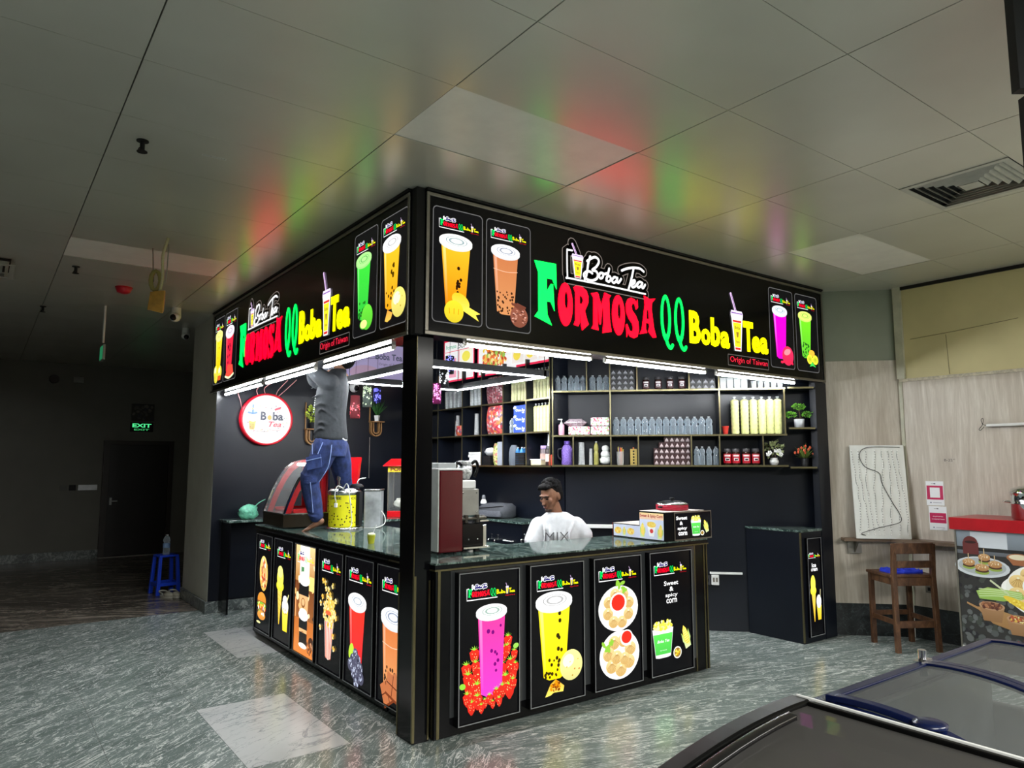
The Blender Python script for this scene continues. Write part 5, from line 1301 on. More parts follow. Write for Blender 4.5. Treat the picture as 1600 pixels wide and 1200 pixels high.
plant('flower_pot', 'bushy plant with coral red buds in a black pot', DS(1260, 1.55, .11), RD, lambda T: MB().lathe([(.03, 0), (.04, .08), (.036, .08)], 16).build('pot', M_BLKM, T), [[(0, 0, .05), (0, 0, .1), (.02, 0, .17)]], f2, P('olive_leaf', srgb(112, 134, 62), .5, var=.3, nscale=20), ex2)
def f3(m):
    leafcl(m, (0, 0, .15), (.075, .05, .06), 60, .04, 4, flat=.8)
    return m
def ex3(T):
    m = MB()
    for x, z in ((-.045, .115), (.01, .135), (.04, .13), (-.06, .1), (.055, .1)):
        for k in range(5): m.ell((x + .012 * math.cos(k * 1.257), -.05, z + .012 * math.sin(k * 1.257)), (.010, .004, .010), 7, 5)
    m.build('flowers', M_WHITE, T)
plant('flower_pot', 'plant with pale blossoms in a round white vase', DS(1210.5, 1.565, .09), RD, lambda T: MB().lathe([(.026, 0), (.042, .02), (.042, .04), (.028, .06), (.036, .068), (.032, .068)], 20).build('pot', M_WHITE, T), [[(0, 0, .05), (-.02, 0, .1), (-.04, 0, .17)], [(0, 0, .05), (.02, 0, .1), (.04, 0, .17)]], f3, M_LEAFV, ex3)

# left unit, blue carton and lowest row
T = thing('blue_carton', 'blue cardboard carton with white cloud marks and lettering', 'carton', LS(810, 1.90, .02), RL)
MB().b2(-.105, .105, .002, .15, 0, .285).build('box', P('blue_card', srgb(36, 70, 190), .4), T)
A = Art(y=.0)
for z in (.03, .125, .22):
    A.text('Ooo Ae', -.07, .085, z, z + .03, (.85, .9, 1.0), .04); A.ell(-.08, z + .045, .022, .014, (.85, .9, 1)); A.ell(-.095, z + .04, .018, .01, (.85, .9, 1)); A.ell(.06, z - .012, .02, .008, (.85, .9, 1))
A.mb.build('print', M_PRINT, T)
def boxes(name, cat, label_f, n, locf, rz, w, d, h, mat, group):
    series(mk(name, cat, [('box', lambda: MB().b2(-w / 2, w / 2, 0, d, 0, h), mat)]), n, locf, rz, label_f, group)
boxes('foam_box', 'food box', lambda i: f'white foam box, {["bottom", "second", "third", "fourth", "top"][i]} of the stack behind the wrapped machine', 5, lambda i: _lf(1.36 + .012 * ((i * 7) % 3), .02, 1.56 + i * .03), RL, .26, .19, .028, M_WHITE, 'white foam boxes on the lowest shelf')
boxes('black_tray', 'food tray', lambda i: f'black tray, {["bottom", "second", "third", "fourth", "top"][i]} of the stack beside the foam boxes', 5, lambda i: _lf(1.60, .02, 1.56 + i * .021), RL, .15, .16, .019, M_BLKM, 'black trays beside the foam boxes')
boxes('black_tray', 'food tray', lambda i: f'black tray, {["bottom", "second", "third", "fourth", "fifth", "top"][i]} of the stack beside the blue bottles', 6, lambda i: _lf(2.235, .0, 1.56 + i * .022), RL, .15, .13, .02, M_BLKM, 'black trays beside the blue bottles')
T = thing('plastic_bag', 'crumpled white bag on top of the black trays', 'bag', LS(758.5, 1.668, .09), RL)
lumpy(MB(), (0, 0, .04), (.11, .06, .042), 6, 16, 9, .2).build('film', P('white_film2', srgb(222, 222, 226), .3, var=.06, nscale=50, bump=.4), T)
o = mk_pack(.10, .09, .24, speckmat('green_yellow_print', 0, [srgb(200, 200, 120), srgb(120, 150, 60), srgb(220, 210, 150), srgb(190, 120, 110)], 60), 'snack_packet')(); o.location = LS(771, 1.56, .02); o.rotation_euler = (0, 0, RL); o['label'] = 'yellow green snack packet standing on the lowest shelf'
T = thing('grey_folder', 'tall pale grey flat carton leaning at the shelf upright', 'carton', LS(780, 1.56, .01), RL); MB().b2(-.045, .045, 0, .14, 0, .25).build('box', P('pale_grey_card', srgb(150, 156, 166), .4), T)
T = thing('grey_bag', 'dark grey soft bag standing beside the pale carton', 'bag', LS(792, 1.56, .03), RL)
MB().loft([[(x * .065 * s_, .07 + y * .05 * s_, z) for x, y in [(math.cos(2 * PI * k / 16), math.sin(2 * PI * k / 16)) for k in range(16)]] for z, s_ in ((0, .95), (.05, 1.05), (.14, 1), (.19, .8), (.215, .5))]).build('cloth', P('slate_cloth', srgb(92, 98, 108), .7, bump=.3), T)
T = thing('white_roll', 'white paper roll standing tall behind the black trays', 'roll', LS(814.5, 1.56, .17), RL); MB().cyl((0, 0, 0), (0, 0, .27), .022, n=16).build('roll_body', M_PAPER, T)
T = thing('food_tub', 'wide cream coloured tub at the front of the shelf', 'tub', LS(831, 1.56, .05), RL); MB().b2(-.085, .085, 0, .08, 0, .055).build('tub_body', P('cream_plastic', srgb(222, 212, 176), .35), T, bevel=.01); MB().b2(-.088, .088, -.003, .083, .055, .064).build('lid', M_WHITE, T)
def tin(label, px, r, h, body, lid, band=None, y=.09):
    T = thing('storage_jar', label, 'jar', LS(px, 1.56, y), RL)
    MB().lathe([(r * .95, 0), (r, .008), (r, h * .8), (r * .85, h * .84)], 18).build('jar_body', body, T); MB().lathe([(r * .88, h * .84), (r * .9, h * .86), (r * .9, h), (.0005, h)], 18).build('lid', lid, T)
    if band: MB().lathe([(r * 1.015, h * .2), (r * 1.015, h * .6)], 18, caps=False).build('label_band', band, T)
LIL = P('lilac_lid', srgb(165, 140, 195), .35)
tin('squat dark jar with lilac lid at the end of the lowest shelf', 834, .05, .20, P('brown_grey_jar', srgb(92, 78, 82), .3), LIL, P('beige_band', srgb(180, 150, 140), .4), .15)
tin('white capped bottle jar beside the lilac lidded jar', 844, .035, .22, P('peach_jar', srgb(205, 160, 140), .3), M_WHITE, P('brown_band', srgb(130, 70, 50), .4), .14)
tin('dark jar with a face like pale label, last on the lowest shelf', 853, .05, .19, P('dark_jar', srgb(46, 34, 34), .3), P('charcoal_lid', srgb(50, 50, 54), .4), P('pink_band', srgb(225, 190, 180), .4), .06)
o = mk_tower(.12, .03)(); o.location = LS(853, 1.752, .06); o.rotation_euler = (0, 0, RL); o['label'] = 'short tower of white cups on the dark labelled jar'
T = thing('orange_canister', 'small orange red canister squeezed at the gold upright', 'canister', LS(858.5, 1.56, .0 + .02), RL); MB().lathe([(.018, 0), (.02, .005), (.02, .10), (.012, .11)], 14).build('canister_body', P('orange_red_plastic', srgb(215, 84, 60), .35), T)

# ================================================================ things on and around the counters
def put(T, *parts):
    for nm, mb, mat, *bv in parts: mb.build(nm, mat, T, bevel=bv[0] if bv else 0)
    return T
# heated display case; local -y faces the customers of the man's counter
T = thing('display_case', 'red curved glass food warmer case on a black base, beside the standing man', 'display case', (.14, 3.22, 1.0), -PI / 2)
W_, D_ = .57, .42
put(T, ('base', MB().b2(0, W_, 0, D_, .01, .125), P('bronze_black_base', srgb(52, 44, 34), .2, .3), .004),
    ('base_rim', MB().b2(-.004, W_ + .004, -.004, D_, .125, .135), M_STEEL))
prof = [(0.0, .135), (.035, .24), (.08, .35), (.13, .45), (.19, .535), (.26, .59), (.33, .615), (.42, .62)]
m = MB()
for x in (0.0, W_ - .02):
    n = len(prof); m.loft([[(x, p[0], p[1]), (x + .02, p[0], p[1]), (x + .02, p[0] + .012, p[1] - .016), (x, p[0] + .012, p[1] - .016)] for p in prof], 0, False)
m.b2(.0, W_, .405, .42, .135, .62); put(T, ('side_frame', m, M_CHROME))
m = MB(); m.loft([[(.02, p[0] + .004, p[1] - .002), (W_ - .02, p[0] + .004, p[1] - .002)] for p in prof], 0, True, False); put(T, ('curved_glass', m, M_PANE))
m = MB()
for x in (.03, W_ - .05): m.b2(x, x + .015, .10, .40, .135, .17); m.b2(x, x + .015, .36, .40, .17, .56); m.loft([[(x, p[0] + .03, p[1]), (x + .015, p[0] + .03, p[1]), (x + .015, p[0] + .07, p[1] - .03), (x, p[0] + .07, p[1] - .03)] for p in prof], 0, False)
m.b2(.03, W_ - .03, .10, .4, .135, .15); m.b2(.03, W_ - .03, .32, .40, .56, .60); m.b2(.03, W_ - .03, .395, .403, .15, .56)
put(T, ('inner_cabinet', m, P('warm_red_panel', srgb(190, 24, 34), .35)), ('wire_shelf', MB().b2(.05, W_ - .05, .14, .38, .33, .336), M_STEEL), ('heating_lamp', MB().cyl((.08, .3, .57), (W_ - .08, .3, .57), .016, n=10), P('warm_lamp', srgb(255, 250, 240), .3, emit=(1, .95, .9), es=4)))
# yellow coffee urn
T = thing('coffee_urn', 'yellow drum shaped urn printed with coffee beans, at the standing man', 'urn', (.605, 2.405, 1.0), -PI * .30)
R_ = .137
put(T, ('base_plate', MB().lathe([(R_ + .03, 0), (R_ + .032, .012), (R_ + .015, .022), (R_, .024)], 40), M_STEEL),
    ('drum', MB().lathe([(R_, .024), (R_, .30)], 48, caps=False), P('lemon_yellow_wrap', srgb(232, 226, 36), .3, var=.03)),
    ('rim', MB().lathe([(R_ + .002, .30), (R_ + .008, .305), (R_ + .008, .335), (R_ - .01, .345)], 40), M_STEEL),
    ('lid', MB().lathe([(R_ - .005, .335), (R_ - .01, .352), (.06, .362), (.0005, .365)], 32), M_STEEL),
    ('back_spine', MB().b2(R_ * .85, R_ + .03, -.03, .03, .03, .33), M_BLKM))
def on_drum(m, ang, z, pts, R):
    m.add([(R * math.cos(ang + p[0] / R), R * math.sin(ang + p[0] / R), z + p[1]) for p in pts], [tuple(range(len(pts)))])
m = MB(); q = random.Random(8)
for k in range(90):
    on_drum(m, q.uniform(-PI, PI), .04 + .20 * q.random() ** 1.1, circ(0, 0, .0082, .0052, 9, q.uniform(0, 3)), R_ + .001)
put(T, ('bean_print', m, P('bean_brown', srgb(40, 20, 10), .5)))
m = MB(); vs, fs, _ = text_mesh('COFFEE', .03)
for a0 in (-2.3, -.6, 1.1): m.add([((R_ + .0012) * math.cos(a0 + v[0] * .145 / R_), (R_ + .0012) * math.sin(a0 + v[0] * .145 / R_), .262 + v[1] * .022) for v in vs], fs)
put(T, ('word_print', m, P('word_green_black', srgb(30, 44, 30), .5)))
m = MB(); m.cyl((-.05, -.02, .35), (-.05, -.02, .43), .012, n=12); m.cyl((-.05, -.02, .43), (-.05, -.02, .50), .02, n=12); m.cyl((-.05, -.02, .39), (-.02, -.02, .39), .006, n=8); m.lathe([(.03, 0), (.03, .012)], 14, (-.05, -.02, .36))
put(T, ('pump', m, M_CHROME))
m = MB(); m.tube(bez([(.05, -.11, .36), (.02, -.16, .38), (.0, -.165, .30), (.01, -.155, .24)], 8), .0045, 6); m.tube(bez([(.05, -.11, .36), (.10, -.13, .40), (.12, -.12, .3), (.135, -.1, .05), (.10, -.16, .01)], 8), .0045, 6)
put(T, ('cord', m, P('white_cord', srgb(214, 214, 208), .5)), ('plug', MB().box((.01, -.16, .215), (.026, .02, .04)), M_WHITE, .004))
T = thing('kettle_lid_mess', 'black handled jug lid lying on top of the yellow urn', 'jug lid', (.70, 2.36, 1.366), .4)
put(T, ('lid_body', MB().lathe([(.06, 0), (.062, .012), (.04, .03), (.0005, .034)], 20), M_BLKM), ('spout', MB().tube(bez([(.0, 0, .03), (.02, 0, .06), (.05, 0, .075), (.11, 0, .078)], 6), .006, 8), M_CHROME)); T.name = 'jug_lid'
# steel box beside the urn
T = thing('steel_bin', 'brushed steel box with a hanging cord beside the yellow urn', 'steel box', (.86, 2.36, 1.0), -PI * .2)
put(T, ('box', MB().b2(-.065, .085, -.07, .09, .0, .33), P('brushed_steel', srgb(176, 180, 182), .35, .35, nscale=6, var=.2), .006), ('cover', MB().b2(-.07, .09, -.075, .095, .33, .345), M_STEEL, .003))
put(T, ('cord', MB().tube(bez([(.085, -.02, .15), (.12, -.04, .1), (.125, -.08, .04), (.06, -.13, .008), (-.05, -.14, .007)], 6), .004, 6), P('white_cord', srgb(214, 214, 208), .5)))
T = thing('red_hopper', 'upright bright red hopper board behind the yellow urn', 'hopper', (.96, 3.0, 1.0), -PI * .2)
put(T, ('stand', MB().b2(-.03, .05, -.03, .03, 0, .36), M_STEEL), ('hopper_body', MB().loft([[(-.03, -.04, .36), (.04, -.04, .36), (.04, .04, .36), (-.03, .04, .36)], [(-.06, -.06, .64), (.06, -.06, .64), (.06, .06, .64), (-.06, .06, .64)]], 0, False), M_RED, .004))
# the small cup of sundae
T = thing('sundae_cup', 'little yellow cup with white topping and spoon standing alone on the marble', 'cup', (.276, 1.153, 1.0))
put(T, ('cup_body', MB().lathe([(.022, 0), (.03, .058), (.031, .06)], 20), P('yellow_cup', srgb(226, 224, 60), .4)), ('topping', lumpy(MB(), (0, 0, .062), (.028, .028, .014), 2, 14, 8, .15), P('pale_topping', srgb(232, 236, 180), .5)), ('spoon', MB().tube([(.008, 0, .06), (.045, .01, .13)], [(.003, .0015), (.005, .002)], 8), M_WHITE))
# green bag
T = thing('shopping_bag', 'mint green plastic bag slumped at the end of the side counter', 'bag', (.30, 4.22, .982))
put(T, ('film', lumpy(MB(), (0, 0, .075), (.105, .07, .078), 4, 18, 10, .16), P('mint_film', srgb(110, 190, 160), .35, var=.15, nscale=30, bump=.6)), ('handle', MB().tube(bez([(.05, 0, .11), (.10, -.01, .17), (.17, -.02, .21)], 5), [(.03, .008), (.03, .008), (.03, .008), (.025, .006), (.02, .006), (.02, .006), (.02, .005), (.015, .004), (.015, .004), (.012, .004), (.01, .003)], 8), P('mint_film', srgb(110, 190, 160), .35)))
# popcorn machine
T = thing('popcorn_machine', 'red roofed popcorn cabinet with popcorn heaped inside, half behind the post', 'popcorn machine', (1.92, 3.66, .982), -PI / 5)
s = .20
m = MB()
for x in (-s, s - .015):
    for y in (-s, s - .015): m.b2(x, x + .015, y, y + .015, .07, .50)
put(T, ('base', MB().b2(-s, s, -s, s, 0, .07), M_RED, .004), ('corner_frame', m, M_ALU), ('roof', MB().loft([[(x * (s + .05), y * (s + .05), .565) for x, y in ((-1, -1), (1, -1), (1, 1), (-1, 1))], [(x * (s + .05), y * (s + .05), .575) for x, y in ((-1, -1), (1, -1), (1, 1), (-1, 1))], [(x * (s - .03), y * (s - .03), .65) for x, y in ((-1, -1), (1, -1), (1, 1), (-1, 1))]], 0, False), M_RED, .004),
    ('header_board', MB().b2(-s, s, -s, s, .50, .565), P('yellow_header', srgb(226, 206, 50), .4, var=.0)), ('window_pane', MB().b2(-s + .004, s - .004, -s + .004, -s + .007, .07, .5).b2(-s + .004, -s + .007, -s + .008, s, .07, .5), M_PANE), ('back_panel', MB().b2(-s + .02, s - .02, s - .02, s - .01, .07, .5), M_BLK))
put(T, ('kettle', MB().lathe([(.03, .36), (.06, .37), (.065, .44), (.02, .46), (.02, .5)], 18), M_STEEL), ('inner_tray', MB().b2(-s + .02, s - .02, -s + .02, s - .02, .072, .09), M_BLKM))
m = MB(); q = random.Random(4)
for k in range(10): lumpy(m, (q.uniform(-.12, .12), q.uniform(-.12, .12), .13 + q.uniform(0, .05)), (.06, .06, .05), k, 12, 8, .25)
put(T, ('popcorn_heap', m, P('popcorn_white', srgb(236, 234, 220), .7, bump=.6, nscale=60)))
A = Art(y=-s - .001); A.text('POPCORN', -s * .85, s * .85, .512, .553, (.25, .02, .02), .03); A.mb.build('header_print', M_PRINT, T)
# tall machine at the counter end by the post
T = thing('sealing_machine', 'tall machine with pale side and deep red front, right behind the post', 'machine', (.305, .26, 1.0))
put(T, ('side_panel', MB().b2(0, .012, 0, .20, .02, .545), P('silver_side', srgb(196, 200, 196), .3, .3), .003), ('front_panel', MB().b2(.012, .19, -.002, .20, .012, .535), M_DRED, .008), ('top_cap', MB().b2(0, .195, -.002, .2, .535, .548), M_WHITE, .003))
for x in (.03, .15):
    for y in (.03, .15): MB().cyl((x, y, 0), (x, y, .03), .012, n=10).build('foot', M_BLKM, T)
T = thing('white_tray', 'clear white tray lying on the tall red machine', 'tray', (.315, .28, 1.549)); put(T, ('tray_body', MB().b2(.0, .14, .0, .12, 0, .035), M_CUPP, .006))
T = thing('drink_machine', 'grey and black drink machine with side lever next to the red one', 'machine', (.51, .29, 1.0))
put(T, ('lower_body', MB().b2(0, .17, 0, .2, .035, .185), M_BLKG, .004), ('side_cheek', MB().b2(.17, .20, .01, .2, .03, .17), M_STEEL, .003), ('tray', MB().b2(-.0, .205, -.02, .2, .022, .035), M_STEEL, .002),
    ('lever_bar', MB().cyl((0, .02, .215), (.20, .02, .215), .012, n=10).cyl((.04, .02, .19), (.04, .02, .24), .016, n=10).cyl((.13, .02, .19), (.13, .02, .24), .016, n=10), P('gunmetal', srgb(96, 92, 86), .3, .9)),
    ('upper_body', MB().b2(0, .145, .02, .2, .235, .41), P('warm_grey_steel', srgb(150, 150, 146), .35, .5), .004), ('shelf_lip', MB().b2(.17, .24, .04, .14, .19, .20).cyl((.20, .08, .2), (.20, .08, .23), .03, n=16), M_STEEL),
    ('front_screw', MB().ell((.02, .018, .385), (.006, .004, .006)).ell((.125, .018, .385), (.006, .004, .006)).ell((.125, .018, .26), (.006, .004, .006)).ell((.05, -.002, .08), (.004, .003, .004)).ell((.12, -.002, .08), (.004, .003, .004)), M_CHROME))
for x in (.02, .12): MB().b2(x, x + .03, .02, .05, 0, .022).build('foot', M_BLKM, T)
MB().cyl((.09, .04, 0), (.09, .04, .022), .02, n=12).build('foot', M_WHITE, T)
T = thing('white_box', 'small white box sitting on the grey drink machine', 'box', (.52, .33, 1.41)); put(T, ('box', MB().b2(0, .125, 0, .12, 0, .058), M_WHITE, .008))
T = thing('wrapped_blender', 'machine head wrapped in clear film with two black curled handles', 'machine', (.585, .38, 1.469))
put(T, ('wrapped_body', lumpy(MB(), (0, 0, .06), (.055, .05, .06), 9, 16, 10, .10).lathe([(.04, .1), (.046, .118), (.044, .13), (.0005, .13)], 16), P('wrapped_film', srgb(206, 210, 210), .2, .4, var=.3, nscale=50, bump=.8)),
    ('handle', MB().tube(bez([(-.04, -.02, .10), (-.085, -.03, .115), (-.095, -.03, .07), (-.06, -.03, .03)], 6), .011, 8), M_BLKG), ('handle', MB().tube(bez([(.04, -.02, .11), (.07, -.03, .125), (.085, -.03, .08), (.06, -.03, .02)], 6), .011, 8), M_BLKG))
# backpack and spray bottle on the ledge under the shelves
T = thing('backpack', 'dark grey backpack lying flat on the ledge under the shelves', 'backpack', (2.46, 2.66, 1.0), -PI * .42)
m = MB(); N = 20
def sup(rx, ry, z, cx=0, cy=0): return [(cx + rx * abs(math.cos(2 * PI * k / N)) ** .6 * (1 if math.cos(2 * PI * k / N) >= 0 else -1), cy + ry * abs(math.sin(2 * PI * k / N)) ** .6 * (1 if math.sin(2 * PI * k / N) >= 0 else -1), z) for k in range(N)]
m.loft([sup(.19, .12, 0), sup(.215, .14, .02), sup(.215, .14, .07), sup(.20, .13, .12, .02), sup(.14, .09, .155, .04)])
put(T, ('body', m, P('grey_nylon', srgb(74, 76, 82), .75, bump=.4, nscale=60)), ('front_pocket', MB().loft([sup(.15, .03, .02, .02, -.13), sup(.16, .035, .05, .02, -.13), sup(.14, .03, .08, .02, -.125)]), P('grey_nylon2', srgb(88, 90, 98), .7, bump=.4, nscale=60)),
    ('zipper', MB().tube(bez([(-.15, -.125, .10), (.0, -.135, .115), (.15, -.12, .13), (.2, -.02, .125)], 6), .004, 6), M_BLKM), ('strap', MB().tube(bez([(-.18, -.05, .06), (-.21, -.13, .04), (-.12, -.17, .02), (.0, -.16, .015)], 6), [(.014, .004)] * 19, 8), M_BLKM))
T = thing('spray_bottle', 'white bottle with black printed stripe standing behind the backpack', 'bottle', (2.56, 3.05, 1.0), -PI / 2)
put(T, ('bottle_body', MB().lathe([(.034, 0), (.036, .01), (.036, .15), (.02, .18)], 18), M_WHITE), ('cap', MB().lathe([(.02, .18), (.022, .2), (.016, .225), (.0005, .226)], 14), P('grey_cap', srgb(120, 122, 128), .4)), ('label_band', MB().lathe([(.0365, .05), (.0365, .13)], 18, caps=False), P('dark_stripe', srgb(70, 74, 84), .5)))
for y, z, w in ((2.48, .80, 1), (2.37, .80, 1), (1.92, .84, 1)):
    T = thing('wall_tap', {2.48: 'chrome tap on the black ledge front, nearer the drink machine', 2.37: 'chrome tap on the black ledge front beside a white bar', 1.92: 'chrome tap on the black ledge front behind the seated man'}[y], 'tap', (2.32, y, z), -PI / 2)
    put(T, ('tap_body', MB().cyl((0, 0, 0), (0, -.05, 0), .009, n=10).cyl((0, -.045, .0), (0, -.045, .045), .007, n=10).ell((0, -.045, .05), (.018, .008, .006)), M_CHROME), ('spout', MB().tube(bez([(0, -.05, 0), (0, -.085, .0), (0, -.09, -.035)], 5), .006, 8), M_CHROME))
T = thing('towel_bar', 'short white bar on the black ledge front beside the taps', 'bar', (2.32, 2.30, .80), -PI / 2); put(T, ('bar', MB().cyl((0, -.03, 0), (.14, -.03, 0), .006, n=8), M_WHITE), ('bracket', MB().b2(0, .01, -.03, 0, -.006, .006).b2(.13, .14, -.03, 0, -.006, .006), M_WHITE))
# corn stand boxes and pan on the counter corner
def art_stand(A, w, h):
    A.rect(0, w, 0, h, (.8, .03, .05))
    A.poly([(w * .015, h * .04), (w * .98, h * .04), (w * .98, h * .96), (w * .525, h * .96), (w * .525, h * .50), (w * .015, h * .50)], (.78, .8, .95))
    A.poly([(w * .525, h * .72), (w * .98, h * .72), (w * .98, h * .96), (w * .525, h * .96)], (1, .75, .4), (.95, .7, .55))
    A.text('Sweet & Spicy Corn', w * .55, w * .96, h * .76, h * .9, (.5, .02, .03), .03)
    a_corn(A, w * .60, h * .36, h * .48, .0); a_corn(A, w * .93, h * .32, h * .48, -.1)
    A.poly([(w * .68, h * .52), (w * .84, h * .52), (w * .80, h * .14), (w * .72, h * .14)], C_W, (.8, .75, .75)); A.ell(w * .76, h * .34, w * .035, h * .08, (.6, .03, .03)); A.ell(w * .76, h * .56, w * .085, h * .11, (1, .75, .15)); a_speck(A, w * .69, w * .83, h * .5, h * .66, 22, [(1, .85, .2), (.95, .6, .1)], w * .012, 3)
    for x in (.12, .36): A.ell(w * x, h * .26, w * .07, h * .12, (1, .7, .15)); a_speck(A, w * (x - .055), w * (x + .055), h * .17, h * .35, 20, [(1, .85, .3), (.95, .55, .05)], w * .012, 5)
    a_corn(A, w * .24, h * .26, h * .3, 0)
T = thing('corn_stand', 'stepped red and white box printed with corn cups on the counter corner', 'display box', (2.075, .49, 1.0), -PI / 2)
LWd = .55
mm_ = MB(); mm_.shape([[(0, .004), (LWd, .004), (LWd, .215), (.29, .215), (.29, .105), (0, .105)]], .0, .46)
mm_.build('box', M_BLKG, T)
MB().b2(.292, LWd, .004, .455, .215, .218).b2(.002, .288, .004, .455, .105, .108).build('pale_top', P('pale_board', srgb(226, 214, 206), .5), T)
MB().b2(-.002, .0, -.001, .46, .002, .107).build('end_strip', M_RED, T)
A = Art(y=-.001); art_stand(A, LWd, .215)
A2 = MB()   # keep only the stepped outline of the print
for vtx_f, c in zip(A.mb.f, A.mb.c):
    pts = [A.mb.v[i] for i in vtx_f]
    if all(not (p[0] < .288 and p[2] > .106) for p in pts): A2.add(pts, [tuple(range(len(pts)))], 0, False, None, c)
A2.add([(0, -.0009, .001), (.29, -.0009, .001), (.29, -.0009, .105), (0, -.0009, .105)], [(0, 1, 2, 3)], 0, False, None, (.8, .03, .05))
A2.add([(.29, -.0009, .001), (LWd, -.0009, .001), (LWd, -.0009, .215), (.29, -.0009, .215)], [(0, 1, 2, 3)], 0, False, None, (.8, .03, .05))
B = Art(y=-.0011); B.rect(.01, LWd - .012, .009, .1, (.72, .75, .92)); B.rect(.295, LWd - .012, .1, .205, (.72, .75, .92)); B.rect(.295, LWd - .012, .155, .205, (1, .72, .35), (.95, .65, .5))
B.text('Sweet & Spicy Corn', .30, .53, .165, .195, (.5, .02, .03), .03)
a_corn(B, .325, .075, .11, 0); a_corn(B, .505, .07, .11, -.1); B.poly([(.375, .11), (.46, .11), (.44, .03), (.395, .03)], C_W); B.ell(.417, .07, .018, .016, (.6, .03, .03)); B.ell(.417, .118, .045, .022, (1, .7, .12)); a_speck(B, .38, .455, .105, .135, 22, [(1, .85, .2), (.95, .6, .1)], .006, 3)
for x in (.06, .20): B.ell(x, .052, .038, .026, (1, .68, .12)); a_speck(B, x - .03, x + .03, .035, .07, 22, [(1, .85, .3), (.9, .5, .05)], .006, 5)
a_corn(B, .13, .052, .07, 0)
B.mb.build('side_print', M_PRINT, T)
def art_sc(A, w, h):
    for t, a, b, z in (('Sweet', .04, .34, .74), ('&', .13, .22, .54), ('spicy', .07, .33, .33), ('corn', .09, .33, .14)): A.text(t, w * a, w * b, h * z, h * (z + .14), C_W, .04)
    a_corncup(A, w * .58, h * .08, w * .28, h * .62); a_corn(A, w * .86, h * .45, h * .52, .4); A.ell(w * .75, h * .18, w * .055, h * .1, (1, 1, .85)); A.ell(w * .75, h * .18, w * .04, h * .07, (.35, .2, .03))
T = thing('lit_corn_box', 'black light box reading sweet and spicy corn on top of the counter', 'light box', (2.175, -.062, 1.0))
put(T, ('casing', MB().b2(0, .43, 0, .002 + .0, .002, .213).b2(0, .012, -.0, .0, .002, .213), M_BLKG))
m = MB(); m.b2(-.001, .432, -.004, .0, .0, .01); m.b2(-.001, .432, -.004, 0, .205, .214); m.b2(-.001, .006, -.004, 0, .01, .205); m.b2(.425, .432, -.004, 0, .01, .205); m.build('front_rim', M_ALU, T)
A = Art(y=-.001); A.rect(.006, .425, .01, .205, (.003, .003, .004)); B = Art(); art_sc(B, .42, .195); M = Matrix.Translation((.006, A.y - .0003, .01)); k = len(A.mb.v)
A.mb.v += [tuple(M @ Vector(v)) for v in B.mb.v]; A.mb.f += [[i + k for i in f] for f in B.mb.f]; A.mb.mi += B.mb.mi; A.mb.sm += B.mb.sm; A.mb.c += B.mb.c
A.mb.build('picture_panel', M_BACKLIT, T)
T = thing('cooking_pan', 'shallow red pan with a silver domed lid on the corn stand', 'pan', (2.33, .09, 1.2185))
put(T, ('pan_body', MB().lathe([(.115, 0), (.125, .005), (.125, .042), (.12, .045)], 32), P('crimson_enamel', srgb(170, 24, 50), .3)), ('lid', MB().lathe([(.126, .045), (.124, .052), (.07, .07), (.03, .074), (.0005, .075)], 32), M_STEEL), ('knob', MB().lathe([(.008, .074), (.008, .082), (.02, .086), (.018, .096), (.0005, .098)], 16), M_BLKM), ('handle', MB().b2(-.15, -.12, -.012, .012, .02, .032), M_BLKM))

# ---------------------------------------------------------------- lanterns, planters and camera on the sign wall
def lantern(label, loc, r, h, c, dot, cut=False, cord=.9):
    T = thing('hanging_lantern', label, 'lantern', loc)
    m = MB(); m.lathe([(r, -h), (r, 0)], 20, caps=False); m.lathe([(r, 0), (.004, .004)], 20, caps=False); m.build('lantern_shade', c, T, solid=.003)
    m = MB(); q = random.Random(int(loc[0] * 100))
    for k in range(34):
        a = q.uniform(-PI, PI); z = -h * q.uniform(.08, .92); on_drum(m, a, z, circ(0, 0, .009, .009, 7), r + .003)
        if k % 3 == 0:
            for j in range(5): on_drum(m, a + .018 * math.cos(j * 1.257) / r, z + .018 * math.sin(j * 1.257), circ(0, 0, .006, .006, 6), r + .0035)
    m.build('cutout_pattern', dot, T)['kind'] = 'stuff'
    MB().cyl((0, 0, 0), (0, 0, cord), .002, n=5).build('cord', M_BLKM, T); return T
G_W = P('lantern_white_glow', (1, 1, 1), .4, emit=(.9, .9, 1), es=.8, var=0); G_M = P('lantern_magenta_glow', (1, .2, .8), .4, emit=(1, .15, .6), es=1.2, var=0); G_R = P('lantern_red_glow', (1, .2, .25), .4, emit=(1, .08, .1), es=.7, var=0); G_B = P('lantern_blue_glow', (.3, .3, 1), .4, emit=(.2, .2, 1), es=.9, var=0)
lantern('black lantern with white flower cutouts behind the post', (1.39, 2.0, 2.46), .042, .17, M_BLKM, G_W, cord=.78)
lantern('black lantern dotted blue behind the lamp frame', (1.50, 2.08, 2.60), .04, .17, M_BLKM, G_B, cord=.64)
lantern('magenta glowing lantern just past the post', (1.32, 2.02, 2.32), .04, .19, P('dark_magenta', srgb(90, 14, 60), .4), G_M, cord=.92)
lantern('grey lantern with a red glowing lower rim', (1.22, 3.60, 2.32), .05, .25, P('red_grey', srgb(120, 50, 56), .4), G_R, cord=.82)
lantern('pale lantern with green white flower cutouts', (1.42, 3.72, 2.45), .05, .24, P('grey_green_shade', srgb(90, 104, 96), .4), P('lantern_green_glow', (.8, 1, .7), .4, emit=(.8, 1, .6), es=.6, var=0), cord=.7)
lantern('small blue lantern beside the pale one', (1.58, 3.80, 2.44), .04, .16, P('navy_shade', srgb(24, 34, 110), .4), G_B, cord=.75)
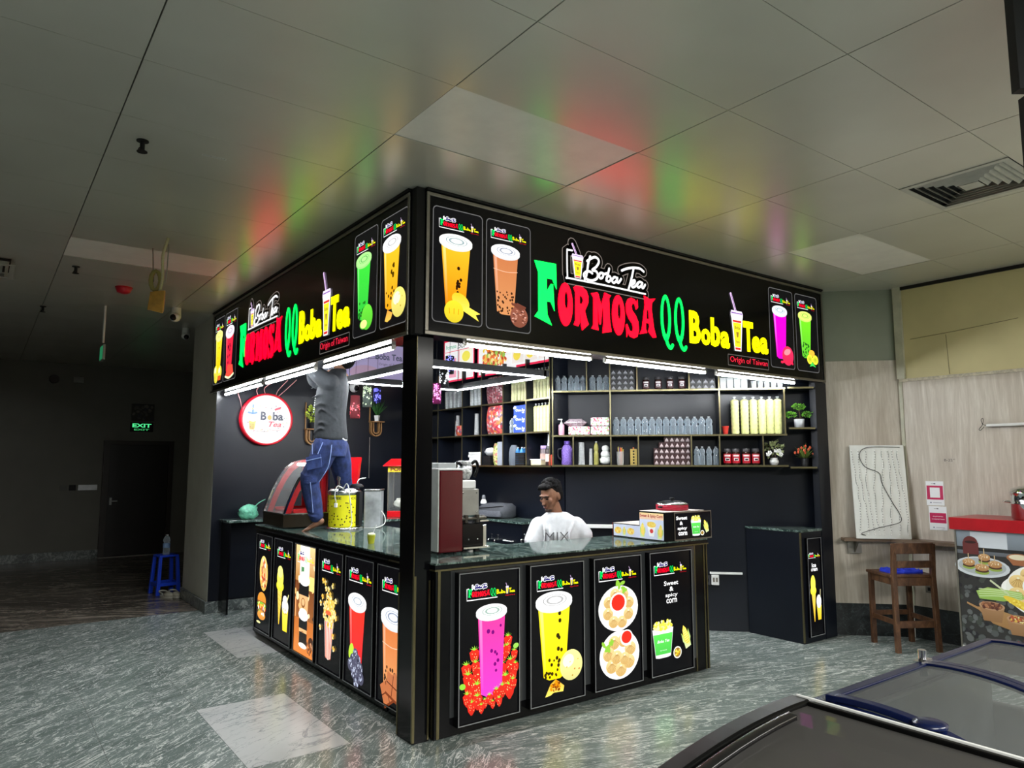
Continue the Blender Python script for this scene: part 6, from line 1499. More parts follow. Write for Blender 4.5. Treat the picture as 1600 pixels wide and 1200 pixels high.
def planter(label, x, z, grass):
    T = thing('wall_planter', label, 'wall planter', (x, 4.452, z))
    m = MB(); 
    for r0, r1, mt in ((.075, .06, 0), (.045, .03, 0)):
        o_ = [(r0, .10)] + [(r0 * math.cos(-PI * k / 12), r0 * math.sin(-PI * k / 12)) for k in range(13)] + [(-r0, .10)]
        i_ = [(r1, .10)] + [(r1 * math.cos(-PI * k / 12), r1 * math.sin(-PI * k / 12)) for k in range(13)] + [(-r1, .10)]
        n = len(o_)
        for k in range(n - 1): m.add([(p[0], y, p[1]) for y in (-.05, 0) for p in (o_[k], o_[k + 1], i_[k + 1], i_[k])], [(0, 1, 2, 3), (4, 7, 6, 5), (0, 4, 5, 1), (3, 2, 6, 7)])
    m.build('wood_loop', P('tan_wood', srgb(150, 110, 66), .5), T)
    MB().b2(-.085, .085, -.10, 0, .10, .112).build('ledge', P('tan_wood', srgb(150, 110, 66), .5), T)
    MB().b2(-.08, -.07, -.02, 0, .1, .42).build('side_strip', P('tan_wood', srgb(150, 110, 66), .5), T)
    return T
def wallplant(label, x, z, potm, grass):
    T = thing('potted_plant', label, 'plant', (x, 4.395, z))
    MB().lathe([(.028, 0), (.04, .07), (.037, .072), (.034, .06)], 4 if grass else 14, smooth=False).build('pot', potm, T)
    m = MB(); q = random.Random(3)
    if grass:
        for k in range(80):
            t = q.uniform(0, 2 * PI); e = q.uniform(.7, 1.5); L = q.uniform(.13, .24); d = Vector((math.cos(t) * math.cos(e), math.sin(t) * math.cos(e) * .35, math.sin(e))); b = Vector((-math.sin(t), math.cos(t), 0)) * .004; p = Vector((0, 0, .06))
            m.add([p - b, p + b, p + d * L * .6 + b * .7 + Vector((0, 0, .01)), p + d * L], [(0, 1, 2, 3)])
    else: leafcl(m, (0, 0, .17), (.075, .05, .09), 130, .04, 5)
    m.build('foliage', M_LEAFD if grass else P('yellow_green_leaf', srgb(170, 190, 60), .5, var=.35, nscale=20), T); return T
planter('tan wooden loop planter on the dark wall near the post', 1.87, 1.985, True); wallplant('grassy plant in a white pot on the wooden loop planter', 1.87, 2.098, M_WHITE, True)
planter('tan wooden loop planter peeping out behind the standing man', 1.055, 1.87, False); wallplant('leafy plant in a dark pot behind the standing man', 1.055, 1.983, M_BLKM, False)
T = thing('dome_camera', 'round white camera with a dark lens beside the lilac banner', 'camera', (1.56, 4.40, 2.50)); put(T, ('camera_body', MB().ell((0, 0, 0), (.06, .055, .06)), M_WHITE), ('lens', MB().ell((.012, -.045, -.01), (.034, .02, .034)), M_BLKG), ('mount', MB().b2(-.02, .02, 0, .06, .04, .06), M_WHITE))
T = thing('wall_cable', 'thin pale cord hanging straight down the dark wall', 'cord', (1.80, 4.44, 1.4)); put(T, ('cord_line', MB().cyl((0, 0, 0), (0, 0, .5), .004, n=6), M_ALU))

# ================================================================ people
M_SKIN = P('brown_skin', srgb(134, 92, 70), .5, var=.05, nscale=14); M_HAIR = P('black_hair', srgb(12, 10, 11), .75, var=.2, nscale=80, bump=.6, spec=.2)
def ring(cx, cy, z, rx, ry, n=20, rot=0.0, tilt=0.0):
    o = []
    for k in range(n):
        a = 2 * PI * k / n; x, y = rx * math.cos(a), ry * math.sin(a)
        o.append((cx + x * math.cos(rot) - y * math.sin(rot), cy + x * math.sin(rot) + y * math.cos(rot), z + tilt * x))
    return o
def limb(m, pts, rs, n=14, k=6): 
    p = bez(pts, k); N_ = len(p) - 1; R = []
    for i in range(len(p)):
        t = i / N_ * (len(rs) - 1); a = int(min(t, len(rs) - 2)); f = t - a
        r0, r1 = rs[a], rs[a + 1]; R.append(r0 + (r1 - r0) * f)
    m.tube(p, R, n)
    m.ell(p[0], (R[0],) * 3, 10, 8); m.ell(p[-1], (R[-1],) * 3, 10, 8); return m
def head(m, M):
    m.ell((0, .012, .025), (.074, .094, .098), 20, 14, M=M); m.ell((0, -.028, -.03), (.058, .062, .062), 16, 12, M=M); m.ell((0, -.048, -.085), (.032, .034, .026), 12, 8, M=M)
    m.ell((0, -.090, -.018), (.0115, .015, .026), 10, 8, M=M, rot=(-.35, 0, 0)); m.ell((0, -.102, -.036), (.015, .013, .010), 10, 8, M=M)
    m.ell((0, -.080, .024), (.054, .011, .010), 12, 8, M=M); m.ell((0, -.082, -.060), (.024, .012, .006), 10, 6, M=M); m.ell((0, -.080, -.070), (.021, .013, .007), 10, 6, M=M)
    for s in (-1, 1):
        m.ell((s * .076, .015, -.008), (.010, .019, .030), 10, 8, M=M); m.ell((s * .040, -.062, -.015), (.022, .02, .02), 10, 8, M=M)
def hand(m, M, curl=.9, side=1):
    """palm at the origin reaching along -z; thumb on the side"""
    m.ell((0, 0, -.045), (.040, .016, .050), 12, 8, M=M)
    for k, (x, L) in enumerate(((-.029, .072), (-.010, .082), (.010, .078), (.028, .062))):
        pts = [(x * .9, 0, -.07)]; a = .25; p = Vector(pts[0])
        for j in range(3):
            a += curl * (.3 + .25 * j); seg = L * (.45, .3, .25)[j]
            p = p + Vector((x * .08, -math.sin(a) * seg, -math.cos(a) * seg)); pts.append(tuple(p))
        limb_pts = [tuple(M @ Vector(q)) for q in pts]; m.tube(bez(limb_pts, 3), [.0095] * 4 + [.0088] * 3 + [.0078] * 2 + [.007], 8)
        m.ell(limb_pts[-1], (.0075,) * 3, 8, 6)
    tp = [tuple(M @ Vector(q)) for q in ((-side * .032, 0, -.025), (-side * .052, -.014, -.05), (-side * .05, -.036, -.078))]
    m.tube(bez(tp, 4), [.012] * 4 + [.011] * 3 + [.009] * 2, 8); m.ell(tp[-1], (.009,) * 3, 8, 6)
def foot(m, M):
    """heel at the origin, toes toward -x"""
    m.ell((0, 0, 0), (.034, .03, .03), 12, 8, M=M); m.ell((-.06, 0, -.008), (.075, .032, .022), 14, 8, M=M); m.ell((-.13, 0, -.014), (.05, .043, .016), 14, 8, M=M); m.ell((-.025, 0, .028), (.04, .026, .035), 12, 8, M=M)
    for k in range(5): m.ell((-.172 + abs(k - 1) * .008, -.034 + k * .017, -.016), (.017, .0095 if k else .013, .011), 8, 6, M=M)

# --- the man on the counter; local x = image-right direction, y away, faces -x
RZ = math.atan2(-.595, .804)
man = thing('person', 'barefoot man standing on the counter in grey top and blue cargo jeans, reaching up', 'person', (.335, 2.40, 1.0), RZ)
b = MB()
limb(b, [(.115, -.09, .76), (-.02, -.10, .43), (.035, -.08, .11)], [.085, .052, .036])
limb(b, [(.14, .10, .74), (.18, .24, .46), (.19, .37, .12)], [.085, .052, .036])
foot(b, Matrix.Translation((.068, -.08, .083)) @ Matrix.Rotation(-.45, 4, 'Y')); foot(b, Matrix.Translation((.22, .39, .032)))
b.loft([ring(.115, 0, z, rx, ry) for z, rx, ry in ((.68, .09, .13), (.78, .10, .14), (.90, .085, .12), (1.05, .085, .12), (1.2, .09, .14), (1.30, .08, .14), (1.36, .05, .07))])
limb(b, [(.13, -.15, 1.30), (-.005, -.19, 1.385), (-.01, -.13, 1.58)], [.05, .04, .027]); limb(b, [(.12, .15, 1.30), (-.085, .13, 1.335), (-.06, .05, 1.56)], [.05, .04, .027])
limb(b, [(.15, 0, 1.33), (.195, 0, 1.47)], [.055, .052])
HM = Matrix.Translation((.20, 0, 1.53)) @ Matrix.Rotation(-PI / 2, 4, 'Z') @ Matrix.Rotation(-.5, 4, 'X')
head(b, HM)
hand(b, Matrix.Translation((-.01, -.13, 1.57)) @ Matrix.Rotation(PI, 4, 'X'), .8, 1); hand(b, Matrix.Translation((-.06, .05, 1.55)) @ Matrix.Rotation(PI, 4, 'X'), .8, -1)
b.build('body', M_SKIN, man, remesh=.006, smooth_it=2)
s_ = MB()
s_.loft([ring(cx, 0, z, rx, ry, 24) for cx, z, rx, ry in ((.118, .775, .130, .185), (.118, .80, .145, .195), (.112, .90, .138, .182), (.108, 1.02, .132, .175), (.112, 1.12, .136, .188), (.122, 1.22, .135, .2), (.135, 1.30, .120, .19), (.15, 1.37, .088, .11), (.175, 1.42, .066, .068))])
limb(s_, [(.13, -.155, 1.28), (.0, -.195, 1.385), (-.008, -.14, 1.52)], [.085, .062, .042]); limb(s_, [(.12, .15, 1.28), (-.085, .135, 1.335), (-.062, .06, 1.50)], [.08, .06, .042])
for k in range(6):
    q = random.Random(k); z = .83 + k * .08
    s_.tube(bez([(-.015 + .03 * math.sin(k), -.10, z), (.08, -.185, z + .035 + q.uniform(-.02, .02)), (.20, -.14, z + .02 - q.uniform(0, .06))], 5), .008, 8)
s_.build('grey_top', P('charcoal_cotton', srgb(33, 36, 40), .85, var=.12, nscale=25, bump=.25), man, remesh=.009, smooth_it=6)
j = MB()
j.loft([ring(cx, cy, z, rx, ry, 22) for cx, cy, z, rx, ry in ((.13, 0, .64, .115, .17), (.128, 0, .72, .132, .18), (.125, 0, .80, .128, .175))])
limb(j, [(.105, -.085, .74), (.05, -.09, .60), (-.025, -.10, .44), (.0, -.09, .27), (.03, -.08, .13)], [.118, .105, .083, .076, .062])
limb(j, [(.145, .10, .72), (.165, .18, .58), (.175, .25, .44), (.19, .33, .26), (.195, .375, .12)], [.112, .1, .08, .072, .06])
for k in range(4): j.tube(bez([(-.10, -.13, .50 - .02 * k), (-.03, -.185, .47 - .02 * k), (.05, -.16, .50 - .025 * k)], 5), .009, 7)
for k in range(3): j.tube(bez([(-.03, -.14, .21 - .035 * k), (.03, -.145, .195 - .035 * k), (.08, -.10, .2 - .035 * k)], 5), .008, 7)
j.build('jeans', P('blue_denim', srgb(34, 48, 92), .85, var=.25, nscale=16, bump=.3), man, remesh=.008, smooth_it=4)
M_ST = P('denim_stitch', srgb(120, 140, 190), .8)
pk = MB(); pk.loft([[(-.045, -.172, .63), (.085, -.196, .66), (.10, -.196, .55), (-.03, -.178, .52)], [(-.045, -.19, .63), (.085, -.214, .66), (.10, -.214, .55), (-.03, -.196, .52)]], 0, False)
pk.build('cargo_pocket', P('blue_denim2', srgb(50, 66, 116), .85, var=.2, nscale=16), man, bevel=.006)
st = MB()
for pts in ([(-.045, -.196, .60), (.095, -.218, .63)], [(.005, -.185, .75), (.01, -.188, .66)], [(.10, -.20, .76), (.06, -.202, .66)], [(.17, -.175, .74), (.15, -.185, .56), (.07, -.175, .42)], [(.0, -.190, .42), (.01, -.172, .3), (.02, -.15, .16)]): st.tube(bez(pts, 6), .0035, 6)
st.build('stitching', M_ST, man)
hr = MB(); hr.ell((0, .03, .045), (.083, .095, .092), 18, 12, M=HM); hr.ell((0, .06, -.01), (.078, .065, .075), 14, 10, M=HM); hr.build('hair', M_HAIR, man, remesh=.007)
wh = MB(); wh.tube(bez([(.235, -.08, .80), (.27, -.10, .78), (.285, -.10, .785)], 4), .006, 6); wh.build('belt_cord', M_WHITE, man)
pr = MB()
for k in range(8): pr.box((-.022 + .002 * k, -.075, 1.03 + k * .02), (.006, .016, .010), rot=(0, 0, .5))
pr.build('chest_print', P('white_print', srgb(225, 225, 225), .6), man)

# --- the seated man behind the counter; local -y is the way he faces
RZ2 = math.atan2(-.595, .804)
m2 = thing('person', 'seated man in a white T-shirt behind the counter, black hair, looking down to his side', 'person', (1.80, .86, 0), RZ2)
b = MB()
b.loft([ring(cx, cy, z, rx, ry) for cx, cy, z, rx, ry in ((.0, .08, .53, .16, .12), (.0, .08, .62, .17, .125), (.0, .06, .75, .145, .11), (.01, .03, .90, .16, .115), (.01, .0, 1.04, .18, .115), (.01, -.01, 1.12, .165, .10), (.0, -.02, 1.17, .09, .07))])
for s in (-1, 1):
    limb(b, [(s * .10, .06, .58), (s * .14, -.30, .56), (s * .13, -.24, .10)], [.085, .058, .038]); foot(b, Matrix.Translation((s * .13, -.21, .035)) @ Matrix.Rotation(PI / 2, 4, 'Z'))
limb(b, [(.165, .0, 1.06), (.272, .03, .92), (.10, -.13, .84)], [.05, .042, .028]); limb(b, [(-.155, -.015, 1.06), (-.20, -.07, .87), (-.06, -.20, .80)], [.05, .042, .028])
hand(b, Matrix.Translation((.10, -.13, .84)) @ Matrix.Rotation(PI / 2, 4, 'Y') @ Matrix.Rotation(PI / 2, 4, 'Z'), .7, 1)
hand(b, Matrix.Translation((-.06, -.20, .80)) @ Matrix.Rotation(-.6, 4, 'X') @ Matrix.Rotation(-.3, 4, 'Y'), .7, -1)
limb(b, [(.0, .0, 1.13), (-.03, -.03, 1.24)], [.058, .052])
HM = Matrix.Translation((-.055, -.055, 1.315)) @ Matrix.Rotation(-.80, 4, 'Z') @ Matrix.Rotation(.30, 4, 'X')
head(b, HM)
b.build('body', M_SKIN, m2, remesh=.0055, smooth_it=2)
t = MB()
t.loft([ring(cx, cy, z, rx, ry, 24) for cx, cy, z, rx, ry in ((.0, .08, .56, .18, .145), (.0, .07, .70, .175, .14), (.01, .04, .86, .182, .138), (.01, .01, 1.0, .195, .135), (.01, -.005, 1.06, .185, .125), (.01, -.01, 1.125, .165, .112), (.002, -.015, 1.16, .115, .10), (-.002, -.02, 1.182, .085, .085))])
limb(t, [(.155, .0, 1.07), (.222, .012, .995)], [.076, .074]); limb(t, [(-.15, -.015, 1.07), (-.20, -.06, .95)], [.076, .074])
for k in range(6): t.tube(bez([(-.15 + .05 * k, -.13, .86), (-.11 + .04 * k, -.135, 1.0), (-.12 + .05 * k, -.10, 1.1)], 5), .010, 7)
t.build('white_tshirt', P('white_cotton', srgb(226, 228, 232), .85, var=.04, bump=.2, nscale=20), m2, remesh=.009, smooth_it=5)
tr_ = MB()
for s in (-1, 1): limb(tr_, [(s * .10, .06, .58), (s * .14, -.30, .56), (s * .13, -.24, .14)], [.11, .08, .062])
tr_.ell((0, .08, .58), (.185, .15, .09)); tr_.build('dark_trousers', P('dark_trouser', srgb(30, 32, 40), .85), m2, remesh=.012, smooth_it=3)
q = random.Random(5)
h = MB(); h.ell((0, .035, .055), (.082, .086, .078), 18, 12, M=HM); h.ell((0, .055, .0), (.079, .062, .07), 16, 12, M=HM)
for k in range(80):
    a = q.uniform(0, 2 * PI); e = q.uniform(.35, 1.5); p = (.076 * math.cos(a) * math.cos(e), .02 + .092 * math.sin(a) * math.cos(e), .055 + .082 * math.sin(e)); h.ell(p, (.017, .017, .015), 7, 5, M=HM)
h.ell((0, -.045, .095), (.062, .045, .026), 14, 8, M=HM)
for k in range(12): h.ell((-.055 + .01 * k, -.065 + .002 * abs(k - 6), .085 + q.uniform(-.008, .012)), (.016, .02, .016), 7, 5, M=HM)
h.build('hair', M_HAIR, m2, remesh=.005)
f = MB()
for s in (-1, 1): f.tube(bez([tuple(HM @ Vector(v)) for v in ((s * .016, -.096, .018), (s * .034, -.091, .026), (s * .054, -.074, .018))], 4), .0045, 6)
f.build('eyebrows', M_HAIR, m2)
f = MB()
for s in (-1, 1): f.ell((s * .031, -.078, .0), (.014, .011, .006), 10, 6, M=HM)
f.build('eyes', P('eye_dark', srgb(30, 22, 20), .2), m2)
f = MB(); f.ell((0, -.092, -.063), (.021, .005, .0028), 10, 6, M=HM); f.ell((0, -.090, -.0705), (.018, .006, .0035), 10, 6, M=HM); f.build('lips', P('lip_tone', srgb(140, 78, 72), .45), m2)
f = MB(); f.ell((0, -.060, -.100), (.030, .028, .018), 12, 8, M=HM); f.ell((0, -.091, -.053), (.022, .005, .004), 10, 6, M=HM)
f.build('beard', P('stubble', srgb(48, 34, 28), .7, bump=.5, nscale=120), m2)
A = Art(y=0)
A.text('MIX', 0, .19, 0, .075, (.12, .12, .13), -.01)
A.mb.v = [(-.105 + v[0], -.150 - .02 * (1 - ((v[0] - .115) / .12) ** 2) - .004, .955 + v[2] + .04 * v[0]) for v in A.mb.v]
A.mb.build('chest_lettering', M_PRINT, m2)
T = thing('plastic_stool', 'low black stool under the seated man behind the counter', 'stool', (1.86, .93, 0), RZ2)
put(T, ('seat', MB().b2(-.15, .15, -.13, .15, .43, .455), M_BLKM, .01)); 
for x in (-.13, .13):
    for y in (-.11, .13): MB().cyl((x * 1.1, y * 1.1, 0), (x * .85, y * .85, .43), .015, n=10).build('leg', M_BLKM, T)

# ================================================================ the stool end of the hall
T = thing('bar_shelf', 'narrow wooden bar shelf fixed to the panelled wall under the wired board', 'shelf', (0, 0, 0))
pl = [(4.50, -.065), (4.43, -.135), (4.715, -.42), (4.735, -1.06), (4.90, -1.06), (4.90, -.48), (4.89, -.455)]
m = MB(); m.loft([[(x, y, .865) for x, y in pl], [(x, y, .893) for x, y in pl]], 0, False); m.build('board', P('brown_shelf_board', srgb(112, 92, 74), .45), T, bevel=.003)
m = MB(); M = Matrix.Translation((4.56, -.16, 0)) @ Matrix.Rotation(-PI / 4, 4, 'Z')
m.b2(-.06, .06, -.01, .0, .75, .86, M=M); m.prism([(-.01, .76), (-.012, .86), (-.12, .86)], -.005, .005, M=M); m.build('bracket', M_ALU, T)
T = thing('wired_board', 'tall white board strung with wavy LED wires leaning on the bar shelf', 'LED board', (4.535, -.175, .893), -PI / 4)
L = Matrix.Rotation(-.085, 4, 'X')
Wb, Hb = .475, .86
m = MB(); m.b2(0, Wb, -.012, 0, 0, Hb, M=Matrix.Translation((0, -.06, 0)) @ L); m.build('panel', P('white_acrylic_board', srgb(226, 228, 222), .4, var=.02), T)
M = Matrix.Translation((0, -.074, 0)) @ L
m = MB(); q = random.Random(3)
for c in range(8):
    x = .03 + c * .058; z = Hb - .05; pts = []
    while z > .04: pts.append(tuple(M @ Vector((x + q.uniform(-.008, .008) + .02 * math.sin(z * 5 + c), 0, z)))); z -= .05
    m.tube(bez(pts, 3), .0022, 5)
m.build('thin_wire', P('grey_wire', srgb(130, 132, 128), .5), T)
m = MB()
for c in range(8):
    x = .03 + c * .058; z = Hb - .05
    while z > .04: m.box((x + .02 * math.sin(z * 5 + c), -.001, z), (.011, .005, .013), M=M); z -= .024
m.build('led_bead', P('bead_white', srgb(240, 240, 236), .4), T)['kind'] = 'stuff'
m = MB(); m.tube(bez([tuple(M @ Vector(p)) for p in ((.44, -.004, .84), (.16, -.005, .84), (.08, -.006, .77), (.12, -.006, .66), (.24, -.006, .60), (.26, -.006, .5), (.33, -.006, .34), (.39, -.006, .22), (.38, -.006, .15), (.2, -.006, .1), (.05, -.006, .05), (.08, -.006, .03))], 8), .0028, 6)
m.build('black_cable', M_BLKM, T)
# bar stool
T = thing('bar_stool', 'dark wooden high stool with a slatted back, blue cloth on its seat', 'stool', (4.50, -.60, 0), -math.radians(32))
sw, sd = .35, .34
for x in (-sw / 2, sw / 2):
    MB().loft([[(x * 1.04 + a, -sd / 2 + b - .02, 0) for a, b in ((-.02, -.018), (.02, -.018), (.02, .018), (-.02, .018))], [(x + a, -sd / 2 + b, .63) for a, b in ((-.02, -.018), (.02, -.018), (.02, .018), (-.02, .018))], [(x + a, -sd / 2 - .02 + b, .90) for a, b in ((-.018, -.014), (.018, -.014), (.018, .014), (-.018, .014))]], 0, False).build('leg', M_STOOLW, T, bevel=.003)
    MB().b2(x - .02, x + .02, sd / 2 - .018, sd / 2 + .018, 0, .61).build('leg', M_STOOLW, T, bevel=.003)
put(T, ('seat', MB().b2(-sw / 2 - .03, sw / 2 + .03, -sd / 2 + .0, sd / 2 + .03, .61, .635), M_STOOLW, .005), ('apron', MB().b2(-sw / 2 + .02, sw / 2 - .02, -sd / 2 - .01, -sd / 2 + .01, .545, .61).b2(-sw / 2 - .01, -sw / 2 + .01, -sd / 2, sd / 2, .55, .61).b2(sw / 2 - .01, sw / 2 + .01, -sd / 2, sd / 2, .55, .61), M_STOOLW, .002))
MB().b2(-sw / 2 - .0, sw / 2 + .0, -sd / 2 - .036, -sd / 2 - .006, .815, .905).build('back_slat', M_STOOLW, T, bevel=.003)
MB().b2(-sw / 2 + .01, sw / 2 - .01, -sd / 2 - .022, -sd / 2 + .0, .695, .755).build('back_slat', M_STOOLW, T, bevel=.003)
MB().b2(-sw / 2 + .02, sw / 2 - .02, -sd / 2 - .02, -sd / 2, .20, .255).build('stretcher', M_STOOLW, T); MB().b2(-sw / 2 + .02, sw / 2 - .02, sd / 2 - .01, sd / 2 + .01, .24, .28).build('stretcher', M_STOOLW, T)
for x in (-sw / 2, sw / 2): MB().b2(x - .01, x + .01, -sd / 2, sd / 2, .22, .26).build('stretcher', M_STOOLW, T)
T = thing('blue_cloth', 'bright blue folded cloth lying on the bar stool seat', 'cloth', (4.49, -.60, .635), -math.radians(32))
m = MB(); q = random.Random(6); n = 9
m.loft([[(-.14 + .035 * i, -.10 + .18 * k / 7, .006 + .028 * abs(math.sin(k * 1.3 + i)) + q.uniform(0, .008)) for k in range(8)] + [(-.14 + .035 * i, -.10 + .18 * k / 7, .0) for k in reversed(range(8))] for i in range(n)]); m.build('fabric', P('royal_blue_cloth', srgb(40, 64, 220), .6, var=.1), T)
# notices on the wall, without their codes
def notice(name, label, y0, z0, w, h, lines, split):
    T = thing(name, label, 'notice', (4.903, y0, z0), -PI / 2)
    MB().b2(0, w, -.002, 0, 0, h).build('card', M_PAPER, T)
    A = Art(y=-.0022); A.rect(0, w, 0, h, (.85, .86, .88)); A.rect(w * .04, w * .96, h * split[0], h * split[1], (.55, .01, .09))
    if lines == 'frame': A.rect(w * .22, w * .78, h * .32, h * .74, (.88, .88, .9)); 
    else: A.text('payments', w * .22, w * .78, h * .54, h * .60, (.9, .85, .88), .01); A.text('accepted here', w * .14, w * .86, h * .43, h * .49, (.9, .85, .88), .01)
    A.ell(w * .5, h * .9, w * .06, h * .02, (.08, .08, .1)); A.rect(w * .3, w * .44, h * .89, h * .905, (.2, .2, .22)); A.ell(w * .24, h * .11, w * .05, h * .025, (.2, .22, .3)); A.rect(w * .36, w * .85, h * .10, h * .12, (.4, .4, .45)); A.mb.build('print', M_PRINT, T); return T
notice('wall_notice', 'upper red framed white notice on the pale wood wall', -.675, 1.205, .15, .215, 'frame', (.24, .82)); notice('wall_notice', 'lower notice with a red worded band on the pale wood wall', -.688, .985, .15, .212, 'w', (.30, .72))
T = thing('wall_mark', 'tiny dark pencilled mark written high on the wood wall', 'mark', (4.903, -.845, 1.60), -PI / 2)
A = Art(y=-.001); A.text('B-22', 0, .07, 0, .02, (.06, .05, .05)); A.text('m', .075, .09, .012, .02, (.06, .05, .05)); A.mb.build('ink', M_PRINT, T)
T = thing('wall_tube_lamp', 'unlit white tube lamp with a knotted wire end on the wood wall', 'lamp', (4.87, -1.22, 1.905), -PI / 2)
put(T, ('tube', MB().cyl((0, -.01, 0), (.9, -.01, 0), .013, n=12), M_WHITE), ('backing_strip', MB().b2(0, .9, .002, .03, -.012, .006), M_BLKM), ('wire', MB().tube(bez([(0, -.01, 0), (-.03, -.01, .01), (-.04, -.01, .05), (-.025, -.01, .06), (-.03, -.012, .01), (-.06, -.01, -.03), (-.05, -.01, -.04), (-.02, -.01, -.01)], 6), .0025, 5), M_BLKM))
T = thing('wall_socket', 'pale double socket plate low on the wood wall behind the stool', 'socket', (4.903, -.62, .42), -PI / 2); put(T, ('plate', MB().b2(0, .08, -.008, 0, 0, .12), P('grey_plate', srgb(120, 114, 104), .5), .003), ('outlet', MB().b2(.02, .06, -.011, -.008, .02, .05).b2(.02, .06, -.011, -.008, .07, .1), M_BLKM))
# switched sockets and conduit on the black diagonal wall
T = thing('wall_socket', 'white double socket on the black wall at the entrance gap', 'socket', (3.638, .768, .43), -PI / 4); put(T, ('plate', MB().b2(.0, .07, -.03, 0, 0, .095), M_WHITE, .004), ('outlet', MB().b2(.012, .03, -.032, -.03, .03, .07).b2(.04, .058, -.032, -.03, .03, .07), P('grey_plate', srgb(120, 114, 104), .5)))
T = thing('wall_socket', 'dark grey socket on the black wall next to the white one', 'socket', (3.575, .831, .43), -PI / 4); put(T, ('plate', MB().b2(.0, .08, -.03, 0, 0, .09), P('dark_grey_plate', srgb(50, 50, 54), .4), .004), ('outlet', MB().b2(.02, .06, -.032, -.03, .03, .06), M_BLKG))
c_ = MB(); c_.b2(0, .30, -.02, 0, 0, .018); o = c_.build('cable_trunking', M_WHITE, None, (3.63, .776, .532), -PI / 4); tag(o, 'white cable trunking strip on the black wall above the sockets', 'trunking')
# food counter with printed front
def art_food(A, w, h):
    A.rect(0, w, 0, h, (.035, .035, .035))
    A.rect(0, w, h * .80, h, (.30, .36, .42), (.12, .13, .15)); A.rect(w * .1, w * .35, h * .86, h * .99, (.62, .66, .72)); A.rect(w * .0, w * .5, h * .83, h * .86, (.02, .02, .02)); A.rect(w * .42, w, h * .62, h * .83, (.10, .11, .12))
    a_speck(A, 0, w, 0, h * .62, 260, [(.09, .10, .10), (.02, .02, .025), (.13, .14, .14), (.06, .07, .06)], w * .022, 4)
    A.ell(w * .10, h * .90, w * .05, h * .05, (.14, .03, .03)); A.rect(w * .045, w * .155, h * .80, h * .90, (.14, .03, .03)); A.ell(w * .10, h * .90, w * .04, h * .012, (.03, .01, .01))
    A.ell(w * .17, h * .70, w * .19, h * .085, (.62, .66, .70)); A.ell(w * .17, h * .705, w * .165, h * .07, (.42, .46, .48))
    for x, z, r in ((.08, .72, .045), (.19, .77, .042), (.26, .72, .048), (.17, .685, .050)):
        A.ell(w * x, h * (z - .025), w * r, h * .022, (.30, .42, .08)); A.ell(w * x, h * (z - .012), w * r * .95, h * .018, (.08, .03, .02)); A.ell(w * x, h * (z + .012), w * r, h * .03, (.62, .36, .16), 0, 16, (.45, .22, .08)); a_speck(A, w * (x - r * .6), w * (x + r * .6), h * z, h * (z + .03), 9, [(.85, .75, .55)], w * .004, 3); A.stroke([(w * x, h * (z + .03)), (w * x, h * (z + .085))], w * .007, (.6, .45, .25), 2, False)
    A.ell(w * .42, h * .80, w * .08, h * .035, (.42, .18, .08)); A.poly([(w * .34, h * .80), (w * .5, h * .80), (w * .46, h * .74), (w * .38, h * .74)], (.36, .14, .06)); A.ell(w * .42, h * .805, w * .065, h * .022, (.75, .68, .5))
    A.ell(w * .58, h * .72, w * .09, h * .07, (.38, .17, .08)); A.ell(w * .58, h * .79, w * .05, h * .02, (.2, .08, .04))
    a_plate(A, w * .52, h * .55, w * .23, (.02, .12, .33), 2, 8, 1.1, (.05, .25), .5)
    A.poly([(w * .12, h * .50), (w * .2, h * .54), (w * .42, h * .53), (w * .44, h * .48), (w * .3, h * .44), (w * .14, h * .44)], (.42, .62, .16), (.30, .50, .10)); A.stroke([(w * .22, h * .60), (w * .34, h * .5)], w * .014, (.62, .68, .45), 2, False)
    for k in range(4): A.stroke([(w * .14, h * (.46 + .02 * k)), (w * .28, h * (.48 + .015 * k)), (w * .42, h * (.47 + .015 * k))], w * .006, (.62, .78, .4), 3)
    A.ell(w * .42, h * .425, w * .13, h * .03, (.85, .62, .06), -.42, 20); a_speck(A, w * .33, w * .52, h * .38, h * .46, 60, [(.95, .78, .15), (.75, .5, .03)], w * .007, 8, lambda x, z: abs((z - h * .425) + (x - w * .42) * .45) < h * .025)
    A.poly([(w * .05, h * .40), (w * .12, h * .37), (w * .2, h * .38), (w * .95, h * .20), (w * .9, h * .1), (w * .8, h * .09), (w * .22, h * .25), (w * .13, h * .345), (w * .05, h * .385)], (.45, .26, .11), (.30, .15, .05))
    for x, z in ((.22, .37), (.40, .29), (.60, .22)):
        A.poly([(w * (x - .085), h * (z + .02)), (w * (x + .085), h * (z + .02)), (w * (x + .06), h * (z - .105)), (w * (x - .06), h * (z - .105))], (.42, .24, .12), (.30, .16, .07)); A.ell(w * x, h * (z + .02), w * .087, h * .035, (.5, .3, .17)); A.ell(w * x, h * (z + .022), w * .072, h * .027, (.2, .08, .04)); a_speck(A, w * (x - .06), w * (x + .06), h * (z + .003), h * (z + .042), 34, [(.75, .5, .1), (.3, .1, .05), (.85, .8, .4), (.5, .1, .05)] if x > .3 else [(.25, .1, .05), (.45, .2, .1), (.12, .04, .03)], w * .012, int(x * 100))
    A.stroke([(w * .38, h * .13), (w * .46, h * .06), (w * .5, h * .05)], w * .018, (.4, .05, .03), 4); A.stroke([(w * .42, h * .15), (w * .52, h * .09)], w * .014, (.36, .06, .04), 4)
    A.rect(0, w, 0, h * .035, (.62, .64, .62))
T = thing('food_counter', 'food stall counter with a red top edge and a printed front of burgers and dumplings', 'counter', (4.30, -1.15, 0), -PI / 2)
Wf = 1.3
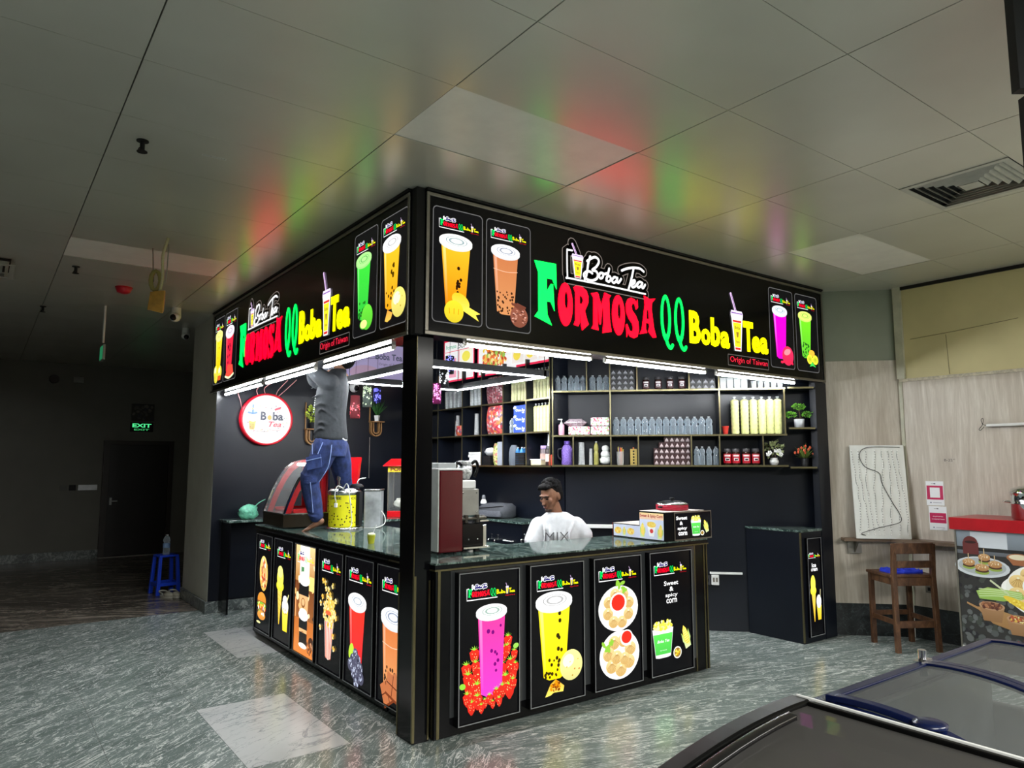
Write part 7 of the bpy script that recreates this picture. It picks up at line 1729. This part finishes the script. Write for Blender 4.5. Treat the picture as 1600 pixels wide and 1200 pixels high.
put(T, ('body', MB().b2(0, Wf, 0, .5, .0, 1.05), P('stall_grey', srgb(90, 86, 80), .5)), ('top_band', MB().b2(-.035, Wf, -.04, .50, 1.055, 1.15), P('scarlet_laminate', srgb(176, 20, 32), .3), .004), ('frame_edge', MB().b2(-.012, .0, -.012, .0, .0, 1.05), M_ALU))
A = Art(y=-.006); art_food(A, 1.02, .93); o = A.mb.build('printed_front', M_PRINT, T); o.location = (.0, 0, .125)
T = thing('steamer_pot', 'shiny steel steamer pot with lid and side handles on the red counter top', 'pot', (4.48, -1.66, 1.15), -PI / 2)
put(T, ('pot_body', MB().lathe([(.15, 0), (.165, .008), (.168, .12), (.172, .125), (.168, .13), (.168, .20), (.174, .205), (.172, .21)], 40), M_CHROME), ('lid', MB().lathe([(.17, .21), (.16, .235), (.10, .258), (.02, .265)], 40), M_CHROME), ('knob', MB().lathe([(.012, .262), (.012, .29), (.03, .30), (.026, .318), (.0005, .32)], 18).tube(bez([(-.05, 0, .268), (-.045, 0, .31), (0, 0, .322), (.045, 0, .31), (.05, 0, .268)], 5), .005, 8), M_CHROME), ('handle', MB().tube(bez([(-.165, -.03, .13), (-.21, -.03, .135), (-.21, .03, .135), (-.165, .03, .13)], 6), .007, 8), M_CHROME))

# ---------------------------------------------------------------- chest freezers
M_NAVY = P('navy_plastic', srgb(8, 20, 60), .25, var=.04); M_FGLASS = mk_thin('freezer_glass', (.50, .52, .52), .11, .05)
def arc(y0, y1, z0, rise, n=14): return [(y0 + (y1 - y0) * k / n, z0 + rise * math.sin(PI * k / n) - .15 * (k / n) ** 1.5) for k in range(n + 1)]
T = thing('chest_freezer', 'chest freezer with a navy rimmed arched glass top beside the black one', 'freezer', (-.06, -2.48, 0))
Lx_, Ly_ = 1.24, .74     # local: x along the hall, y toward the viewer is negative
put(T, ('body', MB().b2(.02, Lx_ - .02, -Ly_ + .02, -.02, .04, .30).b2(.02, .06, -Ly_ + .02, -.02, .30, .67).b2(Lx_ - .06, Lx_ - .02, -Ly_ + .02, -.02, .30, .67).b2(.06, Lx_ - .06, -.06, -.02, .30, .83).b2(.06, Lx_ - .06, -Ly_ + .02, -Ly_ + .06, .30, .68), P('freezer_inner_grey', srgb(104, 108, 110), .4), .01))
m = MB(); m.b2(0, Lx_, -.05, 0, .83, .885); m.b2(0, Lx_, -Ly_, -Ly_ + .05, .68, .735)
for x_ in (0, Lx_ - .05): m.loft([[(x_, p[0], p[1] - .06), (x_ + .05, p[0], p[1] - .06), (x_ + .05, p[0], p[1]), (x_, p[0], p[1])] for p in arc(-.045, -Ly_ + .045, .885, .035)], 0, False)
m.build('rim', M_NAVY, T, bevel=.012, seg=3)
for x0, x1, nm in ((.045, .66, 'lid'), (.66, 1.20, 'lid')):
    fr = MB(); a = arc(-.045, -Ly_ + .045, .885, .035)
    for x in (x0, x1 - .035): fr.loft([[(x, p[0], p[1]), (x + .035, p[0], p[1]), (x + .035, p[0], p[1] + .018), (x, p[0], p[1] + .018)] for p in a], 0, False)
    fr.b2(x0, x1, -.075, -.045, .885, .905); fr.b2(x0, x1, -Ly_ + .045, -Ly_ + .075, .735, .755)
    fo = fr.build('lid', M_NAVY, T, bevel=.003)
    g = MB(); g.loft([[(x0 + .03, p[0], p[1] + .010), (x1 - .03, p[0], p[1] + .010)] for p in a], 0, True, False); g.build('glass', M_FGLASS, fo)
put(T, ('lock', MB().cyl((.66, -.045, .905), (.66, -.045, .94), .014, n=14).b2(.62, .70, -.06, -.03, .900, .908), M_CHROME), ('lid_grip', MB().lathe([(.042, 0), (.043, .008), (.03, .013), (.0005, .014)], 24, (.058, -.33, .892)), M_NAVY))
M_ICE = [P('ice_bag_yellow', srgb(206, 190, 60), .4, var=.2), P('ice_bag_red', srgb(150, 50, 40), .4, var=.2), P('ice_bag_pale', srgb(170, 176, 176), .4, var=.2), P('ice_bag_brown', srgb(100, 70, 50), .4, var=.2)]
q = random.Random(2)
for k in range(14):
    t_ = thing('frozen_packet', f'{["yellow", "dull red", "pale", "brown"][k % 4]} frozen packet seen through the navy freezer glass', 'packet', (.13 + (k % 5) * .2, -2.66 - (k // 5) * .18, .302), q.uniform(-.5, .5), 'frozen packets in the navy freezer')
    lumpy(MB(), (0, 0, .05), (.09, .07, .05), k, 12, 7, .12).build('wrap', M_ICE[k % 4], t_)
# black arched island freezer: long side runs with x, top arched along x
T = thing('chest_freezer', 'black island freezer with a low arched glass lid and a long curved grip', 'freezer', (-.10, -2.46, 0))
def zc(x): return .905 - .30 * ((x + .02) / 1.2) ** 2
xs = [-.0 - 1.30 * k / 16 for k in range(17)]
m = MB(); m.loft([[(x, -.03, .04), (x, -.9, .04), (x, -.9, zc(x) - .05), (x, -.03, zc(x) - .05)] for x in (xs[0] - .02, xs[8], xs[16] + .02)], 0, False); m.build('body', M_BLKM, T)
m = MB(); m.loft([[(x, -.07, zc(x) - .05), (x, 0, zc(x) - .05), (x, .0, zc(x) - .008), (x, -.012, zc(x)), (x, -.06, zc(x)), (x, -.07, zc(x) - .006)] for x in xs], 0, False)
m.b2(-.02, .0, -.93, -.07, .85, .905); m.b2(-1.31, -1.29, -.93, -.0, .5, zc(-1.3)); m.loft([[(x, -.93, zc(x) - .05), (x, -.88, zc(x) - .05), (x, -.88, zc(x)), (x, -.93, zc(x))] for x in xs], 0, False)
rim = m.build('rim', P('satin_black', (.004, .004, .004), .35, spec=.1), T, bevel=.004)
MB().b2(.002, .011, -.93, -.02, .885, .909).build('white_edge', M_WHITE, T, bevel=.002)
m = MB(); m.loft([[(x, -.07, zc(x) - .012), (x, -.88, zc(x) - .012)] for x in xs], 0, True, False); m.build('glass_lid', mk_thin('dark_freezer_glass', (.25, .24, .23), .30, .045), T)
m = MB(); m.loft([[(x, -.10, zc(x) - .004), (x, -.128, zc(x) - .004), (x, -.128, zc(x) + .010), (x, -.10, zc(x) + .014)] for x in xs[2:8]], 0, True); m.build('grip', P('grey_glossy_grip', srgb(22, 21, 22), .2), T, bevel=.004)
m = MB(); m.loft([[(x, -.11, .6), (x, -.86, .6), (x, -.86, .62), (x, -.11, .62)] for x in (-.05, -1.25)], 0, False); m.build('inner_shelf', P('inner_dark', srgb(70, 62, 58), .5), T)
# hanging black display boards at the edge of the view
T = thing('hanging_board', 'two stacked black display boards hung above the freezers', 'board', (.60, -2.93, 0), RZ)
MB().b2(0.0, .9, -.02, .02, 2.80, 3.24).build('upper_board', M_BLKM, T); MB().b2(.02, .9, -.02, .02, 1.95, 2.78).build('lower_board', M_BLKM, T); MB().b2(.06, .08, -.01, .01, 2.78, 2.80).b2(.7, .72, -.01, .01, 2.78, 2.80).build('link', M_ALU, T)

# ================================================================ ceiling fittings
def air_vent(label, cx, cy, sx, sy, z):
    T = thing('air_vent', label, 'air vent', (cx, cy, z))
    W2, H2 = sx / 2, sy / 2
    def sq(m, a0, z0, a1, z1, t=.004):
        o = [(a0 * W2 * u, a0 * H2 * v) for u, v in ((-1, -1), (1, -1), (1, 1), (-1, 1))]; i = [(a1 * W2 * u, a1 * H2 * v) for u, v in ((-1, -1), (1, -1), (1, 1), (-1, 1))]
        for k in range(4): n = (k + 1) % 4; m.add([(*o[k], z0), (*o[n], z0), (*i[n], z1), (*i[k], z1), (*o[k], z0 + t), (*o[n], z0 + t), (*i[n], z1 + t), (*i[k], z1 + t)], [(0, 1, 2, 3), (4, 7, 6, 5), (0, 4, 5, 1), (3, 2, 6, 7)])
    m = MB(); sq(m, 1.0, -.006, .88, -.006); m.build('frame', P('vent_white', srgb(176, 174, 166), .4), T)
    for a in (.86, .72, .58, .44, .30):
        m = MB(); sq(m, a, .028, a - .085, -.004, .003); m.build('louvre', P('vent_white', srgb(176, 174, 166), .4), T)
    MB().b2(-.18 * W2, .18 * W2, -.18 * H2, .18 * H2, -.004, .0).build('centre_plate', P('vent_white', srgb(176, 174, 166), .4), T)
    MB().b2(-W2 * .9, W2 * .9, -H2 * .9, H2 * .9, .045, .05).build('duct_back', M_DARK, T)
    return T
air_vent('square louvred air vent in the ceiling above the stool wall', 2.6475, -2.04, .585, .58, H)
air_vent('square air vent in the dim ceiling toward the exit door', -2.22, 3.57, .58, .56, H - .055)
def sprinkler(label, x, y, z=H):
    T = thing('sprinkler_head', label, 'sprinkler', (x, y, z)); put(T, ('pipe', MB().cyl((0, 0, -.05), (0, 0, 0), .012, n=10).lathe([(.03, -.005), (.03, 0)], 16), M_BLKM), ('deflector', MB().lathe([(.026, -.062), (.026, -.058)], 14).tube(bez([(-.012, 0, -.04), (-.016, 0, -.05), (0, 0, -.06)], 4), .003, 6), M_BLKM))
sprinkler('dark sprinkler head in the bare ceiling area before the kiosk', -1.49, .27); sprinkler('small sprinkler head near the dim air vent', -1.507, 3.27); sprinkler('sprinkler head far down the dark passage ceiling', -1.62, 5.3)
T = thing('ceiling_label', 'small white printed label stuck on the ceiling panel', 'label', (-1.20, .262, H - .001)); A = Art(y=-.0); A.rect(0, .125, -.012, .012, (.75, .75, .72)); A.text('C0310172', .005, .12, -.008, .008, (.1, .1, .1)); A.mb.v = [(v[0], v[2] - v[0] * .06, v[1] * 3) for v in A.mb.v]; A.mb.build('print', M_PRINT, T)
T = thing('fire_alarm', 'red round alarm on the ceiling of the passage', 'alarm', (-1.06, 3.85, H)); put(T, ('alarm_body', MB().lathe([(.07, 0), (.072, -.015), (.055, -.05), (.03, -.06), (.0005, -.062)], 24), P('alarm_red', srgb(190, 20, 40), .3)), ('base_ring', MB().lathe([(.075, 0), (.075, -.006)], 24), M_RED))
T = thing('hoist_block', 'ochre wooden block and rope coil hanging from ceiling hooks', 'hoist', (-1.06, 2.15, 0))
put(T, ('rope', MB().tube(bez([(.02, -.20, H), (.0, -.14, 3.12), (.02, -.06, 2.98), (.01, -.04, 2.85), (.035, -.04, 2.80)], 8), .011, 8), P('pale_rope', srgb(190, 176, 140), .8, bump=.5, nscale=120)), ('chain', MB().tube([(-.02, .16, H), (-.03, .0, 2.95)], .005, 6).tube([(.045, -.1, H - .02), (.05, -.04, 2.95)], .004, 6), M_ALU),
    ('coil', MB().tube([(-.015 + .055 * math.cos(t_ / 12 * 2 * PI) * .6, .01 * (t_ % 12) / 12, 2.96 + .075 * math.sin(t_ / 12 * 2 * PI)) for t_ in range(30)], .016, 8), P('ochre_rope', srgb(150, 136, 82), .8)), ('block', MB().loft([[(-.07, -.05, 2.72), (.03, -.08, 2.70), (.06, .04, 2.74), (-.05, .06, 2.75)], [(-.055, -.04, 2.86), (.04, -.07, 2.88), (.065, .03, 2.89), (-.03, .05, 2.87)]], 0, False), P('ochre_wood', srgb(170, 124, 44), .5, var=.2), .004))
T = thing('security_camera', 'white dome camera on the ceiling near the signboard end', 'camera', (-.45, 4.55, H)); put(T, ('camera_body', MB().cyl((0, 0, -.11), (0, 0, 0), .05, .045, 20).ell((-.02, -.05, -.11), (.055, .05, .05)), M_WHITE), ('lens', MB().ell((-.045, -.085, -.12), (.034, .02, .034)), M_BLKG))
T = thing('security_camera', 'dim dome camera on the ceiling at the grey column', 'camera', (-.10, 5.75, H)); put(T, ('camera_body', MB().cyl((0, 0, -.10), (0, 0, 0), .045, .04, 20).ell((0, -.02, -.10), (.05, .05, .045)), M_WHITE), ('lens', MB().ell((0, -.06, -.115), (.03, .02, .03)), M_BLKG))
T = thing('hanging_exit_lamp', 'slim exit sign seen edge on, hanging on a white rod', 'exit sign', (-1.085, 4.88, 0)); put(T, ('rod', MB().cyl((0, 0, 2.85), (0, 0, H), .012, n=10), M_WHITE), ('sign_box', MB().b2(-.012, .012, -.12, .12, 2.66, 2.82), P('exit_frame', srgb(150, 156, 150), .4), .003), ('lit_face', MB().b2(-.014, -.012, -.11, .11, 2.67, 2.81), P('green_exit_glow', (.05, .5, .2), .4, emit=(.05, .6, .25), es=.25, var=0)))
T = thing('exit_sign', 'green lit EXIT sign above the dark door', 'exit sign', (.02, 10.24, 2.13))
put(T, ('sign_box', MB().b2(0, .36, 0, .05, 0, .16), M_BLKM, .004)); A = Art(y=-.001); A.text('EXIT', .03, .33, .075, .14, (.10, 1.0, .35), .03); A.text('EXIT', .06, .30, .02, .05, (.05, .5, .15), .02); A.mb.build('lit_lettering', colmat('exit_glow', .9, .4, .2, 'NONE'), T)
T = thing('notice_board', 'dim picture board above the lit exit sign', 'board', (.03, 10.27, 2.32)); put(T, ('board_panel', MB().b2(0, .36, 0, .03, 0, .30), P('dim_board', srgb(60, 56, 52), .5), .003)); A = Art(y=-.001); a_speck(A, .03, .33, .03, .27, 26, [(.10, .09, .08), (.04, .04, .05), (.16, .14, .12)], .03, 3); A.mb.build('print', M_PRINT, T)
for x, r, lab in ((-1.14, .075, 'round dark horn on the far wall beside a pale plate'),):
    T = thing('wall_horn', lab, 'horn', (x, 10.3, 2.97)); put(T, ('horn_body', MB().cyl((0, 0, 0), (0, -.06, 0), r, r * .9, 20), P('dark_horn', srgb(60, 52, 50), .5)))
T = thing('emergency_lamp', 'small pale emergency lamp on the far wall', 'lamp', (-.80, 10.3, 2.93)); put(T, ('lamp_body', MB().b2(-.08, .08, -.05, 0, 0, .1), P('dim_white', srgb(150, 150, 146), .5), .006))
for x, w, mt, lab in ((-.96, .11, P('dim_plate', srgb(110, 108, 104), .5), 'dim square switch plate on the far wall'), (-.83, .10, M_BLKM, 'black switch plate on the far wall'), (-.70, .28, P('satin_plate', srgb(196, 198, 200), .3, .4), 'long satin switch plate on the far wall catching light')):
    T = thing('switch_plate', lab, 'switch', (x, 10.3, 1.13)); put(T, ('plate', MB().b2(0, w, -.012, 0, 0, .09), mt, .003), ('rocker', MB().b2(w * .2, w * .8, -.016, -.012, .02, .07), mt))
# blue stool, bottle and clogs by the column
M_BST = P('cobalt_plastic', srgb(30, 70, 215), .35, var=.04)
T = thing('plastic_stool', 'cobalt blue plastic stool by the grey column with a bottle on it', 'stool', (-.13, 6.05, 0), .15)
put(T, ('seat', MB().b2(-.115, .115, -.115, .115, .44, .465), M_BST, .01))
for x in (-1, 1):
    for y in (-1, 1): MB().loft([[(x * .122 + a, y * .122 + b, 0) for a, b in ((-.022, -.022), (.022, -.022), (.022, .022), (-.022, .022))], [(x * .098 + a, y * .098 + b, .44) for a, b in ((-.018, -.018), (.018, -.018), (.018, .018), (-.018, .018))]], 0, False).build('leg', M_BST, T, bevel=.004)
for y in (-.115, .115): MB().b2(-.11, .11, y - .008, y + .008, .10, .14).build('stretcher', M_BST, T)
for x in (-.125, .125): MB().b2(x - .008, x + .008, -.12, .12, .10, .14).build('stretcher', M_BST, T)
o = mk_bottle(.24, .042, label=P('blue_white_label', srgb(120, 150, 190), .4))(); o.location = (-.13, 6.05, .465); o['label'] = 'large clear water bottle standing on the cobalt blue stool'
root = None
for i, (x, y, rz, lab) in enumerate(((-.17, 5.72, .3, 'pale rubber clog on the floor nearer the blue stool'), (-.08, 5.70, .1, 'pale rubber clog against the grey column base'))):
    T = thing('rubber_clog', lab, 'shoe', (x, y, 0), rz, 'pair of clogs')
    put(T, ('sole', MB().loft([ring(0, 0, 0, .045, .12), ring(0, 0, .02, .048, .125)]), P('clog_white', srgb(190, 188, 176), .6)), ('upper', lumpy(MB(), (0, -.045, .035), (.044, .075, .032), i, 14, 9, .04), P('clog_cream', srgb(176, 172, 156), .6)), ('heel_strap', MB().tube(bez([(-.042, .0, .045), (-.04, .1, .06), (0, .125, .065), (.04, .1, .06), (.042, 0, .045)], 5), [(.004, .009)] * 21, 8), P('clog_white', srgb(190, 188, 176), .6)))
